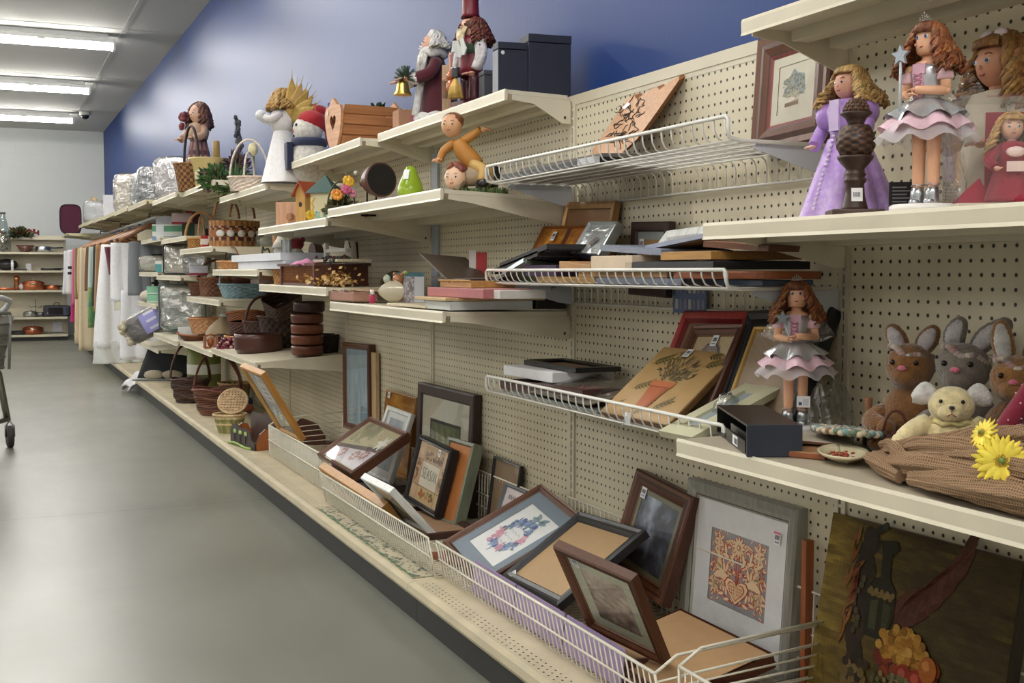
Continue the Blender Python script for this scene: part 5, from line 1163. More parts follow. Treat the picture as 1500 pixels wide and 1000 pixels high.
fslab('framed_picture','gold wood frame lying lowest at the far end of the middle wire shelf','picture frame',yy(795,-.25),yy(880,-.25),-.268,-.05,zm,.014,(170,128,66),rim=.025,mat=WOOD)
fslab('framed_picture','pale blue metal frame lying flat under the black one, middle wire shelf','picture frame',yy(884,-.25),yy(1010,-.25),-.27,-.06,zm,.014,(140,146,166),rim=.02,mat=METAL)
fslab('framed_picture','tan wooden frame lying flat on the blue metal frame, middle wire shelf','picture frame',yy(868,-.22),yy(1000,-.22),-.26,-.05,zm+.0165,.012,(176,136,88),rim=.025,mat=WOOD)
t=thing('framed_picture','grey green frame with silver edge propped at the far end of the middle wire shelf','picture frame',(-.17,yy(748,-.17)-.17,zm+.018));t.rotation_euler=(RAD(-15),RAD(8),0)
m=MB((86,92,76));m.M=Matrix.Translation((-.09,-.13,0));rings(m,.18,.26,[(0,-.012,(74,80,66)),(0,0,(96,102,84)),(.022,.003,(150,156,160)),(.03,0,(116,120,106)),(.03,-.006,(90,90,84))]);m.build('moulding',SATIN,t)
m=MB((116,120,100));m.M=Matrix.Translation((-.09,-.13,-.006));rect(m,.03,.03,.15,.23,0,(122,126,106));m.build('print',PAPER,t)
m=MB((190,200,208));m.box((-.095,-.12,-.008),(-.0905,.02,.004));m.build('silver_edge',METAL,t)
for k,(px0,px1,z_,c,lab)in enumerate(((752,822,.046,(52,42,42),'dark brown flat frame tilted under the glass edged one, middle wire shelf'),(764,836,.064,(46,44,48),'dark frame with pale glass edge lying tilted on top, middle wire shelf'))):
 t=fslab('framed_picture',lab,'picture frame',yy(px0,-.18),yy(px1,-.18),-.25,-.09,zm+z_,.014,c,rim=.022,roll=RAD(-9),mat=SATIN,face=(110,104,106))
fslab('flat_box','dark purple box under the tilted dark frames, middle wire shelf','box',yy(786,-.22),yy(832,-.22),-.255,-.10,zm+.016,.030,(62,44,74),mat=CARD)
m=MB((22,20,24));m.box((-.05,-.04,0),(-.02,.04,.115));tag(m.build('black_case',PLASTIC,None,loc=(0,yy(790,-.05),zm)),'small black case standing behind the tilted dark frames, middle wire shelf','case')
fslab('wooden_box','light wooden flat box left of the cream box, middle wire shelf','box',yy(832,-.24),yy(878,-.24),-.266,-.12,zm+.032,.018,(186,142,94),mat=WOOD,roll=RAD(4))
fslab('cream_box','cream coloured box with fine edge lines on the middle wire shelf','box',yy(877,-.25),yy(938,-.25),-.272,-.10,zm+.030,.036,(214,194,170),mat=CARD)
fslab('framed_picture','pale blue grey frame with a white sticker lying on the cream box, middle wire shelf','picture frame',yy(895,-.22),yy(985,-.22),-.25,-.06,zm+.072,.013,(130,136,154),rim=.022,mat=SATIN,roll=RAD(3))
fslab('framed_picture','black frame with folding easel leg lying on the near half of the middle wire shelf','picture frame',yy(928,-.25),yy(1058,-.25),-.272,-.03,zm+.034,.016,(44,44,48),rim=.03,mat=SATIN)
fslab('framed_picture','gold edged brown frame lying on the black easel frame, middle wire shelf','picture frame',yy(978,-.25),yy(1052,-.25),-.268,.0-.04,zm+.054,.016,(190,146,84),(176,130,70),rim=.03,mat=WOOD)
fslab('framed_picture','blue grey frame with white label topping the near pile, middle wire shelf','picture frame',yy(972,-.18),yy(1068,-.18),-.23,-.04,zm+.090,.010,(150,156,176),rim=.025,mat=SATIN,roll=RAD(-5))
fslab('framed_picture','brown frame with white corner lying askew on the near pile, middle wire shelf','picture frame',yy(1098,-.12),yy(1172,-.12),-.24,-.02,zm+.074,.012,(122,78,52),(104,66,44),rim=.03,mat=WOOD,rz=RAD(14),roll=RAD(4))
t=thing('wooden_plaque','oval edged red brown plank plaque at the near end of the middle wire shelf','plaque',(-.15,yy(1100,-.15)+.02,zm+.014),RAD(8))
m=MB((146,84,50));m.prism([(.112*(abs(cos(a))**.6)*(1 if cos(a)>0 else-1),.155*(abs(sin(a))**.6)*(1 if sin(a)>0 else-1))for a in[2*pi*k/40 for k in range(40)]],0,.016,'z',(150,88,52),(146,80,46));m.build('plank',WOODX,t,bevel=.003)
fslab('picture_book','grey and blue glossy book lying under the red brown plaque, middle wire shelf','book',yy(1050,-.17),yy(1122,-.17),-.18,-.05,zm,.012,(92,112,140),mat=GLOSS)
m=MB((96,112,150));m.box((-.012,-.075,0),(-.009,.075,.10));
for k in range(14):m.box((-.0135,-.07+(k%7)*.02,.01+(k//7)*.04),(-.012,-.058+(k%7)*.02,.035+(k//7)*.04),random.choice([(190,182,186),(150,140,160),(120,130,160)]))
tag(m.build('patterned_card',PAPER,None,loc=(-.004,yy(1013,-.01),.905)),'blue patterned card hanging behind the back rail of the middle wire shelf','card')
zl=.664
fslab('framed_picture','dark red brown frame lying at the far end of the lowest wire shelf','picture frame',yy(755,-.2),yy(880,-.2),-.25,-.03,zl+.012,.026,(72,42,36),rim=.035,mat=WOOD,roll=RAD(-2))
fslab('mirror_tray','grey glass tray lying on the wires under the plastic wrapped print, lowest wire shelf','tray',yy(760,-.24),yy(890,-.24),-.268,-.10,zl,.009,(126,132,128),mat=GLOSS)
fslab('white_box','flat white box on top of the dark red frame, lowest wire shelf','box',yy(758,-.18),yy(862,-.1),-.22,-.02,zl+.042,.028,(224,224,226),mat=CARD,rz=RAD(3))
fslab('framed_picture','small black frame on top of the flat white box, lowest wire shelf','picture frame',yy(790,-.12),yy(868,-.12),-.17,-.03,zl+.072,.013,(30,30,32),rim=.02,mat=GLOSS)
t=thing('wrapped_print','plastic wrapped print of a pink peony lying on the lowest wire shelf','print',(-.18,yy(862,-.18),zl+.014))
m=MB();
def pe(u,v):
 d=math.hypot((u-.5)*1.6,v-.45);return ramp(d*1.7+.3*(fbm(u*7,v*7,3)-.5),[(0,(206,150,140)),(.3,(176,120,118)),(.55,(124,110,98)),(1,(128,120,108))])
m.grid(lambda u,v:(-.09+.18*u,-.17+.34*v,.004+.035*u),16,24,pe,sm=False);m.build('print',PAPER,t,solid=.003)
m=MB();m.grid(lambda u,v:(-.10+.2*u,-.18+.36*v,.012+.036*u+.006*sin(u*9+4*sin(v*7))*sin(v*11)),24,30);m.build('wrap',FILMW,t)
p=at(922,610,x=-.294);t=thing('price_tag','crumpled white paper tag hanging on the rim of the lowest wire shelf','tag',(p.x-.004,p.y,.676))
m=MB((226,226,224));m.grid(lambda u,v:(-.004+.008*sin(u*5+v*6),-.018+.036*u,-.018+.042*v),8,8,sm=False);m.build('paper',FILMW,t);m=MB((232,232,232));m.box((-.002,-.012,-.012),(0,.010,.016));m.build('card',PAPER,t)
m=MB((74,84,112));m.box((-.006,-.09,0),(.006,.09,.012));tag(m.build('blue_rod',SATIN,None,loc=(-.135,yy(985,-.13)-.02,.742),rot=(RAD(12),RAD(-30),RAD(-12))),'dark blue flat edge of a frame wedged under the herb board, lowest wire shelf','frame edge')
m=MB((236,238,240));random.seed(3);m.ball((0,0,.04),(.03,.035,.045),16,12,jit=.16);tag(m.build('bubble_wrap',FILMW,None,loc=(-.19,yy(1068,-.19),zl+.004)),'small bundle of clear wrap between the black framed board and herb board','wrap')
fslab('framed_picture','dark frame lying under the herb board, lowest wire shelf','picture frame',yy(940,-.2),yy(1030,-.2),-.25,-.05,zl,.016,(58,38,30),rim=.03,mat=WOOD)
t=fslab('framed_picture','brown frame lying face down with tan paper back below the folk art print','picture frame',1.97,2.33,-.36,-.10,DECK+.022,.03,(100,56,40),rim=.0001,mat=WOOD,roll=RAD(0),tilt=RAD(-14))
m=MB((176,140,100));m.box((-.122,-.172,.031),(.122,.172,.0325));m.build('paper_back',CARD,t)
t=fslab('framed_picture','dark red brown frame with white inner edge at the front of the nearest wire bin','picture frame',1.93,2.18,-.395,-.22,DECK+.008,.03,(84,46,40),rim=.028,mat=WOOD,face=(176,140,100))
m=MB((156,136,176))
for k in range(3):m.M=Matrix.Translation((0,-.28*k,0));m.box((-.004,-.27,0),(.0,.0,.085))
tag(m.build('lilac_panel',PAPER,None,loc=(-.405,2.93,DECK+.008),rot=(0,RAD(8),0)),'lilac sheet standing just inside the front wires of the nearest full bin','sheet')
fslab('picture_tile','reddish brown wooden board lying on the bin floor behind the flower wreath print','board',3.20,3.36,-.37,-.20,DECK+.006,.014,(120,66,42),mat=WOOD,rz=RAD(10))
m=MB((150,84,48));m.box((-.030,-.008,0),(-.010,.008,.315));tag(m.build('wooden_stick',WOODZ,None,loc=(-.012,1.962,DECK+.006)),'orange brown wooden stick standing right of the silver folk art frame','stick')
t=fslab('framed_picture','dark wooden frame lying flat on the floor of the middle wire bin','picture frame',3.55,4.0,-.36,-.12,DECK+.006,.02,(64,38,32),rim=.03,mat=WOOD)
t=fslab('framed_picture','dark frame with grey glass lying behind the rose picture','picture frame',4.36,4.56,-.30,-.10,DECK+.010,.03,(56,46,44),rim=.03,mat=SATIN,face=(96,100,104))
fslab('wooden_tray','brown curled wooden tray behind the empty farthest bin','tray',4.75,5.05,-.18,-.06,DECK+.008,.03,(78,54,44),rim=.012,mat=WOOD,face=(90,60,46))
t=thing('round_plate','round pink and brown plate lying in the farthest wire bin','plate',(-.22,4.80,DECK+.012));m=MB();m.lathe([(.02,0),(.05,.004),(.085,.012)],28,cols=[(96,44,40),(206,176,176),(90,40,38)]);m.build('plate',GLOSS,t)
def pl(px,x,z):p=at(px,400,x=x);return Vector((p.x,p.y,z))
def boxm(m,w,d,h,col=None,top=None,z=0):return m.box((-w/2,-d/2,z),(w/2,d/2,z+h),col,top)
ZT=1.541
NAVY=(24,29,48)
for(px,x,w,d,h,lab)in((757,-.145,.115,.05,.152,'navy box with a small round white sticker on the top shelf'),(802,-.045,.135,.09,.178,'largest navy box at the back right of the top shelf group'),(730,-.12,.03,.06,.115,'narrow dark grey box half hidden behind the navy boxes')):
 b=pl(px,x,ZT-.002);t=thing('storage_box',lab,'box',(b.x,b.y+(.02 if px!=730 else .10),ZT-.001),RAD(-6))
 m=MB(NAVY if px!=730 else(58,60,70));boxm(m,w,d,h*.86);m.build('box_body',finish('navy leathercloth',.55,var=.15,vscale=200,bump=.3,bscale=500),t,bevel=.002)
 m=MB(NAVY if px!=730 else(58,60,70));boxm(m,w+.003,d+.003,h*.14-.001,None,None,h*.86+.001);m.build('lid',MATS['navy leathercloth'],t,bevel=.002)
 if px==757:
  m=MB((150,152,160));m.box((-w/2-.0025,-d/2-.001,0),(-w/2-.0005,d/2,h*.84));m.build('grey_spine',CARD,t)
  m=MB((214,214,216));m.ball((-w*.38,-d/2-.001,h*.79),(.006,.001,.006),12,6);m.build('round_sticker',PAPER,t)
b=pl(690,-.115,ZT);t=thing('nutcracker_figure','tall wooden nutcracker figure with curly brown wig, white beard and small violin','figure',b,RAD(-80));t.scale=(1.3,1.25,1.0)
m=MB((150,112,140));boxm(m,.07,.095,.018,None,None);boxm(m,.06,.085,.016,(96,30,44),None,.018);m.build('stand',SATIN,t,bevel=.002)
for s in(-1,1):m=MB((74,26,36));m.lathe([(.016,.034),(.017,.05),(.0155,.10),(.018,.125)],14,c=(s*.019,0,0));m.build('leg',SATIN,t)
m=MB((104,26,40));m.lathe([(.036,.12),(.038,.15),(.034,.20),(.038,.235),(.030,.25)],20,sy=.8);m.build('body',SATIN,t)
m=MB((40,66,46));m.lathe([(.0385,.19),(.036,.205),(.0355,.225)],20,sy=.84);m.build('green_sash',FABRIC,t)
for s in(-1,1):
 m=MB((214,208,206));limb(m,smoothpts([(s*.043,0,.232),(s*.054,-.002,.18),(s*.048,-.014,.135)],3),[.015,.016,.0165,.016,.0155,.015,.014],(212,206,208),12);a_=m.build('ermine_sleeve',PLUSH,t)
 m=MB((30,30,34));random.seed(3+s);[m.ball((s*.052+random.uniform(-.012,.012),-.012,.14+.012*k),.0028,6,4)for k in range(8)];m.build('ermine_spots',PLUSH,a_)
 hand(t,(s*.046,-.018,.118),RAD(-90),1.6,(206,150,128))
m=MB((214,166,140));m.lathe([(.019,.245),(.024,.26),(.025,.29),(.022,.305)],18);m.build('head',SKIN,t)
m=MB((204,186,150));m.grid(lambda u,v:((u-.5)*.045*(1-.6*v),-.024-.012*sin(pi*v)*(1-abs(u-.5)),.275-.062*v+.004*sin(u*22)),10,8);m.build('beard',HAIR,t,solid=.008)
m=MB((206,210,208));m.grid(lambda u,v:((u-.5)*(.05+.03*v),-.036-.006*sin(u*9),.235-.055*v*(1-.35*(int(u*5)%2))),15,6,sm=False);m.build('lace_jabot',FABRIC,t,solid=.004)
m=MB((40,28,28));[m.ball((s*.009,-.0235,.288),.003,8,6)for s in(-1,1)];m.build('eyes',GLOSS,t)
m=MB((206,150,128));m.ball((0,-.027,.279),(.004,.007,.005),8,6);m.build('nose',SKIN,t)
m=MB((92,42,28));m.ball((0,.006,.285),(.033,.031,.034),16,10);curls(m,(0,.004,.28),.033,.06,110,(104,50,34),-.5,pi+.5,r=.0042,amp=.008,seedv=3,flare=1.5);m.build('wig',HAIR,t)
m=MB((110,26,40));m.lathe([(.026,.312),(.023,.325),(.021,.375),(.024,.385)],18);m.build('tall_hat',SATIN,t)
v=MB((168,86,48))
for(z_,r)in((.085,.021),(.118,.017)):v.lathe([(r*.98,-.005),(r,0),(r*.98,.005)],18,c=(0,0,0))if False else v.ball((-.012,-.055,z_),(r,.009,r*1.05),16,9)
vi=v.build('violin',GLOSS,t);v=MB((196,140,120));v.box((-.016,-.058,.13),(-.008,-.052,.182));v.ball((-.012,-.055,.186),(.007,.005,.009),8,6);v.build('violin_neck',GLOSS,vi)
v=MB((206,170,96))
for k in range(34):a=random.uniform(0,6.3);v.tube([(.012,-.055,.11),(.012+.016*cos(a),-.055+.014*sin(a),.075),(.012+.022*cos(a),-.055+.018*sin(a),.04)],.0028,4,jit((206,168,92),20))
v.build('straw_broom',WICKER,t)
v=MB((120,124,134));v.lathe([(.009,.108),(.012,.114),(.010,.135),(.013,.14)],14,c=(.012,-.055,0));v.build('broom_cap',METAL,t)
b=pl(655,-.165,ZT);t=thing('wooden_post','stack of wooden blocks forming a post between santa and the nutcracker','post',b,RAD(-20))
for k,(z0,z1,c)in enumerate(((0,.055,(170,138,106)),(.055,.115,(124,92,66)),(.115,.168,(182,150,118)))):m=MB(c);m.box((-.015-.001*(k==1),-.012,z0+.0003),(.015+.001*(k==1),.012,z1));m.build('block',WOODZ,t,bevel=.001)
b=pl(636,-.125,ZT);t=thing('santa_figure','white bearded santa figure in a maroon velvet robe with white fur trim','figure',b,RAD(-95));t.scale=(1.28,1.28,1.28)
m=MB((74,16,30));m.grid(lambda u,v:(lerp(.026,.068,v)*cos(2*pi*u)*(1+.05*sin(10*pi*u)*v),.004+.02*v+lerp(.022,.066,v)*sin(2*pi*u),.19-.187*v),40,8);m.build('robe',FABRIC,t)
m=MB((224,222,222));m.tube([(.070*cos(a),.024+.068*sin(a),.014+.003*sin(9*a))for a in[2*pi*k/36 for k in range(36)]],.0125,8,closed=True);m.build('fur_hem',PLUSH,t)
m=MB((224,222,222));m.tube(smoothpts([(0,-.026,.185),(.004,-.034,.13),(.008,-.046,.07),(.01,-.056,.02)],3),.0105,8);m.build('fur_front',PLUSH,t)
for s in(-1,1):m=MB((80,18,34));limb(m,smoothpts([(s*.03,0,.17),(s*.05,-.022,.135),(s*.034,-.058,.12)],3),.017,(80,18,34),12);a_=m.build('sleeve',FABRIC,t);m=MB((224,222,222));m.ball((s*.032,-.062,.119),.018,12,8,jit=.06);m.build('fur_cuff',PLUSH,a_);hand(t,(s*.030,-.078,.116),RAD(-90),1.7,(214,160,140))
m=MB((214,164,140));m.ball((0,-.006,.222),(.024,.024,.027),18,12);m.build('head',SKIN,t);doll_face(t,(0,-.008,.224),.0245,skin=(214,164,140))
m=MB((226,224,222));m.tube([(.03*cos(a),.002+.03*sin(a),.196+.004*sin(5*a))for a in[2*pi*k/24 for k in range(24)]],.013,8,closed=True);m.build('fur_collar',PLUSH,t)
m=MB((214,210,206));m.ball((0,.006,.23),(.03,.028,.029),14,9);curls(m,(0,.0,.226),.030,.02,110,(222,218,214),-.35,pi+.35,r=.003,amp=.009,seedv=9,flare=1.7)
random.seed(12)
for k in range(60):a=random.uniform(-2.6,-.5);q=random.random();m.tube([(.02*cos(a),-.006+.022*sin(a),.208),(.028*cos(a),-.012+.03*sin(a),.19-.02*q),(.02*cos(a)+.004*sin(9*q),-.016+.03*sin(a),.165-.03*q)],.003,5,jit((222,219,215),12))
m.build('hair_and_beard',HAIR,t)
m=MB((44,62,44));random.seed(2)
for k in range(70):a=random.uniform(0,6.3);e=random.uniform(-.6,1.4);L_=.032;m.tube([(.03,-.088,.118),(.03+L_*cos(a)*cos(e),-.088+L_*sin(a)*cos(e),.122+L_*sin(e))],[.003,.001],4,jit((50,70,48),16))
m.build('fir_sprig',LEAF,t)
m=MB((206,178,92));m.lathe([(.002,0),(.012,-.003),(.017,-.012),(.019,-.028),(.025,-.038),(.026,-.041)],20,c=(.03,-.096,.112));m.build('gold_bell',METAL,t)
b=pl(600,-.17,1.523);t=thing('carton','small tan carton with a pink front beside the wooden heart crate','carton',(-.115,pl(601,-.115,0).y,ZT),RAD(-3))
m=MB((178,132,104));boxm(m,.11,.085,.082);m.build('carton_body',CARD,t,bevel=.001);m=MB((186,104,122));m.box((-.01,-.0438,.004),(.052,-.0428,.066));m.build('pink_panel',PAPER,t);m=MB((206,196,184));m.grid(lambda u,v:(-.05+.10*u,-.042+.05*v,.083+.006*v+.002*sin(u*30)),16,3);m.build('torn_tape',PAPER,t)
b=pl(536,-.16,1.523);t=thing('heart_crate','light wooden slatted crate with a heart cut in its scalloped end','crate',(-.15,pl(536,-.15,0).y,1.523),RAD(-84));t.scale=(1.5,1.5,1.55)
WD=(200,144,98)
def heartend(x):
 m=MB(WD);o_=[(-.03,0),(.03,0),(.052,.04),(.062,.085),(.058,.108),(.034,.106),(.02,.118),(0,.130),(-.02,.118),(-.034,.106),(-.058,.108),(-.062,.085),(-.052,.04)]
 hp=[]
 N=26
 for k in range(N):a=2*pi*k/N-pi/2;hp.append((.0215*(sin(a+pi/2)**3)*(1),.066+.019*(13*cos(a+pi/2)-5*cos(2*(a+pi/2))-2*cos(3*(a+pi/2))-cos(4*(a+pi/2)))/13))
 def ray_out(k):
  cx_,cy_=0,.066;dx,dy=hp[k][0]-cx_,hp[k][1]-cy_;best=None
  L_=math.hypot(dx,dy)or 1e-6;dx/=L_;dy/=L_
  for(p,q)in zip(o_,o_[1:]+o_[:1]):
   ex,ey=q[0]-p[0],q[1]-p[1];den=dx*ey-dy*ex
   if abs(den)<1e-9:continue
   t_=((p[0]-cx_)*ey-(p[1]-cy_)*ex)/den;s_=((p[0]-cx_)*dy-(p[1]-cy_)*dx)/den
   if t_>0 and-1e-6<=s_<=1+1e-6 and(best is None or t_>best):best=t_
  return(cx_+dx*best,cy_+dy*best)
 ou=[ray_out(k)for k in range(N)]
 for k in range(N):
  k2=(k+1)%N
  for xx_,fl in((x,0),(x+.008,1)):m.face([m.pv((xx_,p[0],p[1]))for p in(hp[k],hp[k2],ou[k2],ou[k])])
  m.face([m.pv(p)for p in((x,*hp[k]),(x,*hp[k2]),(x+.008,*hp[k2]),(x+.008,*hp[k]))],(120,74,44));m.face([m.pv(p)for p in((x,*ou[k]),(x,*ou[k2]),(x+.008,*ou[k2]),(x+.008,*ou[k]))])
 return m
def swap(m):
 m.v=[Vector((p.y,p.x,p.z))for p in m.v];return m
for x_ in(-.095,.087):swap(heartend(x_)).build('heart_end',WOODX,t)
for s in(-1,1):
 for k in range(4):
  z0=.004+k*.0265;xo=.032+.007*k;m=MB((184,124,78));m.prism([(s*xo,z0),(s*(xo+.006),z0+.002),(s*(xo+.012),z0+.024),(s*(xo+.006),z0+.024)],-.085,.085,'y');m.build('side_slat',WOOD,t,bevel=.001)
m=MB((150,96,58));m.box((-.03,-.085,.002),(.03,.085,.008));m.build('crate_floor',WOOD,t)
m=MB((216,214,210));m.ball((-.036,-.0965,.092),(.006,.001,.009),10,6);m.build('white_sticker',PAPER,t)
def foliage(name,label,loc,R,n,cols,ln=.02,squash=.8,seed=1,cat='plant',stem=None,wd=.45,par=None):
 random.seed(seed);m=MB()
 for k in range(n):
  a,e,q=random.uniform(0,6.3),random.uniform(-.5,1.5),random.random()**.5
  c=Vector((R*q*cos(a)*cos(e),R*q*sin(a)*cos(e),R*q*sin(e)*squash+R*.5));d=Vector((cos(a)*cos(e),sin(a)*cos(e),sin(e)*.7+random.uniform(-.4,.4))).normalized();s_=d.orthogonal().normalized();L_=ln*random.uniform(.6,1.2)
  s_=Quaternion(d,random.uniform(0,6.3))@s_
  m.face([m.pv(p)for p in(c,c+d*L_*.45+s_*L_*wd/2,c+d*L_,c+d*L_*.45-s_*L_*wd/2)],jit(random.choice(cols),14))
 if par is not None:return m.build(name,LEAF,par,loc=loc)
 o=m.build(name,LEAF,None,loc=loc);return tag(o,label,cat)
foliage('fir_pick','small dark green fir bunch standing behind the wooden heart crate',(-.04,pl(556,-.04,0).y,1.66),.05,260,[(40,66,48),(52,80,56),(36,54,42)],.026,.8,4)
m=MB((70,92,170));m.M=Matrix.Translation((0,0,0));m.box((0,-.010,0),(.12,.010,.215));m.box((-.002,-.0105,0),(0.0,.0105,.215),(36,60,140))
tag(m.build('blue_board',SATIN,None,loc=(-.235,pl(482,-.235,0).y-.05,1.523),rot=(0,0,RAD(72))),'thin bright blue board standing edge on between the snowman and the heart crate','board')
ZC,ZD=1.240,1.2135
b=pl(602,-.30,ZC-.004);t=thing('ceramic_pear','glossy green ceramic pear with a white price sticker','pear',b);t.scale=(1.15,1.15,1.3)
m=MB((142,170,44));m.lathe([(.010,0),(.026,.003),(.036,.018),(.0385,.034),(.034,.052),(.025,.070),(.019,.084),(.0135,.094),(.005,.098)],28);m.build('pear_body',GLOSS,t)
m=MB((90,80,40));m.tube([(0,0,.096),(.003,0,.106)],.0025,6);m.build('stem',WOODZ,t);m=MB((232,234,236));m.M=Matrix.LocRotScale(Vector((-.016,-.0165,.074)),Euler((RAD(72),0,RAD(-42))),None);rect(m,-.008,-.014,.008,.012,.006,(236,238,240));m.build('price_sticker',PAPER,t)
b=pl(674,-.235,ZC-.006);t=thing('boys_figurine','resin figurine of one boy in orange leapfrogging over another on a grassy base','figurine',b,RAD(-38));t.scale=(1.55,1.5,1.6)
random.seed(5);m=MB((110,92,84));m.grid(lambda u,v:((.10*v+.005)*cos(2*pi*u)*1.15,(.045*v+.004)*sin(2*pi*u),.016*(1-v**3)+.004*fbm(u*12,v*6,2)*(1-v)),40,10,lambda u,v:(112,94,86)if .25<u<.72 else(74,92,48));m.build('base',MATTE,t)
m=MB((78,98,46));[m.tube([(x_,y_,.008),(x_+random.uniform(-.004,.004),y_-.003,.022)],[.0018,.0006],4,jit((82,102,50),18))for x_,y_ in[(random.uniform(.0,.10),random.uniform(-.04,.01))for k in range(160)]];m.build('grass',LEAF,t)
OR=(176,120,50)
m=MB(OR)
limb(m,smoothpts([(-.004,0,.118),(.006,0,.098),(.022,.002,.08),(.036,.004,.066)],3),[.012,.0145,.017,.018,.0185,.019,.0195,.019,.018,.017],OR,12);m.build('tunic',MATTE,t)
m=MB((212,162,124));m.ball((-.016,-.004,.147),(.0215,.021,.0235),18,12);m.build('head',SKIN,t);doll_face(t,(-.017,-.006,.147),.0212,eye=(96,70,50),skin=(212,162,124))
m=MB((128,78,46));m.ball((-.015,.002,.156),(.0232,.0215,.0175),16,9,jit=.06);m.build('hair',HAIR,t)
for s,P_ in((-1,[(-.010,0,.114),(-.032,-.006,.098),(-.040,-.012,.078)]),(1,[(.006,0,.116),(.026,.0,.126),(.044,-.002,.138)])):m=MB(OR);limb(m,smoothpts(P_,3),[.009,.009,.0088,.0085,.0082,.0078,.0074],OR,10);a_=m.build('sleeve',MATTE,t);hand(t,P_[-1],RAD(-100)if s<0 else RAD(10),1.15,(206,156,116))
for s in(-1,1):m=MB((206,160,90));limb(m,smoothpts([(.03,s*.010,.068),(.056,s*.024,.058),(.052,s*.028,.036)],3),[.012,.0115,.011,.0105,.0095,.009,.008],(196,160,96),10);m.build('leg',MATTE,t)
m=MB((34,30,30));m.ball((.056,-.03,.032),(.014,.009,.008),10,7);m.build('dark_shoe',GLOSS,t);m=MB((34,30,30));m.ball((.056,.03,.032),(.014,.009,.008),10,7);m.build('dark_shoe',GLOSS,t)
m=MB((224,186,158));m.ball((-.002,-.026,.042),(.0225,.0225,.0235),18,12);m.build('lower_head',SKIN,t);doll_face(t,(-.004,-.028,.042),.0222,eye=(80,60,50),skin=(222,182,154))
m=MB((124,66,50));random.seed(8);[m.ball((-.002+.021*cos(a_)*cos(e_),-.022+.021*sin(a_)*cos(e_),.046+.022*sin(e_)),.0075,8,6,jit((126,68,52),14))for a_,e_ in[(random.uniform(0,6.3),random.uniform(.35,1.5))for k in range(40)]];m.build('lower_hair',HAIR,t)
m=MB((150,130,106));limb(m,smoothpts([(.016,-.01,.045),(.042,-.008,.046),(.066,-.006,.03)],3),[.019,.0195,.02,.0195,.019,.017,.014],(150,130,106),12);m.build('lower_body',MATTE,t)
for s in(-1,1):m=MB((150,130,106));limb(m,[(.012,s*.018-.012,.038),(.002,s*.022-.016,.018)],[.008,.007],(150,130,106),10);m.build('lower_arm',MATTE,t);hand(t,(.0,s*.024-.018,.012),RAD(190),1.0,(214,172,142))
M,w,h=leanmat((703,245),(730,222),-.06,-.10,ZC-.006);frame('framed_picture','small black frame leaning behind the figurine on the second shelf',M,w,.10,.012,black,blank((70,74,80)),mats=((0,(0,0,0)),),pname='dark_print')
m=MB((26,26,30));m.lathe([(.014,0),(.016,.03),(.008,.05),(.012,.062),(.004,.072)],14);tag(m.build('black_figurine',GLOSS,None,loc=(-.06,pl(700,-.06,0).y+.1,ZC-.008)),'small black shape standing between the boys figurine and the pegboard','figurine')
M,w,h=leanmat((634,240),(637,238),-.05,-.14,ZC-.006);m=MB((40,34,32));m.prism([(-.05,0),(.05,0),(.0,.07)],-.002,.002,'y',(190,188,186),(60,50,46));tag(m.build('easel_card',PAPER,None,loc=(-.10,pl(636,-.1,0).y,ZC-.005),rot=(0,0,RAD(40))),'small pointed card on a stand between the pear and the figurine','card')
b=pl(541,-.27,ZD+.004);t=thing('spot_lamp','brown metal spotlight lamp with a black open mouth','lamp',(b.x,b.y-.03,ZD+.003),RAD(-8));t.scale=(1.45,1.45,1.4)
BRN=(84,52,42)
m=MB((30,26,26));[m.tube([(s*.012,-.008,.002),(s*.012,-.008,.075),(0,-.004,.088)],.0024,6)for s in(-1,1)];m.tube([(-.03,-.02,.003),(.03,-.02,.003)],.003,6);m.tube([(-.012,-.008,.003),(-.012,.03,.003)],.003,6);m.tube([(.012,-.008,.003),(.012,.03,.003)],.003,6);m.build('yoke',METAL,t)
hd=MB(BRN);hd.M=Matrix.LocRotScale(Vector((.014,-.012,.098)),Euler((RAD(88),0,RAD(22))),None)
hd.lathe([(.008,-.075),(.012,-.07),(.014,-.055),(.019,-.052),(.0195,-.044),(.017,-.042),(.020,-.034),(.034,-.026),(.042,-.008),(.045,.012),(.047,.014),(.047,.021),(.043,.022)],28);l_=hd.build('lamp_head',SATIN,t)
hd=MB((20,18,18));hd.M=Matrix.LocRotScale(Vector((.014,-.012,.098)),Euler((RAD(88),0,RAD(22))),None);hd.lathe([(.0425,.0225),(.041,.012),(.030,-.012),(.006,-.02)],28,cap=True);hd.build('dark_mouth',MATTE,l_)
m=MB((206,200,190));m.ball((-.034,.040,.122),(.006,.005,.006),8,6);m.ball((-.005,.01,.128),(.005,.004,.005),8,6);m.build('light_knobs',PLASTIC,t)
b=pl(533,-.13,ZD);t=thing('gift_carton','pink faced carton standing behind the brown spotlight lamp','carton',(-.16,b.y-.05,ZD),RAD(0))
m=MB((176,132,110));boxm(m,.19,.08,.082);m.build('carton_body',CARD,t);m=MB((188,112,130));m.box((.0,-.0412,.006),(.075,-.0405,.076));m.box((-.0958,-.036,.006),(-.0952,.036,.078));m.build('pink_panels',PAPER,t)
m=MB((40,46,40));m.lathe([(.012,0),(.013,.010),(.006,.018)],12);tag(m.build('dark_pot',SATIN,None,loc=tuple(pl(584,-.32,ZC-.008))),'tiny dark pot beside the green pear','pot')
b=pl(499,-.34,ZD+.003);t=thing('flower_basket','small mossy basket of yellow and pink silk flowers between birdhouse and lamp','basket',(b.x,b.y-.02,ZD+.003));t.scale=(1.3,1.3,1.35)
m=MB((70,62,40));m.lathe([(.036,0),(.044,.02),(.042,.036)],20);m.build('basket_body',WICKER,t)
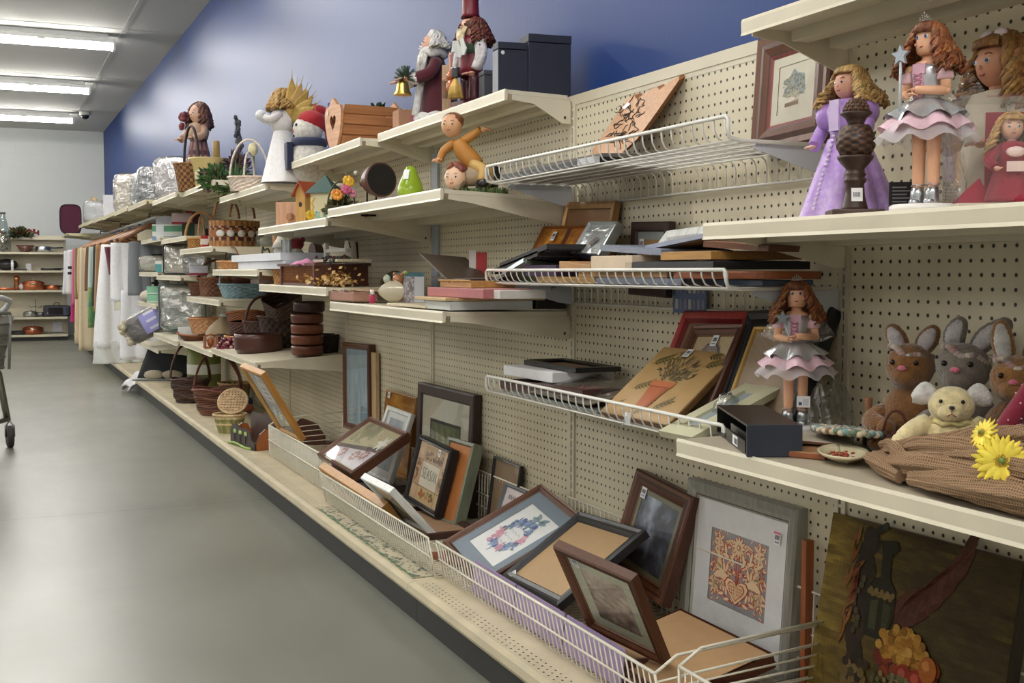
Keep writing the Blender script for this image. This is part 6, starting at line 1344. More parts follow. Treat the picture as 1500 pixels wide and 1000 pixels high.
foliage('moss','',(0,0,.002),.046,420,[(70,82,40),(92,98,54),(60,66,36),(104,96,62)],.02,.6,3,par=t)
m=MB((70,70,48));m.tube(arcpts((0,0,.034),.042,.072,0,pi,16),.0026,6);m.build('handle',WICKER,t)
def rosette(par,c,R,col,n=9,d=(0,-1,.5),name='blossom'):
 m=MB(col);m.M=Matrix.LocRotScale(Vector(c),Vector(d).to_track_quat('Z','Y'),None)
 for k in range(n):
  a=2*pi*k/n;m.ball((R*.55*cos(a),R*.55*sin(a),R*.2),(R*.38,R*.38,R*.3),7,5,jit(col,12))
 m.ball((0,0,R*.35),R*.4,8,6,jit(col,10));return m.build(name,LEAF,par)
rosette(t,(-.022,-.026,.064),.021,(224,150,60));rosette(t,(.016,-.02,.104),.021,(226,176,52));rosette(t,(.006,-.030,.080),.019,(196,96,130));rosette(t,(.026,-.026,.07),.016,(210,140,162))
def birdhouse(label,loc,rz,w,d,h,wall,roof,rh,over,pole=None):
 t=thing('birdhouse',label,'birdhouse',loc,rz)
 m=MB(wall);m.prism([(-w/2,0),(w/2,0),(w/2,h),(0,h+rh),(-w/2,h)],-d/2,d/2,'y');m.build('house_body',WOODZ,t)
 m=MB((40,30,26));m.lathe([(.008,-.001),(.008,.001)],14,c=(0,0,0));o=m.build('entry_hole',MATTE,t,loc=(0,-d/2,h*.62),rot=(RAD(90),0,0))
 for s in(-1,1):
  e=Vector((s*(w/2+over),h-over*rh/(w/2),0));m=MB(roof);L_=math.hypot(w/2,rh);nx,nz=s*rh/L_,w/2/L_
  m.prism([(0,h+rh),(e.x,e.y),(e.x+nx*.005,e.y+nz*.005),(0,h+rh+.006)],-d/2-over,d/2+over,'y');m.build('roof_panel',SATIN,t)
 return t
b=pl(451,-.33,ZD);birdhouse('birdhouse with a red brown roof and tall narrow yellow front',(b.x,b.y,ZD+.002),RAD(-62),.05,.062,.096,(190,146,80),(160,76,50),.03,.010).scale=(1.25,1.25,1.4)
b=pl(478,-.30,ZD);t=thing('birdhouse','cream birdhouse with a dark green pyramid roof and painted flowers','birdhouse',(b.x,b.y,ZD+.002),RAD(-40));t.scale=(1.3,1.3,1.38)
m=MB((206,196,160));boxm(m,.078,.066,.092);m.build('house_body',SATIN,t,bevel=.002)
m=MB((34,76,70));q_=[m.pv(p)for p in((-.052,-.045,.088),(.052,-.045,.088),(.052,.045,.088),(-.052,.045,.088),(0,0,.146))];[m.face([q_[k],q_[(k+1)%4],q_[4]])for k in range(4)];m.face(q_[:4][::-1]);m.build('roof',SATIN,t)
m=MB();random.seed(6);[m.ball((random.uniform(-.036,.036),-.0335,random.uniform(.004,.034)),(.005,.0012,.005),7,5,random.choice([(120,170,150),(150,190,170),(100,150,140)]))for k in range(26)];[m.ball((-.03+random.uniform(-.006,.006),-.0335,.03+k*.007),(.004,.0012,.004),6,4,(214,170,60))for k in range(8)];m.build('painted_flowers',MATTE,t)
t=thing('silk_flower','yellow silk flower lying in front of the cream birdhouse','flower',tuple(pl(455,-.415,ZD+.022)))
for k in range(7):a=2*pi*k/7;m=MB(jit((222,186,50),10));m.ball((.012*cos(a),-.004,.012*sin(a)),(.009,.004,.009),8,5);m.build('petal',LEAF,t)
m=MB((206,150,40));m.ball((0,-.007,0),.006,8,6);m.tube([(0,0,0),(.004,.004,-.02)],.002,5,(90,110,60));m.build('flower_centre',LEAF,t)
b=pl(424,-.34,ZD);t=thing('wooden_cabinet','small pale wooden box with a round knob at the far end of the second shelf','box',(b.x,b.y,ZD+.001),RAD(-30));t.scale=(1.1,1.1,1.25)
m=MB((206,160,128));boxm(m,.094,.06,.088);m.build('box_body',WOODZ,t,bevel=.002);m=MB((176,128,92));m.lathe([(.010,0),(.012,.012),(.015,.016),(.014,.03),(.01,.034)],16);m.build('knob',WOOD,t,loc=(.018,-.03,.035),rot=(RAD(90),0,0))
Z3=.897
yC=lambda px,x=-.38:at(px,400,x=x).y
fslab('white_box','flat white box at the bottom of the stack on the third shelf','box',U[2]+.01,yC(628),-.395,-.13,Z3,.026,(206,212,212),mat=CARD)
fslab('wooden_tray','pale wooden board on the flat white box, third shelf','board',U[2]+.005,yC(620),-.41,-.09,Z3+.027,.009,(206,176,130),mat=WOOD)
fslab('patterned_box','long pink patterned box on the pale board, third shelf','box',yC(742,-.3),yC(626,-.37),-.37,-.22,Z3+.037,.027,(190,140,140),(176,108,110),mat=PAPER)
fslab('patterned_box','white patterned end box beside the pink one, third shelf','box',yC(742,-.3)-.045,yC(742,-.3)-.002,-.34,-.2,Z3+.037,.024,(206,202,198),mat=PAPER)
t=fslab('scalloped_box','light wooden box with scalloped lid edge on the pink box, third shelf','box',yC(718,-.29),yC(640,-.36),-.35,-.21,Z3+.065,.020,(178,132,76),mat=WOOD)
m=MB((190,146,88));[m.ball((-.071,-.14+k*.0115+.0,.020),(.004,.0055,.004),6,4)for k in range(24)if abs(-.14+k*.0115)<abs(yC(718,-.29)-yC(640,-.36))/2];m.build('scalloped_edge',WOOD,t)
fslab('fabric_cover','dark brown flat cover lying between the wooden box and red card, third shelf','cover',yC(740,-.2),yC(645,-.3),-.33,-.14,Z3+.087,.006,(70,50,42),mat=FABRIC,roll=RAD(1))
t=thing('grey_board','grey brown board slanting above the stack on the third shelf','board',(-.28,yC(670,-.28),Z3+.115));t.rotation_euler=(RAD(22),RAD(4),RAD(6));m=MB((92,78,68));boxm(m,.16,.23,.006);m.build('board',WOOD,t)
M_=pl(703,-.20,Z3+.10);t=thing('greeting_card','red and white card standing at the back of the stack, third shelf','card',(-.20,M_.y,Z3+.094),RAD(-24));m=MB((176,46,48));m.box((-.012,-.002,0),(.022,.002,.078),(178,48,50));m.box((-.034,-.001,0),(-.0125,.003,.084),(214,208,204));m.build('card',PAPER,t)
t=thing('holiday_figure','small red and white holiday figure left of the standing red card, third shelf','figure',(-.20,yC(682,-.20),Z3+.066));m=MB((176,30,36));m.ball((0,0,.02),(.018,.014,.022),12,8);m.build('red_body',FABRIC,t);m=MB((206,190,176));[m.ball((random.uniform(-.03,.03),random.uniform(-.01,.01),.04+random.uniform(0,.022)),.008,7,5,jit((190,160,130),20))for k in range(16)];m.build('trim',FABRIC,t)
fslab('pink_box','small dusty pink box at the near back of the third shelf','box',U[2]+.02,U[2]+.13,-.18,-.06,Z3+.037,.04,(150,96,100),mat=PAPER)
fslab('dark_case','black case at the back of the third shelf beside the upright','case',U[2]+.01,U[2]+.12,-.12,-.02,Z3,.034,(34,32,36),mat=PLASTIC)
fslab('envelope','cream flat card lying at the front of the third shelf','card',yC(632),yC(575),-.40,-.28,Z3,.008,(206,192,164),mat=PAPER)
t=thing('bear_figurine','small ceramic bear figurine with a round dish between gold garland and grey book','figurine',tuple(pl(582,-.33,Z3+.008)),RAD(-40));t.scale=(1.45,1.45,1.5)
m=MB((176,120,84));m.ball((0,.006,.05),(.014,.013,.014),12,9);[m.ball((s*.010,.008,.063),.005,8,6)for s in(-1,1)];m.ball((0,-.006,.047),(.007,.006,.005),8,6);m.ball((0,.006,.022),(.02,.016,.022),14,9);m.build('bear',GLOSS,t)
m=MB((190,180,158));m.grid(lambda u,v:((u-.5)*.07*sin(pi*(.1+.8*v)),-.022-.012*sin(pi*v),.002+.045*v),12,8);m.build('dish',GLOSS,t,solid=.003)
m=MB((182,190,170));m.ball((-.028,.004,.052),(.010,.006,.010),10,7);m.ball((.02,.004,.066),(.006,.005,.006),8,5,(150,170,90));m.build('small_flowers',GLOSS,t)
b=pl(607,-.32,Z3+.009);t=thing('photo_book','grey photo covered book standing beside the bear figurine','book',b,RAD(-24));t.scale=(1.1,1.1,1.3);m=MB((190,192,200));m.box((-.030,-.014,0),(.030,.014,.066));m.build('pages',PAPER,t);m=MB();m.grid(lambda u,v:(-.031+.032*u,-.0146,.001+.064*v),14,22,lambda u,v:ramp(fbm(u*7,v*9,3),[(.2,(84,78,82)),(.5,(140,134,138)),(.8,(206,202,204))]),sm=False);m.build('cover_photo',PAPER,t)
b=pl(606,-.16,Z3);t=thing('blue_carton','light blue carton standing behind the grey photo book','carton',(b.x,b.y+.06,Z3),RAD(-20));m=MB((106,158,182));boxm(m,.115,.05,.108);m.build('carton_body',PAPER,t);m=MB((186,200,206));[m.box((-.05+k*.012,-.0258,.012),(-.044+k*.012,-.0252,.03+.05*hsh(k,1)))for k in range(8)];m.build('printed_front',PAPER,t)
b=pl(571,-.14,Z3);t=thing('arched_plaque','dark carved arch shaped plaque at the back of the third shelf','plaque',(b.x+.03,b.y+.02,Z3),RAD(-30))
m=MB((76,74,62));pa=[(.052*cos(a),.06+.055*sin(a))for a in[pi*k/14 for k in range(15)]];pb=[(.026*cos(a),.06+.028*sin(a))for a in[pi*k/14 for k in range(15)]]
m.prism([(.052,0)]+pa+[(-.052,0),(-.026,0)]+pb[::-1]+[(.026,0)],-.008,.008,'y');m.build('arch',finish('aged bronze',.5,metal=.3,var=.4,vscale=120,bump=.6,bscale=200),t)
m=MB((110,96,66));random.seed(9);[m.ball((-.045+random.uniform(-.008,.008),-.012,.01+k*.007),.008,7,5,jit((104,90,60),16))for k in range(10)];m.build('carved_fruit',MATS['aged bronze'],t)
b=pl(545,-.405,Z3+.002);t=thing('nail_polish','small pink bottle with a white cap at the shelf front','bottle',(b.x,b.y,Z3+.002));m=MB((176,50,86));m.lathe([(.009,0),(.0105,.003),(.0105,.026),(.006,.03)],16);m.build('bottle',GLOSS,t);m=MB((226,224,220));m.lathe([(.0075,.030),(.007,.048)],16);m.build('cap',PLASTIC,t)
t=thing('wrapped_tray','plastic wrapped pinkish tray at the far front of the third shelf','tray',(-.36,yC(515,-.36)-.02,Z3+.002),RAD(4));m=MB((170,128,112));m.box((-.05,-.13,0),(.05,.13,.034));m.build('tray',CARD,t,bevel=.006);m=MB();m.grid(lambda u,v:(-.06+.12*u,-.145+.29*v,.036+.005*sin(u*17+v*5)*sin(v*23)),16,24);m.build('film',FILM,t)
fslab('thin_board','round edged pale board lying on the wrapped tray','board',yC(560,-.3),yC(515,-.33),-.34,-.22,Z3+.038,.006,(196,160,120),mat=WOOD)
t=thing('gold_garland','pile of gold leaf garland at the near end of the shelf','garland',(-.36,U[3]+.215,.949));random.seed(14);m=MB()
for k in range(420):
 y_=random.uniform(-.2,.2);x_=random.gauss(0,.035);z_=.002+abs(random.gauss(0,.022));a,e=random.uniform(0,6.3),random.uniform(-.7,.9);L_=.02;d_=Vector((cos(a)*cos(e),sin(a)*cos(e),sin(e)));s_=d_.orthogonal().normalized()*.007;c_=Vector((x_,y_,z_+.008))
 m.face([m.pv(p)for p in(c_,c_+d_*L_*.5+s_,c_+d_*L_,c_+d_*L_*.5-s_)],jit(random.choice([(176,132,66),(196,156,90),(140,98,46),(206,170,106)]),12))
m.build('gold_leaves',finish('gold leaf',.5,metal=.1,var=.3),t)
m=MB((120,84,44));m.tube([(0,-.2,.01),(.02,-.1,.02),(-.02,0,.012),(.02,.1,.02),(0,.2,.01)],.004,6);m.build('garland_wire',WOOD,t)
WK=[(150,100,58),(120,74,40),(176,126,76),(98,60,36)]
def weave(m,r0,r1,h,col,sx=1,sy=1,nu=36,nv=8,alt=None,z0=0,bulge=0,sq=1.0):
 0
 c2=alt or tuple(int(q*.62)for q in col)
 def f(u,v):
  a=2*pi*u;r=lerp(r0,r1,v)+bulge*sin(pi*v)+.0012*(1 if(int(u*nu)+int(v*nv))%2 else-1)
  cx,cy=cos(a),sin(a)
  return(r*sx*(abs(cx)**sq)*(1 if cx>0 else-1),r*sy*(abs(cy)**sq)*(1 if cy>0 else-1),z0+h*v)
 m.grid(f,nu,nv,lambda u,v:jit(col if(int(u*nu)+int(v*nv))%2 else c2,8),sm=False)
 return m
def rim(m,r,z,col,sx=1,sy=1,th=.005,sq=1.0,n=30):
 m.tube([(r*sx*(abs(cos(a))**sq)*(1 if cos(a)>0 else-1),r*sy*(abs(sin(a))**sq)*(1 if sin(a)>0 else-1),z)for a in[2*pi*k/n for k in range(n)]],th,6,col,closed=True);return m
def basket(label,loc,rz,r0,r1,h,col,handle=None,sx=1,sy=1,sq=1.0,alt=None,name='wicker_basket',th=.006,bulge=0,nu=36,nv=8,hcol=None,tiltx=0,cat='basket'):
 t=thing(name,label,cat,loc,rz)
 if tiltx:t.rotation_euler=(tiltx,0,rz)
 m=MB();random.seed(int(1000*abs(loc[1]))%977);weave(m,r0,r1,h,col,sx,sy,nu,nv,alt,0,bulge,sq)
 m.face([m.pv((r0*sx*(abs(cos(a))**sq)*(1 if cos(a)>0 else-1),r0*sy*(abs(sin(a))**sq)*(1 if sin(a)>0 else-1),.002))for a in[2*pi*k/24 for k in range(24)]],tuple(int(q*.6)for q in col))
 m.build('woven_body',WICKER,t)
 m=MB(tuple(min(255,int(q*1.1))for q in col));rim(m,r1,h,None,sx,sy,th,sq);m.build('rim',WICKER,t)
 if handle:
  for(hh,axis,hr)in handle:
   m=MB(hcol or col);w_=r1*(sx if axis=='x' else sy)
   m.tube(arcpts((0,0,h*.9),w_,hh,0,pi,20,'xz' if axis=='x' else 'yz'),hr,6);m.build('handle',WICKER,t)
 return t
def cloth(m,x0,x1,z0,z1,y,depth,col,folds=5,nu=30,nv=18,flare=0.0,seed=1,sag=0.0,colfn=None):
 random.seed(seed);ph=random.uniform(0,6)
 def f(u,v):
  c=(x0+x1)/2;w=(x1-x0)*(1+flare*v)/2
  return(c+(2*u-1)*w,y+depth*(.3+.7*v)*sin(folds*2*pi*u+ph+.8*sin(3*v+u*5)),lerp(z1,z0,v)+sag*sin(pi*u)*v)
 m.grid(f,nu,nv,colfn or col);return m
def wrapbag(label,loc,rz,w,d,h,col,cat='bedding',name='bedding_bag',inner=None,trim=None,seed=1,lean=0.0,shine=True,stripe=None):
 0
 t=thing(name,label,cat,loc,rz);t.rotation_euler=(lean,0,rz)
 m=MB(col)
 def sup(u,v,k=1.0):
  a=2*pi*u;e=-pi/2+pi*v;ce=abs(cos(e))**.45;se=(abs(sin(e))**.45)*(1 if sin(e)>0 else-1);ca=(abs(cos(a))**.5)*(1 if cos(a)>0 else-1);sa=(abs(sin(a))**.5)*(1 if sin(a)>0 else-1)
  return(k*w/2*ce*ca,k*d/2*ce*sa,h/2+k*h/2*se)
 def infn(u,v):
  p=sup(u,v,.94);q=.97+.035*sin(v*26+6*sin(u*6.3)+seed);return(p[0]*q,p[1]*q,p[2])
 m.grid(infn,28,22,(lambda u,v:stripe(u,v))if stripe else(inner or col));m.build('folded_bedding',FABRIC,t)
 m=MB((255,255,255));random.seed(seed)
 def of(u,v):
  p=sup(u,v,1.0);q=1+.10*(fbm(u*17+5*v+seed,v*14,seed)-.45);return(p[0]*q,p[1]*q,p[2])
 m.grid(of,60,40,sm=False);m.build('clear_bag',FILMB if shine else FILMW,t)
 if trim:
  m=MB(trim)
  for s in(-1,1):m.tube([(w/2*sx_*.9,s*d/2*.9,h/2+h/2*sz_*.93)for sx_,sz_ in((-1,-.9),(-1,.9),(-.9,1),(.9,1),(1,.9),(1,-.9),(.9,-1),(-.9,-1))],.006,5,closed=True)
  m.build('piping',FABRIC,t)
 return t
ZD3=.949
b=pl(440,-.30,ZD3);t=thing('wicker_drawer_tray','long brown wooden tray with wicker front standing on the third shelf','tray',(-.30,U[3]+.56,ZD3))
m=MB((92,52,40));m.box((-.11,-.32,0),(.11,.32,.012));[m.box((-.115,y_-.012,0),(.11,y_+.012,.088))for y_ in(-.30,.28)];m.box((-.118,-.33,.082),(-.09,.33,.094));m.box((.09,-.33,.082),(.118,.33,.094));m.build('wood_frame',WOOD,t)
m=MB();m.grid(lambda u,v:(-.102+.004*(1 if(int(u*40)+int(v*8))%2 else-1),-.29+.56*u,.012+.07*v),40,8,lambda u,v:(156,102,62)if(int(u*40)+int(v*8))%2 else(116,72,46),sm=False);m.build('wicker_front',WICKER,t)
basket('small tan wicker basket at the far end of the drawer tray, third shelf',(-.33,at(416,400,x=-.33).y,ZD3),0,.046,.055,.088,(186,138,84),alt=(150,104,58))
m=MB((150,98,62));m.lathe([(.06,0),(.062,.005),(.06,.085),(.05,.088)],22,arc=None);tag(m.build('wooden_canister',WOODZ,None,loc=(-.27,at(398,400,x=-.27).y,ZD3)),'brown wooden canister beyond the small tan basket, third shelf','canister')
m=MB((80,56,48));m.box((-.05,-.10,0),(.05,.10,.02));tag(m.build('wooden_block',WOOD,None,loc=(-.38,at(388,400,x=-.38).y,ZD3)),'low dark wooden block at the far end of the third shelf','block')
zr=ZD3+.096
t=thing('white_rack','small white wooden rack standing on the drawer tray','rack',(-.27,U[3]+.42,zr),RAD(0))
m=MB((214,212,206));m.box((-.008,.16,0),(.008,.185,.085));m.box((-.006,-.14,.045),(.006,.17,.058));m.box((-.006,-.14,.014),(.006,.17,.024));m.build('rack_frame',SATIN,t)
t=thing('white_pouch','white cloth pouch with dark cord on the near end of the drawer tray','pouch',(-.25,U[3]+.30,zr));m=MB((206,200,190));m.grid(lambda u,v:((u-.5)*.055*(1-.3*v),-.012*sin(pi*u),.09*v),10,8);m.build('cloth',FABRIC,t,solid=.012);m=MB((40,40,44));m.tube([(.03,.01,.085),(.034,.012,.02),(.03,.015,0)],.006,5);m.tube([(-.01,-.016,.085),(-.004,-.018,.06)],.003,5);m.build('cord',FABRIC,t)
random.seed(33);m=MB()
for k in range(160):
 c_=Vector((random.gauss(0,.018),random.uniform(-.16,.2),.004+abs(random.gauss(0,.008))));m.ball(tuple(c_),.0075,5,4,jit(random.choice([(60,62,56),(96,50,54),(44,40,38),(84,84,76)]),12))
t=thing('dark_garland','dark berry garland lying along the top of the drawer tray','garland',(-.33,U[3]+.28,zr));m.build('berries',MATTE,t)
fslab('cream_board','cream coloured flat board lying on the drawer tray near the garland','board',U[3]+.10,U[3]+.48,-.36,-.22,zr+.001,.012,(206,196,170),mat=WOOD)
m=MB((70,40,30));m.prism([(-.075,0)]+[(.075*cos(pi-a),.055*sin(a))for a in[pi*k/12 for k in range(1,12)]]+[(.075,0)],-.02,.02,'x');tag(m.build('wicker_hump',WICKER,None,loc=(-.12,at(463,400,x=-.12).y,zr+.05),solid=0),'dark brown arched basket lid behind the white rack','basket lid')
for(px,x,sc_,lab)in((440,-.30,1.0,'larger stuffed snowman figure with a red scarf leaning behind the white boxes'),(423,-.26,.85,'smaller figure in red hat with silver foil behind the white boxes')):
 t=thing('snowman_figure',lab,'figure',(x,at(px,400,x=x).y+.08,ZD3+.001 if px==440 else ZD3));t.scale=(sc_,sc_,sc_);t.rotation_euler=(0,0,RAD(-35))
 m=MB((206,202,192));m.ball((0,0,.055),(.05,.045,.055),16,11);m.ball((0,0,.13),(.04,.037,.04),16,11);m.build('body',PLUSH,t)
 m=MB((130,34,40));m.ball((0,.004,.185),(.036,.033,.03),14,9);m.ball((.03,.01,.205),.013,8,6);m.build('hat',FABRIC,t)
 m=MB((140,30,44));m.tube([(.04*cos(a),.037*sin(a),.098)for a in[2*pi*k/20 for k in range(20)]],.010,6,closed=True);m.box((.0,-.062,.0),(.03,-.048,.10));m.build('scarf',FABRIC,t)
 m=MB((30,28,30));[m.ball((s*.014,-.036,.138),.005,7,5)for s in(-1,1)];m.ball((0,-.04,.128),(.005,.012,.005),7,5,(206,120,50));m.build('face',MATTE,t)
 m=MB((190,192,196));m.grid(lambda u,v:(-.06+.05*u,-.03+.008*sin(u*14),.13+.075*v),8,6);m.build('foil_bow',FOIL,t)
m=MB((206,130,170));m.grid(lambda u,v:((u-.5)*.11,(v-.5)*.1,.002+.022*sin(pi*u)*sin(pi*v)+.004*sin(u*14)),10,8);tag(m.build('pink_cloth',FABRIC,None,loc=(-.40,at(448,400,x=-.40).y,zr-.01),solid=.003),'bright pink cloth crumpled at the far end of the drawer tray','cloth')
ZE3=1.020
fslab('white_box','lower flat white box of the pair near the lamp shade','box',at(431,400,x=-.36).y,at(360,400,x=-.36).y,-.40,-.16,ZE3,.037,(206,208,222),(214,216,226),mat=CARD)
fslab('white_box','upper flat white box of the pair near the lamp shade','box',at(427,400,x=-.36).y,at(353,400,x=-.36).y,-.41,-.18,ZE3+.038,.036,(216,218,230),(224,226,234),mat=CARD)
t=basket('flat oval tan splint basket with a thin handle beside the white boxes',(-.33,at(340,400,x=-.33).y,ZE3),RAD(10),.10,.11,.045,(184,134,84),[(.09,'y',.004)],sx=.75,alt=(160,110,66),hcol=(120,76,44))
t=thing('table_lamp','tiny lamp with a white cone shade on the white boxes','lamp',(-.30,at(411,400,x=-.30).y,ZE3+.075));m=MB((216,212,200));m.lathe([(.044,.03),(.012,.085)],18);m.build('shade',FABRIC,t);m=MB((190,190,180));m.lathe([(.03,0),(.035,.01),(.03,.03)],14);m.build('lamp_base',GLOSS,t)
m=MB((70,74,56));m.tube(smoothpts([(-.06,0,.005),(-.05,0,.035),(-.02,0,.02),(.03,0,.03),(.06,0,.01)],4),.005,6);tag(m.build('wire_ornament',METAL,None,loc=(-.33,at(390,400,x=-.33).y,ZE3+.074),rot=(0,0,RAD(60))),'twisted green wire ornament lying on the upper white box','ornament')
m=MB((176,120,74));m.lathe([(.015,0),(.015,.14)],12);tag(m.build('wooden_post',WOODZ,None,loc=(-.22,at(404,400,x=-.22).y,ZE3+.075)),'short upright wooden post behind the tiny lamp','post')
def ze(x):return .602+(.030/.45)*x
BOW=(88,44,34)
def bowl(label,loc,r,h,col,r0=None,sx=1,group=None):
 t=thing('wooden_bowl',label,'bowl',loc,0,group);m=MB(col);r0=r0 or r*.88
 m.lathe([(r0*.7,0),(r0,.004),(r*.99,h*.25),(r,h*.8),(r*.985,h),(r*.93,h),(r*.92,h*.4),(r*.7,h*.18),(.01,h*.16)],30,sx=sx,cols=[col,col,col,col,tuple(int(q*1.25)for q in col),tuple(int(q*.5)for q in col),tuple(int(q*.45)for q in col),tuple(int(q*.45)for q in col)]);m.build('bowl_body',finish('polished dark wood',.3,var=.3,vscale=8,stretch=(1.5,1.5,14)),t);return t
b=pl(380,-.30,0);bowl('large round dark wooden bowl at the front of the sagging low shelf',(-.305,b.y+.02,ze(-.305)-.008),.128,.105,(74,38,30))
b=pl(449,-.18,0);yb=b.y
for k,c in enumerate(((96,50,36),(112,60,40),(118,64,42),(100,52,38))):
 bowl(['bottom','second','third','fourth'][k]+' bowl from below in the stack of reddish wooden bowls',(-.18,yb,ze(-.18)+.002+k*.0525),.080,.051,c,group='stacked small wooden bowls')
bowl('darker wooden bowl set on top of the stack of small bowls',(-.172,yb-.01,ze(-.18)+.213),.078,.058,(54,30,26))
basket('low black wicker basket between the stacked bowls and the tall blue tree picture',(-.06,at(480,400,x=-.06).y+.06,ze(-.06)),0,.06,.075,.09,(44,32,28),alt=(26,20,18))
basket('dark brown deep wicker basket behind the large wooden bowl',(-.14,at(412,400,x=-.14).y,ze(-.14)),0,.10,.13,.17,(70,44,32),alt=(40,26,20))
t=thing('woven_box','dark brown woven box lying tilted on the deep wicker basket','basket',(-.16,at(415,400,x=-.16).y,ze(-.14)+.20));t.rotation_euler=(RAD(24),RAD(-26),RAD(20));m=MB();weave(m,.085,.095,.10,(92,66,54),1,.8,32,8,(56,38,32),0,0,.35);m.build('woven_body',WICKER,t);m=MB((70,46,38));m.box((-.08,-.06,.001),(.08,.06,.006));m.build('box_base',WICKER,t)
basket('brown twig basket with a dark loop handle behind the tilted woven box',(-.20,at(392,400,x=-.20).y+.15,ze(-.2)+.01),RAD(20),.09,.11,.13,(78,46,34),[(.15,'x',.008)],alt=(48,30,24))
ZF=.556
fy=lambda px,x=-.33:at(px,400,x=x).y
basket('shallow round brown wicker tray lying at the shelf front, under the paler basket',(-.33,fy(292),ZF-.004),0,.11,.15,.045,(134,80,46),tiltx=RAD(4),name='wicker_tray')
basket('pale round wicker basket resting in the brown tray',(-.30,fy(303,-.30),ZF+.045),RAD(30),.10,.125,.10,(176,124,84),alt=(196,150,108))
t=thing('wooden_stool_toy','small carved orange brown wooden ornament on the shelf front','ornament',(-.41,fy(307,-.41),ZF-.008));m=MB((150,86,50));m.box((-.04,-.03,0),(.04,.03,.012));[m.box((s*.034-.006,-.02,.012),(s*.034+.006,.02,.075))for s in(-1,1)];m.ball((0,0,.04),(.02,.016,.03),10,8);m.tube([(-.034,0,.075),(0,0,.085),(.034,0,.075)],.006,6);m.build('carved_body',WOODZ,t)
t=thing('gauze_bag','tied natural gauze bag standing among the wicker trays','bag',(-.30,fy(327,-.30),ZF));m=MB((150,132,104));m.lathe([(.07,0),(.10,.04),(.105,.08),(.08,.12),(.03,.165),(.018,.18),(.03,.195),(.045,.20)],26,wob=.07,wn=9);m.build('gauze',FABRIC,t);m=MB((206,206,204));m.ball((0,-.01,.19),(.028,.022,.02),10,7,jit=.1);m.build('ribbon',SATINCLOTH,t);m=MB((60,44,34));m.ball((-.03,-.09,.055),(.05,.03,.025),10,7,jit=.1);m.build('dried_leaves',LEAF,t)
random.seed(41);m=MB()
for k in range(90):q=random.random()**.4;a,e=random.uniform(0,6.3),random.uniform(-.3,1.4);m.ball((.07*q*cos(a)*cos(e),.07*q*sin(a)*cos(e),.03+.055*q*sin(e)),.0125,7,5,jit(random.choice([(110,34,56),(134,48,70),(84,26,40),(176,140,130)]),12))
tag(m.build('berry_bunch',GLOSS,None,loc=(-.38,fy(334,-.38),ZF-.004)),'bunch of dark red silk berries in front of the gauze bag','berries')
basket('open shallow tan wicker basket at the top of the wicker pile',(-.20,fy(362,-.2),ZF+.155),0,.14,.155,.05,(166,98,54),sx=.8,sy=1.2,tiltx=RAD(-6))
basket('dark oval wicker basket in the middle of the wicker pile',(-.20,fy(362,-.2),ZF+.075),0,.13,.14,.075,(94,54,38),sx=.8,sy=1.2)
basket('yellow tan flat basket at the bottom of the wicker pile',(-.21,fy(362,-.21),ZF),0,.13,.15,.07,(180,130,66),sx=.9,sy=1.15)
ZF4=.843
t=basket('red and green plaid woven basket with cream cloth inside',(-.22,fy(316,-.22),ZF4),0,.115,.135,.12,(140,78,48),[(.13,'x',.009)],sx=.85,alt=(84,70,50),sq=.7,hcol=(110,60,40))
m=MB((214,206,190));random.seed(2);[m.ball((random.uniform(-.07,.07),random.uniform(-.07,.07),.12+random.uniform(-.01,.03)),(.035,.03,.022),9,6,jit((214,206,188),12))for k in range(12)];tag(m.build('cream_cloth',FABRIC,None,loc=(-.22,fy(316,-.22),ZF4+.008)),'cream crumpled cloth filling the plaid basket','cloth')
basket('brown twig basket half hidden left of the plaid basket',(-.30,fy(293,-.30),ZF4),0,.06,.075,.08,(128,80,48))
t=basket('pale blue painted wicker basket with a tall handle',(-.15,fy(366,-.15)+.2,ZF4),0,.15,.185,.085,(110,140,154),[(.22,'x',.007)],sx=.8,alt=(140,168,178),sq=.6,hcol=(126,150,166))
m=MB((96,48,34));m.ball((0,0,.12),(.09,.11,.08),14,9,jit=.08);tag(m.build('brown_bundle',WICKER,None,loc=(-.13,fy(366,-.15)+.2,ZF4+.02)),'rusty brown bundle sitting in the pale blue basket','bundle')
ZF2=1.155
b=pl(338,-.20,ZF2);t=thing('picnic_basket','large oval picnic basket with brown bands and white painted sheep','basket',(-.235,U[5]+.40,ZF2),RAD(40))
m=MB();random.seed(7)
def pcol(u,v):
 k=int(u*56)
 if v<.2 or v>.8:return(176,126,74)if k%2 else(140,92,50)
 if .2<=v<.34 or .66<v<=.8:return(78,34,32)if(k+int(v*12))%3 else(196,146,92)
 return(150,94,52)
m.grid(lambda u,v:(.185*cos(2*pi*u)*(1+.0),.125*sin(2*pi*u),.003+.155*v),56,14,lambda u,v:jit(pcol(u,v),8),sm=False);m.build('woven_body',WICKER,t)
m=MB((156,104,60));m.grid(lambda u,v:(.187*v*cos(2*pi*u),.127*v*sin(2*pi*u),.160+.008*(1-v)),40,4);m.build('lid',WICKER,t)
m=MB((214,212,206))
for k in range(7):
 a=pi+.30+k*.42;a2=a+.2;c_=(.187*cos(a),.127*sin(a),.08);m.ball(c_,(.006+.026*abs(sin(a)),.006+.026*abs(cos(a)),.021),10,7);m.ball((.189*cos(a2),.129*sin(a2),.074),(.010,.008,.009),8,6,(40,38,38))
m.build('painted_sheep',MATTE,t)
for s in(-1,1):m=MB((150,100,58));m.tube(arcpts((0,s*.06,.155),.12,.16,.15,pi-.15,16),.008,6);m.build('handle',WICKER,t)
basket('small yellow tan lidded basket beside the picnic basket',(-.36,fy(288,-.36),ZF2),0,.05,.055,.07,(190,136,66))
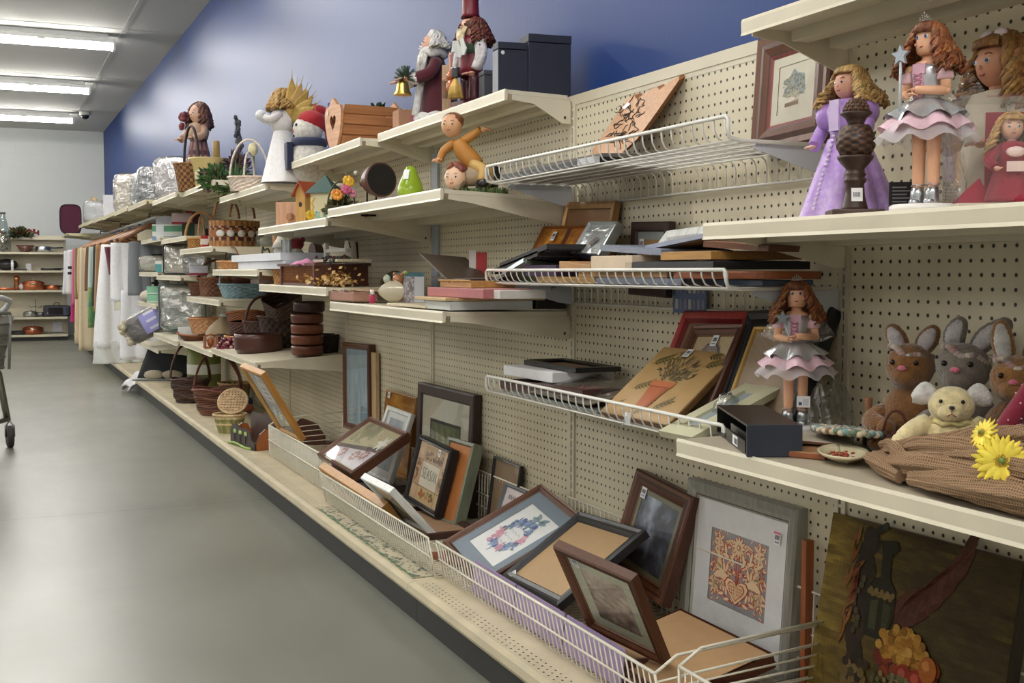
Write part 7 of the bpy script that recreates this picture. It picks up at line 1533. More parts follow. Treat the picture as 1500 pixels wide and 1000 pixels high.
m=MB((150,30,36));m.box((-.02,-.02,0),(.02,.02,.075));m.box((-.021,-.021,.02),(.021,.021,.055),(206,196,190));tag(m.build('red_tin',PAPER,None,loc=(-.38,fy(300,-.38),ZF2)),'small red and white tin between the yellow basket and picnic basket','tin')
basket('brown basket with two tall crossed tan handles left of the picnic basket',(-.27,fy(296,-.27),ZF2),RAD(-20),.08,.11,.075,(140,82,46),[(.19,'x',.009),(.16,'y',.007)],hcol=(186,136,84))
m=MB((186,190,186));m.lathe([(.05,0),(.055,.01),(.055,.05),(.04,.06)],18);tag(m.build('glass_jar',BOTTLE,None,loc=(-.12,U[5]+.10,ZF2)),'squat clear glass jar right of the picnic basket','jar')
m=MB((34,34,40));m.box((-.05,-.04,0),(.05,.04,.17));tag(m.build('dark_case',FABRIC,None,loc=(-.09,fy(322,-.1)+.4,ZF2)),'tall dark case behind the large picnic basket','case')
def carton(label,px,x,z,w,d,h,col,front=None,name='carton',rz=RAD(-10),bits=None,cat='box'):
 y=at(px,400,x=x).y;t=thing(name,label,cat,(x,y,z),rz);m=MB(col);boxm(m,w,d,h);m.build('box_body',CARD,t,bevel=.002)
 if front or bits:
  m=MB(front or col);rect2=lambda x0,z0,x1,z1,c,e:m.face([m.pv(p)for p in((x0,-d/2-e,z0),(x1,-d/2-e,z0),(x1,-d/2-e,z1),(x0,-d/2-e,z1))],c)
  rect2(-w/2,0,w/2,h,front or col,.0008)
  for i,(a,b_,c,d_,k)in enumerate(bits or[]):rect2(-w/2+a*w,b_*h,-w/2+c*w,d_*h,k,.0014+.0002*i)
  m.build('printed_front',PAPER,t)
 return t
carton('white and green printed linen box on the upper shelf beyond the picnic basket',251,-.30,1.249,.25,.16,.125,(206,212,206),(210,214,210),rz=RAD(-18),bits=[(0,.0,1,.25,(120,150,190)),(.0,.55,1,.9,(88,150,116)),(.12,.05,.35,.95,(214,218,226))])
carton('dark green end carton right of the linen box',277,-.20,1.249,.09,.14,.13,(50,70,58))
carton('white soft pack stacked on the linen box',249,-.27,1.375,.20,.14,.075,(206,206,214),(200,202,212),name='soft_pack',cat='pack')
carton('pale pink pack stacked right of the white soft pack',268,-.22,1.375,.15,.14,.085,(206,180,186),(214,190,196),name='soft_pack',cat='pack',bits=[(0,0,1,.2,(190,60,80))])
carton('red and dark printed small box stacked behind the pink pack',284,-.14,1.38,.11,.10,.10,(140,40,46),(176,50,56),bits=[(.5,0,1,1,(70,24,34))])
carton('blue grey folded denim pack left of the white soft pack',239,-.25,1.272,.12,.12,.17,(96,106,134),name='folded_pack',cat='pack')
carton('cream coloured small box nearest the clothes hangers',219,-.34,1.274,.18,.14,.095,(206,198,172),(212,204,180))
wrapbag('grey folded bedding in a clear zip bag with dark piping',(-.30,at(262,400,x=-.30).y,.981),RAD(-25),.21,.16,.235,(176,170,160),trim=(50,48,54),seed=3)
wrapbag('dark grey bag of bedding to the right of the grey one, second visible zip bag',(-.19,at(289,400,x=-.19).y,.981),RAD(-25),.20,.15,.22,(84,80,84),seed=5)
carton('white and lilac soft pack at the foot of the dark bedding bag',291,-.33,.981,.12,.10,.065,(200,200,214),(206,206,220),name='soft_pack',cat='pack',bits=[(0,0,1,.25,(140,40,60))])
wrapbag('crumpled clear bag with cream linen beside the grey garment',(-.33,at(228,400,x=-.33).y,1.003),RAD(-20),.26,.18,.14,(190,184,170),name='linen_bag',cat='linen',seed=8,shine=False)
carton('small white box with a teal corner in front of the crumpled linen bag',240,-.40,1.003,.12,.10,.085,(206,210,206),(212,216,212),bits=[(0,0,.4,.7,(80,150,150))])
for k in range(2):carton(['lower','upper'][k]+' mint green pack of the stacked pair',234,-.34,.755+k*.068,.20,.16,.064,(120,178,150),(134,190,162),name='linen_pack',cat='pack',bits=[(0,.0,1,.22,(190,214,200))])
carton('bright blue soft bag lying behind the mint green packs',247,-.18,.89,.19,.12,.10,(96,140,190),name='soft_bag',cat='bag')
m=MB((190,182,164));m.ball((0,0,.05),(.12,.10,.06),16,10,jit=.07);tag(m.build('beige_bundle',FABRIC,None,loc=(-.37,at(226,400,x=-.37).y,.754)),'beige cloth bundle left of the mint green packs','bundle')
wrapbag('tall clear bedding bag with teal lower half and white pattern',(-.27,at(271,400,x=-.27).y,.552),RAD(-22),.38,.22,.37,(190,192,190),trim=(80,90,92),seed=11,stripe=lambda u,v:(46,124,124)if v<.33 else((206,208,206)if fbm(u*26,v*20,4)>.5 and v<.62 else(150,158,156)if v<.62 else(190,188,178)))
carton('white label card at the foot of the tall teal bedding bag',274,-.40,.552,.13,.03,.085,(220,222,222),name='label_card',cat='card')
t=wrapbag('fluffy dark pillow with a lilac printed sleeve hanging off the low shelf',(-.42,at(226,400,x=-.42).y,.50),RAD(-30),.36,.24,.22,(104,96,98),name='pillow_pack',cat='pillow',seed=14,shine=False);t.rotation_euler=(0,RAD(-28),RAD(-20))
m=MB((150,150,206));m.grid(lambda u,v:(-.02+.17*u,-.123-.012*sin(pi*v),.03+.16*v),8,8,lambda u,v:(206,206,226)if(int(v*8)%3==1 and .2<u<.8)else(146,146,204),sm=False);m.build('printed_sleeve',PAPER,t)
m=MB((184,172,146));random.seed(6);[m.ball((-.17+random.uniform(-.03,.02),random.uniform(-.1,.1),random.uniform(.03,.2)),.026,8,6,jit((186,174,150),14))for k in range(30)];m.build('fluffy_trim',PLUSH,t)
ZE=1.431
t=thing('angel_doll','white robed angel doll with gold leaf wings facing the aisle','doll',(-.30,at(418,400,x=-.30).y+.02,ZE),RAD(-112))
m=MB((240,238,240));m.grid(lambda u,v:(lerp(.045,.125,v)*cos(2*pi*u)*(1+.06*sin(12*pi*u)*v),lerp(.04,.105,v)*sin(2*pi*u),.26-.258*v),48,10);m.build('robe',FABRIC,t)
m=MB((232,230,228));m.lathe([(.05,.25),(.062,.30),(.05,.34),(.02,.36)],22);m.build('robe_top',FABRIC,t)
m=MB((224,190,168));m.ball((0,-.01,.395),(.042,.042,.046),18,12);m.build('head',SKIN,t)
m=MB((176,142,84));m.ball((0,.006,.41),(.047,.045,.045),14,9);curls(m,(0,.004,.40),.046,.05,90,(176,138,78),0,2*pi,r=.006,amp=.011,seedv=2,flare=1.4);m.build('hair',HAIR,t)
for s in(-1,1):
 m=MB((214,210,208));limb(m,smoothpts([(s*.05,0,.33),(s*.075,-.04,.30),(s*.05,-.08,.31)],3),.018,(216,212,212),12);a_=m.build('sleeve',FABRIC,t);m=MB((228,228,230));m.ball((s*.05,-.095,.32),.026,10,8);m.build('fur_muff',PLUSH,a_)
 for k in range(5):
  an=RAD(4+15*k);L_=.23-.018*k;m=MB(jit((178,146,72),18));m.grid(lambda u,v:(s*(.035+.05*u),.045+L_*u*sin(an)+(v-.5)*.06*sin(pi*min(1,u+.15))*cos(an),.30+L_*u*cos(an)-(v-.5)*.06*sin(pi*min(1,u+.15))*sin(an)),6,4);m.build('wing_feather',LEAF,t,solid=.003)
t=thing('snowman_plush','snowman plush with a red stocking hat and navy scarf behind the angel doll','plush toy',(-.20,at(455,400,x=-.20).y,ZE),RAD(-90));t.scale=(1.15,1.15,1.15)
m=MB((212,208,200));m.ball((0,0,.09),(.085,.08,.095),20,13);m.ball((0,-.005,.215),(.066,.062,.062),20,13);m.build('body',PLUSH,t)
m=MB((164,26,36));m.ball((0,.012,.248),(.068,.064,.05),16,10);m.tube(smoothpts([(0,.02,.285),(.0,.06,.28),(0,.09,.22),(0,.085,.16)],4),[.036,.036,.036,.035,.034,.033,.031,.03,.027,.024,.021,.018,.014],10);m.build('hat',FABRIC,t)
m=MB((38,46,76));m.tube([(.062*cos(a),.058*sin(a),.163)for a in[2*pi*k/24 for k in range(24)]],.019,8,closed=True);m.box((-.02,-.10,.05),(.03,-.075,.16));m.build('scarf',FABRIC,t)
m=MB((24,22,24));[m.ball((s*.024,-.058,.232),.007,8,6)for s in(-1,1)];m.ball((0,-.064,.21),.007,8,6,(190,90,40));[m.ball((0,-.064+.001*k,.19),.004,6,4)for k in range(2)];m.build('face',GLOSS,t)
b=pl(370,-.33,ZE);t=basket('small white painted basket with two thin crossing handles on the top shelf',(-.33,b.y+.05,ZE),RAD(-30),.075,.085,.075,(206,186,170),[(.21,'x',.006),(.14,'y',.005)],sx=1.25,sq=.6,alt=(214,200,188),hcol=(212,202,188))
t=thing('silk_tulip','single cream silk tulip rising behind the white basket','flower',(-.24,at(373,400,x=-.24).y,ZE));m=MB((214,204,160));m.ball((0,0,.26),(.028,.028,.038),12,9);m.build('bloom',LEAF,t);m=MB((70,100,56));m.tube([(0,0,0),(.004,0,.23)],.005,6);[m.grid(lambda u,v:(s*(.01+.04*u),(v-.5)*.022*sin(pi*min(1,u+.1)),.06+.12*u-.05*u*u),6,3)for s in(-1,1)];m.build('stem_and_leaves',LEAF,t)
foliage('grass_clump','clump of long green silk grass blades beside the white basket',(-.30,at(345,400,x=-.30).y,ZE),.07,150,[(70,110,56),(90,130,66),(54,86,48)],.13,1.0,7,wd=.10)
foliage('burgundy_foliage','tall burgundy leaved silk spray behind the ivy',(-.22,at(347,400,x=-.22).y,ZE+.08),.10,420,[(84,44,60),(104,58,74),(70,50,56),(96,84,70)],.045,1.6,8)
random.seed(19);m=MB()
for k in range(26):m.ball((random.gauss(0,.012),random.gauss(0,.012),.30+k*.0085),(.013,.013,.014),7,5,jit((74,78,84),16))
m.tube([(0,0,0),(0,0,.5)],.004,5,(80,84,66));tag(m.build('flower_spike',LEAF,None,loc=(-.20,at(352,400,x=-.20).y,ZE)),'single grey purple flower spike above the burgundy spray','flower')
ZFt=1.534
foliage('ivy_bunch','green silk ivy with pink blooms spilling over the shelf end',(-.38,at(320,400,x=-.38).y,ZFt-.07),.10,420,[(56,92,50),(80,118,62),(44,74,44),(120,92,86),(96,130,70)],.05,.9,9)
t=thing('planter','pale yellow flared planter with cream flowers beneath the rag doll','planter',(-.30,at(314,400,x=-.30).y+.15,ZFt));m=MB((196,176,120));m.lathe([(.075,0),(.085,.02),(.10,.15),(.125,.19),(.128,.20),(.118,.20),(.09,.16)],28);m.build('pot',GLOSS,t);m=MB((206,198,160));random.seed(1);[m.ball((-.02+random.uniform(-.06,.06),-.10+random.uniform(-.02,.02),.02+random.uniform(0,.09)),.022,8,6,jit((206,196,160),12))for k in range(16)];m.build('applied_flowers',LEAF,t);m=MB((170,140,84));m.lathe([(.022,.2),(.022,.31),(.018,.315)],12,c=(.05,0,0));m.build('wooden_stake',WOODZ,t)
t=thing('rag_doll','rag doll in a brown plaid dress with reddish curls sitting high on the top shelf','doll',(-.28,at(303,400,x=-.28).y+.25,ZFt+.02),RAD(-60));t.scale=(1.2,1.2,1.3)
m=MB();m.grid(lambda u,v:(lerp(.045,.12,v)*cos(2*pi*u)*(1+.05*sin(16*pi*u)*v),lerp(.04,.10,v)*sin(2*pi*u),.28-.275*v),48,12,lambda u,v:(110,70,74)if int(u*48)%4<2 else((150,120,112)if int(v*12)%3 else(84,52,58)),sm=False);m.build('plaid_dress',FABRIC,t)
m=MB((176,146,122));m.lathe([(.05,.27),(.06,.31),(.05,.35),(.02,.365)],20);m.build('blouse',FABRIC,t);m=MB((206,166,140));m.ball((0,-.006,.405),(.044,.044,.05),18,12);m.build('head',SKIN,t);doll_face(t,(0,-.008,.405),.0445,skin=(206,166,140))
m=MB((104,68,56));m.ball((0,.01,.42),(.051,.048,.047),14,9);curls(m,(0,.006,.41),.05,.08,90,(116,80,68),-.6,pi+.6,r=.006,amp=.011,seedv=12,flare=1.25);m.build('hair',HAIR,t)
for s in(-1,1):m=MB((176,140,118));limb(m,smoothpts([(s*.05,0,.34),(s*.085,-.03,.29),(s*.05,-.075,.27)],3),.02,(180,146,124),10);m.build('arm',FABRIC,t);hand(t,(s*.048,-.082,.268),RAD(-90),2.2,(206,166,140))
m=MB((110,40,50));[m.ball((-.06+random.uniform(-.02,.02),-.06,.33+random.uniform(0,.07)),.016,8,6,jit((112,44,54),14))for k in range(12)];m.build('berry_posy',LEAF,t)
basket('brown coiled wicker basket with a tall dark arched handle on the top shelf',(-.37,at(283,400,x=-.37).y,ZFt),RAD(15),.085,.115,.18,(150,106,58),[(.27,'y',.009)],alt=(88,58,34),hcol=(56,42,44),nu=30,nv=9)
m=MB((120,40,44));m.lathe([(.04,0),(.045,.10),(.035,.11)],14);tag(m.build('red_pot',FABRIC,None,loc=(-.28,at(297,400,x=-.28).y+.1,ZFt)),'dark red pot between the coiled basket and yellow planter','pot')
wrapbag('white quilted bedding in shiny clear plastic behind the coiled basket',(-.30,at(262,400,x=-.30).y,1.538),RAD(-25),.34,.22,.33,(196,192,196),seed=21)
ZG=1.565
wrapbag('navy and silver comforter in shiny clear plastic',(-.30,at(228,400,x=-.30).y,ZG-.02),RAD(-25),.27,.24,.36,(66,78,100),seed=23)
wrapbag('grey white comforter in clear plastic, left of the navy one',(-.28,at(213,400,x=-.28).y,ZG),RAD(-25),.22,.22,.36,(150,156,160),seed=24)
wrapbag('white and tan pillow set in shiny clear plastic, far top shelf',(-.31,at(193,400,x=-.31).y,ZG),RAD(-25),.30,.26,.42,(190,180,164),seed=26)
carton('white shopping bag standing on the far top shelf above the hangers',166,-.36,ZG+.02,.17,.12,.26,(220,220,228),name='paper_bag',cat='bag')
wrapbag('clear plastic bag of crumpled linens left of the white shopping bag',(-.34,at(146,400,x=-.34).y,ZG+.03),RAD(-20),.34,.3,.30,(186,186,190),name='linen_bag',cat='linen',seed=28,shine=False)
t=thing('folded_blankets','heap of tan and red folded blankets beside the suitcase','blankets',(-.34,15.9,ZG+.05),RAD(-15))
for k,(c,w_,z_)in enumerate((((150,56,50),.30,0),((190,160,90),.32,.07),((150,140,116),.30,.14))):m=MB(c);m.ball((0,0,z_+.04),(w_/2,.20,.05),16,10,jit=.05);m.build('blanket',FABRIC,t)
m=MB((206,176,130));m.grid(lambda u,v:((u-.5)*.12,.02*sin(u*9),.16+.2*v*(1-.3*u)),8,6);m.build('cream_cloth',FABRIC,t)
t=thing('suitcase','maroon and green soft suitcase standing at the far end of the shelving run','suitcase',(-.60,16.72,1.517),RAD(-4))
o_=[(.135*(abs(cos(a))**.45)*(1 if cos(a)>0 else-1),.19+.19*(abs(sin(a))**.45)*(1 if sin(a)>0 else-1))for a in[2*pi*k/36 for k in range(36)]]
m=MB((78,26,50));m.prism(o_,-.04,.0,'y',(78,26,50),(60,24,44));m.build('shell',FABRIC,t,bevel=.008)
m=MB((44,20,34));m.tube([(p[0]*.98,-.04,p[1])for p in o_],.009,6,closed=True);m.build('piping',FABRIC,t);m=MB((40,62,48));m.prism([(p[0]*.99,.19+(p[1]-.19)*.99)for p in o_],.004,.5,'y');m.build('green_side',FABRIC,t,bevel=.008)
ZK=DECK+.001
dy=lambda px,py:at(px,py,z=ZK)
p=dy(306,606)
def grapevine(label,loc,rz,r,h,hh,seed,col):
 t=thing('grapevine_basket',label,'basket',loc,rz);random.seed(seed);m=MB()
 for k in range(16):
  z_=.01+h*k/15;rr=lerp(r*.72,r,k/15);m.tube([(rr*(1+.05*sin(3*a+k))*cos(a),rr*.85*(1+.05*cos(2*a+k))*sin(a),z_+.006*sin(4*a+k))for a in[2*pi*j/24 for j in range(24)]],.0068,5,jit(col,22),closed=True)
 m.face([m.pv((r*.72*cos(a),r*.6*sin(a),.006))for a in[2*pi*j/18 for j in range(18)]],(60,40,30));m.build('twig_body',WICKER,t)
 m=MB()
 for k in range(3):m.tube([(r*(.98+.03*k)*cos(a),.012*(k-1)+.01*sin(5*a+k),h+hh*sin(a)+.006*sin(7*a+2*k))for a in[pi*j/20 for j in range(21)]],.0062,5,jit(col,16))
 m.build('handle',WICKER,t);return t
p1=dy(320,610);grapevine('brown grapevine basket with a big round handle on the base deck',(-.33,p1.y+.12,ZK),RAD(-35),.155,.15,.235,5,(110,66,48))
p2=dy(272,603);grapevine('darker grapevine basket with a knotted handle behind the brown one',(-.38,p2.y+.55,ZK),RAD(-20),.13,.15,.25,9,(82,54,44))
p=dy(321,636);t=thing('splint_basket','pale cream and green splint basket with a lattice lid leaning open','basket',(p.x+.07,p.y+.06,ZK),RAD(-30));m=MB();m.grid(lambda u,v:(lerp(.06,.085,v)*(abs(cos(2*pi*u))**.7)*(1 if cos(2*pi*u)>0 else-1),lerp(.055,.075,v)*(abs(sin(2*pi*u))**.7)*(1 if sin(2*pi*u)>0 else-1),.10*v),32,9,lambda u,v:(206,186,140)if(v>.82 or .42<v<.58)else((124,122,72)if int(u*32)%2 else(150,146,92)),sm=False);m.build('woven_body',WICKER,t)
m=MB((206,180,138));rim(m,.086,.10,None,1,.88,.007,.7);m.build('rim',WICKER,t)
m=MB((206,178,138));lidM=Matrix.Translation((0,.02,.105))@Matrix.Rotation(RAD(62),4,'X');m.M=lidM
for k in range(-4,5):
 L_=.072*sqrt(max(0,1-(k*.017/.082)**2))
 if L_>.01:m.box((k*.017-.0055,-.0+.07-L_,-.002),(k*.017+.0055,.07+L_,.002));m.box((-L_*1.1,.07+k*.0155-.005,.001),(L_*1.1,.07+k*.0155+.005,.004),(190,158,116))
m.tube([(.083*cos(a),.07+.074*sin(a),0)for a in[2*pi*k/28 for k in range(28)]],.007,6,closed=True);m.build('lattice_lid',WICKER,t)
p=dy(352,655);t=thing('letter_holder','dark brown painted letter holder with green tulips and orange wooden ends','holder',(p.x+.07,p.y+.02,ZK),RAD(-80));t.scale=(1.35,1,1.15)
DB=(66,54,54)
m=MB((80,66,62));m.prism([(-.12,.0),(.12,.0),(.12,.14),(-.10,.14),(-.12,.11)],.05,.058,'y');m.build('back_panel',SATIN,t)
m=MB(DB);m.prism([(-.12,.0),(.12,0),(.12,.03),(.095,.04),(.075,.075),(.03,.085),(-.03,.08),(-.06,.095),(-.10,.09),(-.12,.05)],-.06,-.052,'y');m.build('front_panel',SATIN,t)
for x_ in(-.118,.114):m=MB((166,98,52));m.prism([(-.05,0),(.05,0),(.05,.05),(.03,.085),(.0,.09),(-.03,.07),(-.05,.03)],x_,x_+.008,'x',(166,98,52),(50,42,42));m.build('wooden_end',WOODZ,t)
for k in range(3):x_=-.07+.055*k;m=MB((166,190,110));m.ball((x_,-.062,.062),(.016,.003,.010),10,6);m.tube([(x_,-.0625,.055),(x_,-.0625,.02)],.002,4,(40,36,34));m.build('painted_tulip',MATTE,t)
m=MB((150,180,96));m.tube(smoothpts([(-.13,-.068,.004),(-.05,-.07,.012),(.04,-.068,.004),(.1,-.068,.008)],4),.005,6);m.build('green_edge',MATTE,t)
t=thing('green_canister','tall olive green cylinder tin with a white band on the base deck','canister',(-.17,at(300,400,x=-.17).y+.1,ZK));m=MB();m.lathe([(.12,0),(.122,.01),(.122,.13),(.123,.131),(.123,.205),(.122,.206),(.122,.36),(.11,.365)],34,cols=[(110,118,62),(112,120,64),(112,120,64),(214,214,208),(112,120,64),(118,126,66),(100,108,58)]);m.build('tin_body',SATIN,t)
p=dy(232,558);t=thing('folded_fabric','black folded fabric standing tilted on the base deck with rolled beige cloths in front','fabric',(-.30,p.y+.12,ZK),RAD(-25));m=MB((30,34,38));m.grid(lambda u,v:(-.24+.48*u+.07*v,.10*v+.01*sin(u*7),.01+.26*v),12,8);m.build('black_cloth',FABRIC,t,solid=.03)
for k in range(2):m=MB((176,164,146));m.ball((-.08+.15*k,-.07,.045),(.085,.045,.038),16,9,jit=.07);m.build('rolled_cloth',FABRIC,t)
m=MB((96,100,100));m.box((-.24,-.13,0),(.24,-.02,.012),None,(186,186,180));m.build('white_tray',SATIN,t)
t=thing('pouch_heap','jumble of blue and orange pouches behind the letter holder','pouches',(-.16,dy(362,610).y+.35,ZK));random.seed(3)
for c_,q_ in(((40,58,110),(.02,0,.05)),((150,76,46),(.0,-.14,.03)),((84,60,50),(.0,.14,.06)),((90,40,40),(-.06,.06,.03))):m=MB(c_);m.ball(q_,(.06,.07,q_[2]),14,9,jit=.08);m.build('pouch',FABRIC,t)
basket('yellowish openwork basket behind the grapevine baskets',(-.12,dy(362,610).y+.75,ZK),0,.10,.12,.14,(164,136,90),sx=.9)
m=MB((84,52,42));m.prism([(-.10,0),(.10,0),(.10,.05),(.04,.11),(-.06,.13),(-.10,.10)],-.01,.01,'y');m.box((-.10,.0,0),(.10,.08,.012));tag(m.build('wooden_shelf_bracket',WOOD,None,loc=(-.12,at(452,400,x=-.12).y,ZK),rot=(0,0,RAD(-60))),'dark curved wooden wall shelf lying behind the gold framed picture','wall shelf')
t=thing('plastic_package','crumpled white plastic package spilling over the edge of the base deck','package',(0,0,0));a_=at(222,543,z=ZK+.06);
m=MB((206,206,210));m.grid(lambda u,v:(lerp(a_.x+.12,a_.x-.20,u)+.03*sin(v*6),a_.y-.10+.24*v+.05*u,ZK+.035+.03*sin(pi*v)-(max(0,u-.45)**1.6)*.35+.010*sin(u*22+v*9)),26,14);m.build('plastic',SATINCLOTH,t,solid=.012)
RX,RZ=-.34,1.455
t=thing('clothes_rail','long chrome clothes rail under the far top shelves','rail',(0,0,0))
m=MB((190,192,196));m.tube([(RX,U[7]+.75,RZ),(RX,U[13]-.02,RZ)],.013,10);m.build('rod',METAL,t)
for y in(U[8]+.02,U[10]+.02,U[12]):m=MB((70,70,74));m.tube([(RX,y,RZ+.013),(RX,y,RZ+.075),(RX-.18,y,RZ+.085)],.007,6);m.tube([(RX,y,RZ+.05),(-.01,y,RZ+.05)],.008,6);m.build('rail_bracket',SATIN,t)
def hanger(y,label,col,wd=.24,dz=0):
 t=thing('coat_hanger',label,'hanger',(RX,y,RZ),0,'hangers on the clothes rail')
 m=MB((176,178,182));m.tube([(.018*cos(a),0,.0+.018*sin(a))for a in[pi*1.15-k*.32 for k in range(11)]]+[(.0,0,-.03),(0,0,-.06)],.0028,5);m.build('hook',METAL,t)
 m=MB(col);m.tube(smoothpts([(-wd,0,-.175),(-wd*.55,0,-.115),(-.02,0,-.06),(.02,0,-.06),(wd*.55,0,-.115),(wd,0,-.175)],3),.017,7);m.build('wooden_bar',WOODX,t)
 return t
HC=[(150,98,56),(176,122,76),(112,70,44),(186,134,86),(96,60,42),(160,104,60)]
def garment(y,x0,x1,z0,label,name,parts,hcol=None,cat='garment',hlabel=None,flare=.12,seed=1,depth=.02,folds=4):
 if x0>0:x0=at(x0,400,y=y).x;x1=x0+.44
 0
 hanger(y,hlabel or('wooden hanger holding the '+label),hcol or HC[seed//2%6])
 t=thing(name,label,cat,(0,y,0))
 for i,(za,zb,c,ins,pn)in enumerate(parts):
  m=MB(c if not callable(c)else(200,200,200))
  cloth(m,x0+ins,x1-ins,zb,za,0,depth,c,folds,26,16,flare if i==0 else .05,seed+i);m.build(pn,FABRIC,t,solid=.035)
 return t
zs=RZ-.19
garment(U[8]+.10,-.50,-.10,.6,'grey tailored garment nearest on the rail','grey_garment',[(zs,.80,(126,130,138),0,'body')],seed=3,flare=.06)
zpat=lambda u,v:(36,36,40)if fbm(u*7,v*9,4)>.52 else(206,206,206)
garment(U[7]+.95,-.36,-.06,.6,'black and white patterned top beside the grey garment','patterned_blouse',[(RZ-.30,.84,zpat,0,'body')],seed=5,flare=.05)
garment(U[8]+.62,-.60,-.18,.6,'short white blouse hanging in front of the grey garment','white_blouse',[(zs,.74,(238,238,242),0,'body'),(.78,.66,(214,210,190),.03,'lace_hem')],seed=7,flare=.04)
garment(U[8]+.42,-.56,-.14,.1,'long white trousers hanging almost to the base deck','white_trousers',[(.84,.22,(236,237,244),.02,'legs')],seed=9,flare=.1,folds=3)
garment(U[8]+.98,-.62,-.42,.6,'maroon scarf like garment between two white ones','maroon_garment',[(zs-.03,.98,(106,52,66),0,'body')],seed=11,flare=-.4,hcol=(60,40,36))
garment(U[9]+.12,150,-.22,.1,'long white dress with a deep hem reaching near the floor','white_dress',[(zs,.27,(240,240,245),0,'skirt'),(.34,.12,(214,216,214),-.085,'hem_band')],seed=13,flare=.42,depth=.03)
garment(U[9]+.55,142,0,.6,'camel brown jacket behind the long white dress','camel_jacket',[(zs,.62,(150,112,70),0,'body')],seed=15)
garment(U[9]+.80,138,0,.6,'black garment behind the camel jacket','black_garment',[(zs,.66,(40,40,44),0,'body')],seed=17)
gp=lambda u,v:ramp(fbm(u*8,v*12,6),[(.2,(60,130,110)),(.5,(120,150,90)),(.8,(180,180,120))])if v>.5 else(180,200,190)
garment(U[10]+.02,131,0,.4,'green flowered dress further along the rail','green_dress',[(zs,.42,gp,0,'body')],seed=19)
garment(U[10]+.30,127,0,.4,'brown suede jacket between the green and cream dresses','brown_jacket',[(zs,.80,(112,78,62),0,'body')],seed=21)
garment(U[10]+.62,119,0,.2,'long cream dress further along the rail','cream_dress',[(zs,.14,(206,190,160),0,'body')],seed=23,flare=.15)
garment(U[10]+.98,112,0,.2,'tan draped blouse over a long cream skirt','tan_outfit',[(zs,.20,(206,184,150),0,'skirt'),(zs+.005,.70,(140,112,70),-.01,'blouse')],seed=25)
garment(U[11]+.40,107,0,.5,'light pink top towards the far end of the rail','pink_blouse',[(zs,.62,(206,110,150),0,'body')],seed=27)
zst=lambda u,v:(30,30,34)if(int(v*14)%2 and .3<v<.6)else(214,212,210)
garment(U[11]+.80,101,0,.5,'white top with black stripes and magenta skirt near the far end','striped_outfit',[(zs,.74,zst,0,'top'),(.74,.40,(176,40,110),.02,'skirt')],seed=29)
garment(U[12]+.30,95,0,.5,'white garment in thin plastic at the far end of the rail','wrapped_garment',[(zs,.72,(206,208,214),0,'body')],seed=31)
tag(MB((190,186,180)).lathe([(.03,0),(.032,.004),(.032,.02),(.012,.02),(.012,.0)],18,cols=[(200,190,160),(190,176,150),(190,176,150),(60,50,44)]).build('tape_roll',SATIN,None,loc=(-.50,U[10]+.9,DECK+.001)),'small roll of tape lying under the cream dresses','tape')
YB=18.55;XR=-.585
t=thing('back_shelving','beige shelving unit with cookware against the white back wall','shelving',(0,0,0))
BEI=(196,188,166)
m=MB(BEI);m.box((-3.05,YB,.1),(XR,YB+.03,1.53));m.build('back_panel',finish('far pegboard',.5,var=.05),t)
m=MB((30,24,20));
for x in(XR,XR-1.22,XR-2.44):m=MB((176,170,152));m.box((x-.02,YB-.02,0),(x+.02,YB+.03,1.54));m.build('upright',SHELFM,t)
SHZ=(1.50,1.285,1.02,.735,.345,.09)
for i,z in enumerate(SHZ):
 for k in range(2):
  x1=XR-1.22*k-.004;d=.16 if i==0 else(.42 if i==5 else .38);m=MB(BEI);m.box((x1-1.212,YB-d,z-.03),(x1,YB-.001,z));m.build('shelf_board',SHELFM,t)
m=MB((46,44,42));m.box((XR-2.44,YB-.36,0),(XR,YB-.35,.06));m.build('kick_plate',MATTE,t)
def bx(px,y=YB-.2):return at(px,400,y=y).x
def pan(label,px,zi,r,h,col,lid=False,handle=None,mat=None,name='cooking_pot'):
 t=thing(name,label,'pot',(bx(px),YB-.2,SHZ[zi]+.001));m=MB(col);m.lathe([(r*.9,0),(r,.01),(r,h),(r*.95,h),(r*.93,.012)],26);m.build('pot_body',mat or finish('copper',.3,metal=.75,var=.1),t)
 if lid:m=MB(tuple(min(255,int(q*1.1))for q in col));m.lathe([(r*1.01,h),(r*.7,h+.02),(.015,h+.03)],24);m.ball((0,0,h+.04),.016,8,6,(206,206,204));m.build('lid',mat or MATS['copper'],t)
 if handle:m=MB((190,186,180)if handle==1 else(34,32,34));m.tube([(r*.95,0,h*.75),(r+.17,0,h*.8)]if handle!=1 else[(-.05,-r,h*.8),(-.04,-r-.04,h*.85),(.04,-r-.04,h*.85),(.05,-r,h*.8)],.011,6);m.build('handle',METAL if handle==1 else PLASTIC,t)
 return t
CU=(186,112,76)
pan('larger copper pot with lid on the fourth shelf of the back unit',48,3,.155,.11,CU,True,1);pan('smaller copper pan with dark handle on the fourth shelf of the back unit',76,3,.105,.07,CU,False,2)
pan('copper casserole on the lowest shelf of the back unit',46,5,.145,.09,(160,90,62),True,1);pan('steel saucepan on the second shelf of the back unit',64,1,.105,.085,(180,182,184),False,2,METAL)
pan('low copper frying pan at the left of the fourth shelf, back unit',6,3,.16,.035,CU,False,None);pan('steel pot with a small wire rack on the fifth shelf of the back unit',43,4,.10,.06,(170,172,174),True,1,METAL)
pan('dark steel pot behind the toaster oven, fifth shelf of the back unit',58,4,.085,.06,(90,90,92),False,2,METAL);pan('black skillet at the right of the third shelf, back unit',75,2,.14,.035,(40,40,42),False,2,SATIN);pan('black pan left on the lowest shelf of the back unit',26,5,.12,.05,(36,36,38),False,None,SATIN)
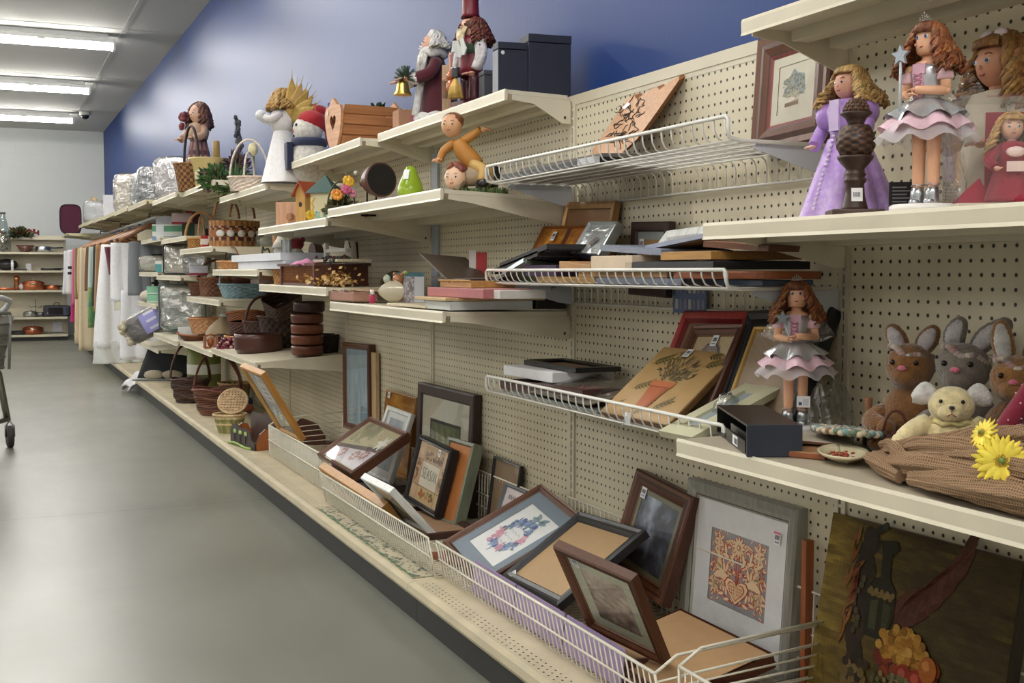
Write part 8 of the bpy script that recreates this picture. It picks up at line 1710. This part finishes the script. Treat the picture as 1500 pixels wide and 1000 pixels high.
t=thing('wooden_funnel_bowl','brown flared bowl on the second shelf of the back unit','bowl',(bx(38),YB-.2,SHZ[1]+.001));m=MB((96,62,54));m.lathe([(.06,0),(.06,.02),(.13,.10),(.125,.10),(.055,.03)],22);m.build('bowl_body',GLOSS,t)
m=MB((190,150,110));m.lathe([(.035,0),(.042,.02),(.032,.12),(.04,.15),(.038,.19),(.02,.21)],18,cols=[(150,90,60),(176,116,80),(160,100,66),(190,130,90),(150,92,60)]);tag(m.build('pepper_mill',MATS['copper'],None,loc=(bx(24),YB-.2,SHZ[3]+.001)),'tall copper coloured mill on the fourth shelf of the back unit','mill')
m=MB((214,214,222));m.ball((0,0,.05),(.05,.05,.05),14,9);tag(m.build('sugar_jar',GLOSS,None,loc=(bx(32),YB-.22,SHZ[3]+.001)),'small white round jar beside the copper mill','jar')
m=MB((214,216,222));m.box((-.035,-.03,0),(.035,.03,.10));tag(m.build('white_box',PAPER,None,loc=(bx(42),YB-.2,SHZ[2]+.001)),'small white carton on the third shelf of the back unit','box')
t=thing('black_kettle','black appliance with a white tube at the left of the third shelf, back unit','appliance',(bx(10),YB-.2,SHZ[2]+.001));m=MB((36,34,36));m.ball((0,0,.085),(.15,.11,.085),18,11);m.box((.1,-.05,0),(.27,.05,.025));m.build('body',PLASTIC,t);m=MB((220,222,226));m.lathe([(.02,0),(.02,.15)],12,c=(.075,-.11,0));m.build('white_tube',PLASTIC,t)
t=thing('toaster_oven','dark blue toaster oven on the fifth shelf of the back unit','appliance',(bx(82),YB-.19,SHZ[4]+.001));m=MB((34,36,48));boxm(m,.37,.24,.16);m.build('oven_body',SATIN,t,bevel=.025);m=MB((70,80,110));m.box((-.12,-.124,.03),(.07,-.121,.13),(24,24,30));m.box((.09,-.124,.02),(.12,-.121,.14));m.build('oven_door',GLOSS,t);m=MB((176,178,182));[m.ball((-.13,-.124,.05),.014,8,6)];m.tube(arcpts((0,0,.16),.04,.045,0,pi,10),.006,6,(40,40,44));m.build('knob_and_handle',METAL,t)
t=thing('wire_rack','thin wire cup rack behind the steel pot','rack',(bx(51),YB-.14,SHZ[4]+.001));m=MB((120,118,116));m.tube([(0,0,0),(0,0,.25)],.005,6);[m.tube([(0,0,.15),(s*.05,0,.13),(s*.09,0,.16)],.004,5)for s in(-1,1)];m.build('wires',METAL,t)
m=MB((206,206,220));m.box((-.065,0,0),(.065,.004,.15));tag(m.build('notice_card',PAPER,None,loc=(bx(83),YB-.02,SHZ[5]+.02),rot=(RAD(0),0,0)),'white notice card leaning at the back of the lowest shelf of the back unit','card')
t=thing('holiday_swag','dark green swag with red berries on top of the back unit','greenery',(bx(37),YB-.10,SHZ[0]+.001));foliage('greenery','',(-.05,0,-.03),.14,320,[(40,56,36),(60,70,40),(84,80,44)],.08,.45,11,par=t);random.seed(12);m=MB();[m.ball((random.uniform(-.16,.2),random.uniform(-.06,.02),.04+random.uniform(0,.08)),.016,6,5,jit((130,34,46),16))for k in range(46)];m.build('red_berries',GLOSS,t)
t=thing('glass_bottle','tall clear glass bottle on the second shelf of the back unit','bottle',(bx(6),YB-.26,SHZ[1]+.001));m=MB((255,255,255));m.lathe([(.10,0),(.105,.02),(.10,.22),(.06,.42),(.035,.52),(.04,.54)],22);m.build('glass',BOTTLE,t);m=MB((120,96,70));random.seed(2);[m.ball((random.uniform(-.05,.05),random.uniform(-.05,.05),random.uniform(.03,.3)),.02,6,5,jit((140,120,96),30))for k in range(40)];m.build('contents',MATTE,t);m=MB((70,66,64));m.lathe([(.04,.54),(.04,.57)],14);m.build('stopper',SATIN,t)
p=at(15,655,z=0.0);WX,WY=p.x,p.y
t=thing('shopping_cart','grey shopping cart cut off by the left edge of the photo','cart',(0,0,0));GC=(132,132,128)
def T(x,y,z):return(WX+x,WY+y,z)
for k,(x_,y_)in enumerate(((0,0),(-.46,.02),(-.05,-.75),(-.42,-.75))):
 if y_<-.5:x_-=.35
 m=MB((44,42,42));m.M=Matrix.LocRotScale(Vector(T(x_,y_,.063)),Euler((0,RAD(90),RAD(8))),None);m.lathe([(.02,-.016),(.058,-.016),(.063,-.010),(.063,.010),(.058,.016),(.02,.016)],20);w_=m.build('caster_wheel',RUBBER,t)
 m=MB((130,130,130));m.tube([T(x_-.022,y_,.06),T(x_-.022,y_+.02,.12),T(x_,y_+.03,.15),T(x_+.022,y_+.02,.12),T(x_+.022,y_,.06)],.007,6);m.build('caster_fork',METAL,w_)
m=MB((150,146,138));m.tube([T(-.01,.03,.15),T(-.05,.06,.42),T(-.09,.06,.50)],.019,8);m.tube([T(-.45,.03,.15),T(-.43,.06,.50)],.019,8);m.tube([T(-.01,.02,.16),T(-.4,-.75,.16)],.014,8);m.tube([T(-.46,.02,.16),T(-.77,-.75,.16)],.014,8);m.build('frame',METAL,t)
m=MB(GC)
for i in range(6):z_=.46+i*.062;ox=-.03+.008*i;m.tube([T(-.62,.0,z_),T(-.03+ox,.06+.01*i,z_),T(.005+ox,.02,z_),T(-.02+ox-.35,-.75,z_+.02)],.010,6)
for k in range(6):f=k/5;m.tube([T(lerp(.005,-.37,f),lerp(.02,-.75,f),.45),T(lerp(.02,-.33,f),lerp(.02,-.75,f),.77)],.009,6)
for k in range(5):f=k/4;m.tube([T(lerp(-.03,-.6,f),.06,.45),T(lerp(.0,-.6,f),.10,.77)],.009,6)
m.build('basket_ribs',PLASTIC,t)
m=MB((150,148,138));m.grid(lambda u,v:T(lerp(-.03+.07*v,-.62,u),lerp(.055,.09,v),.46+.29*v),4,4);m.build('nose_panel',PLASTIC,t,solid=.02)
m=MB((206,208,210));m.tube([T(-.04,.08,.76),T(.0,.07,.80),T(.02,.0,.84),T(-.02,-.12,.86),T(-.14,-.4,.88)],.016,8);m.build('top_rim',PLASTIC,t)
m=MB((106,80,66));m.box((-.30,-.012,0),(.0,.012,.40),(120,92,76));tag(m.build('brown_plank',WOODZ,None,loc=T(-.07,-.06,.45),rot=(RAD(0),0,RAD(14))),'brown wooden panel standing inside the shopping cart','panel')
w=bpy.data.worlds.new('world');SC.world=w;w.use_nodes=True
w.node_tree.nodes['Background'].inputs[0].default_value=rgb((225,228,235));w.node_tree.nodes['Background'].inputs[1].default_value=0.3
SC.view_settings.view_transform='Standard'
try:SC.view_settings.look='None'
except Exception:pass
SC.view_settings.gamma=1.0
SC.view_settings.use_curve_mapping=False
SC.view_settings.exposure=0.15
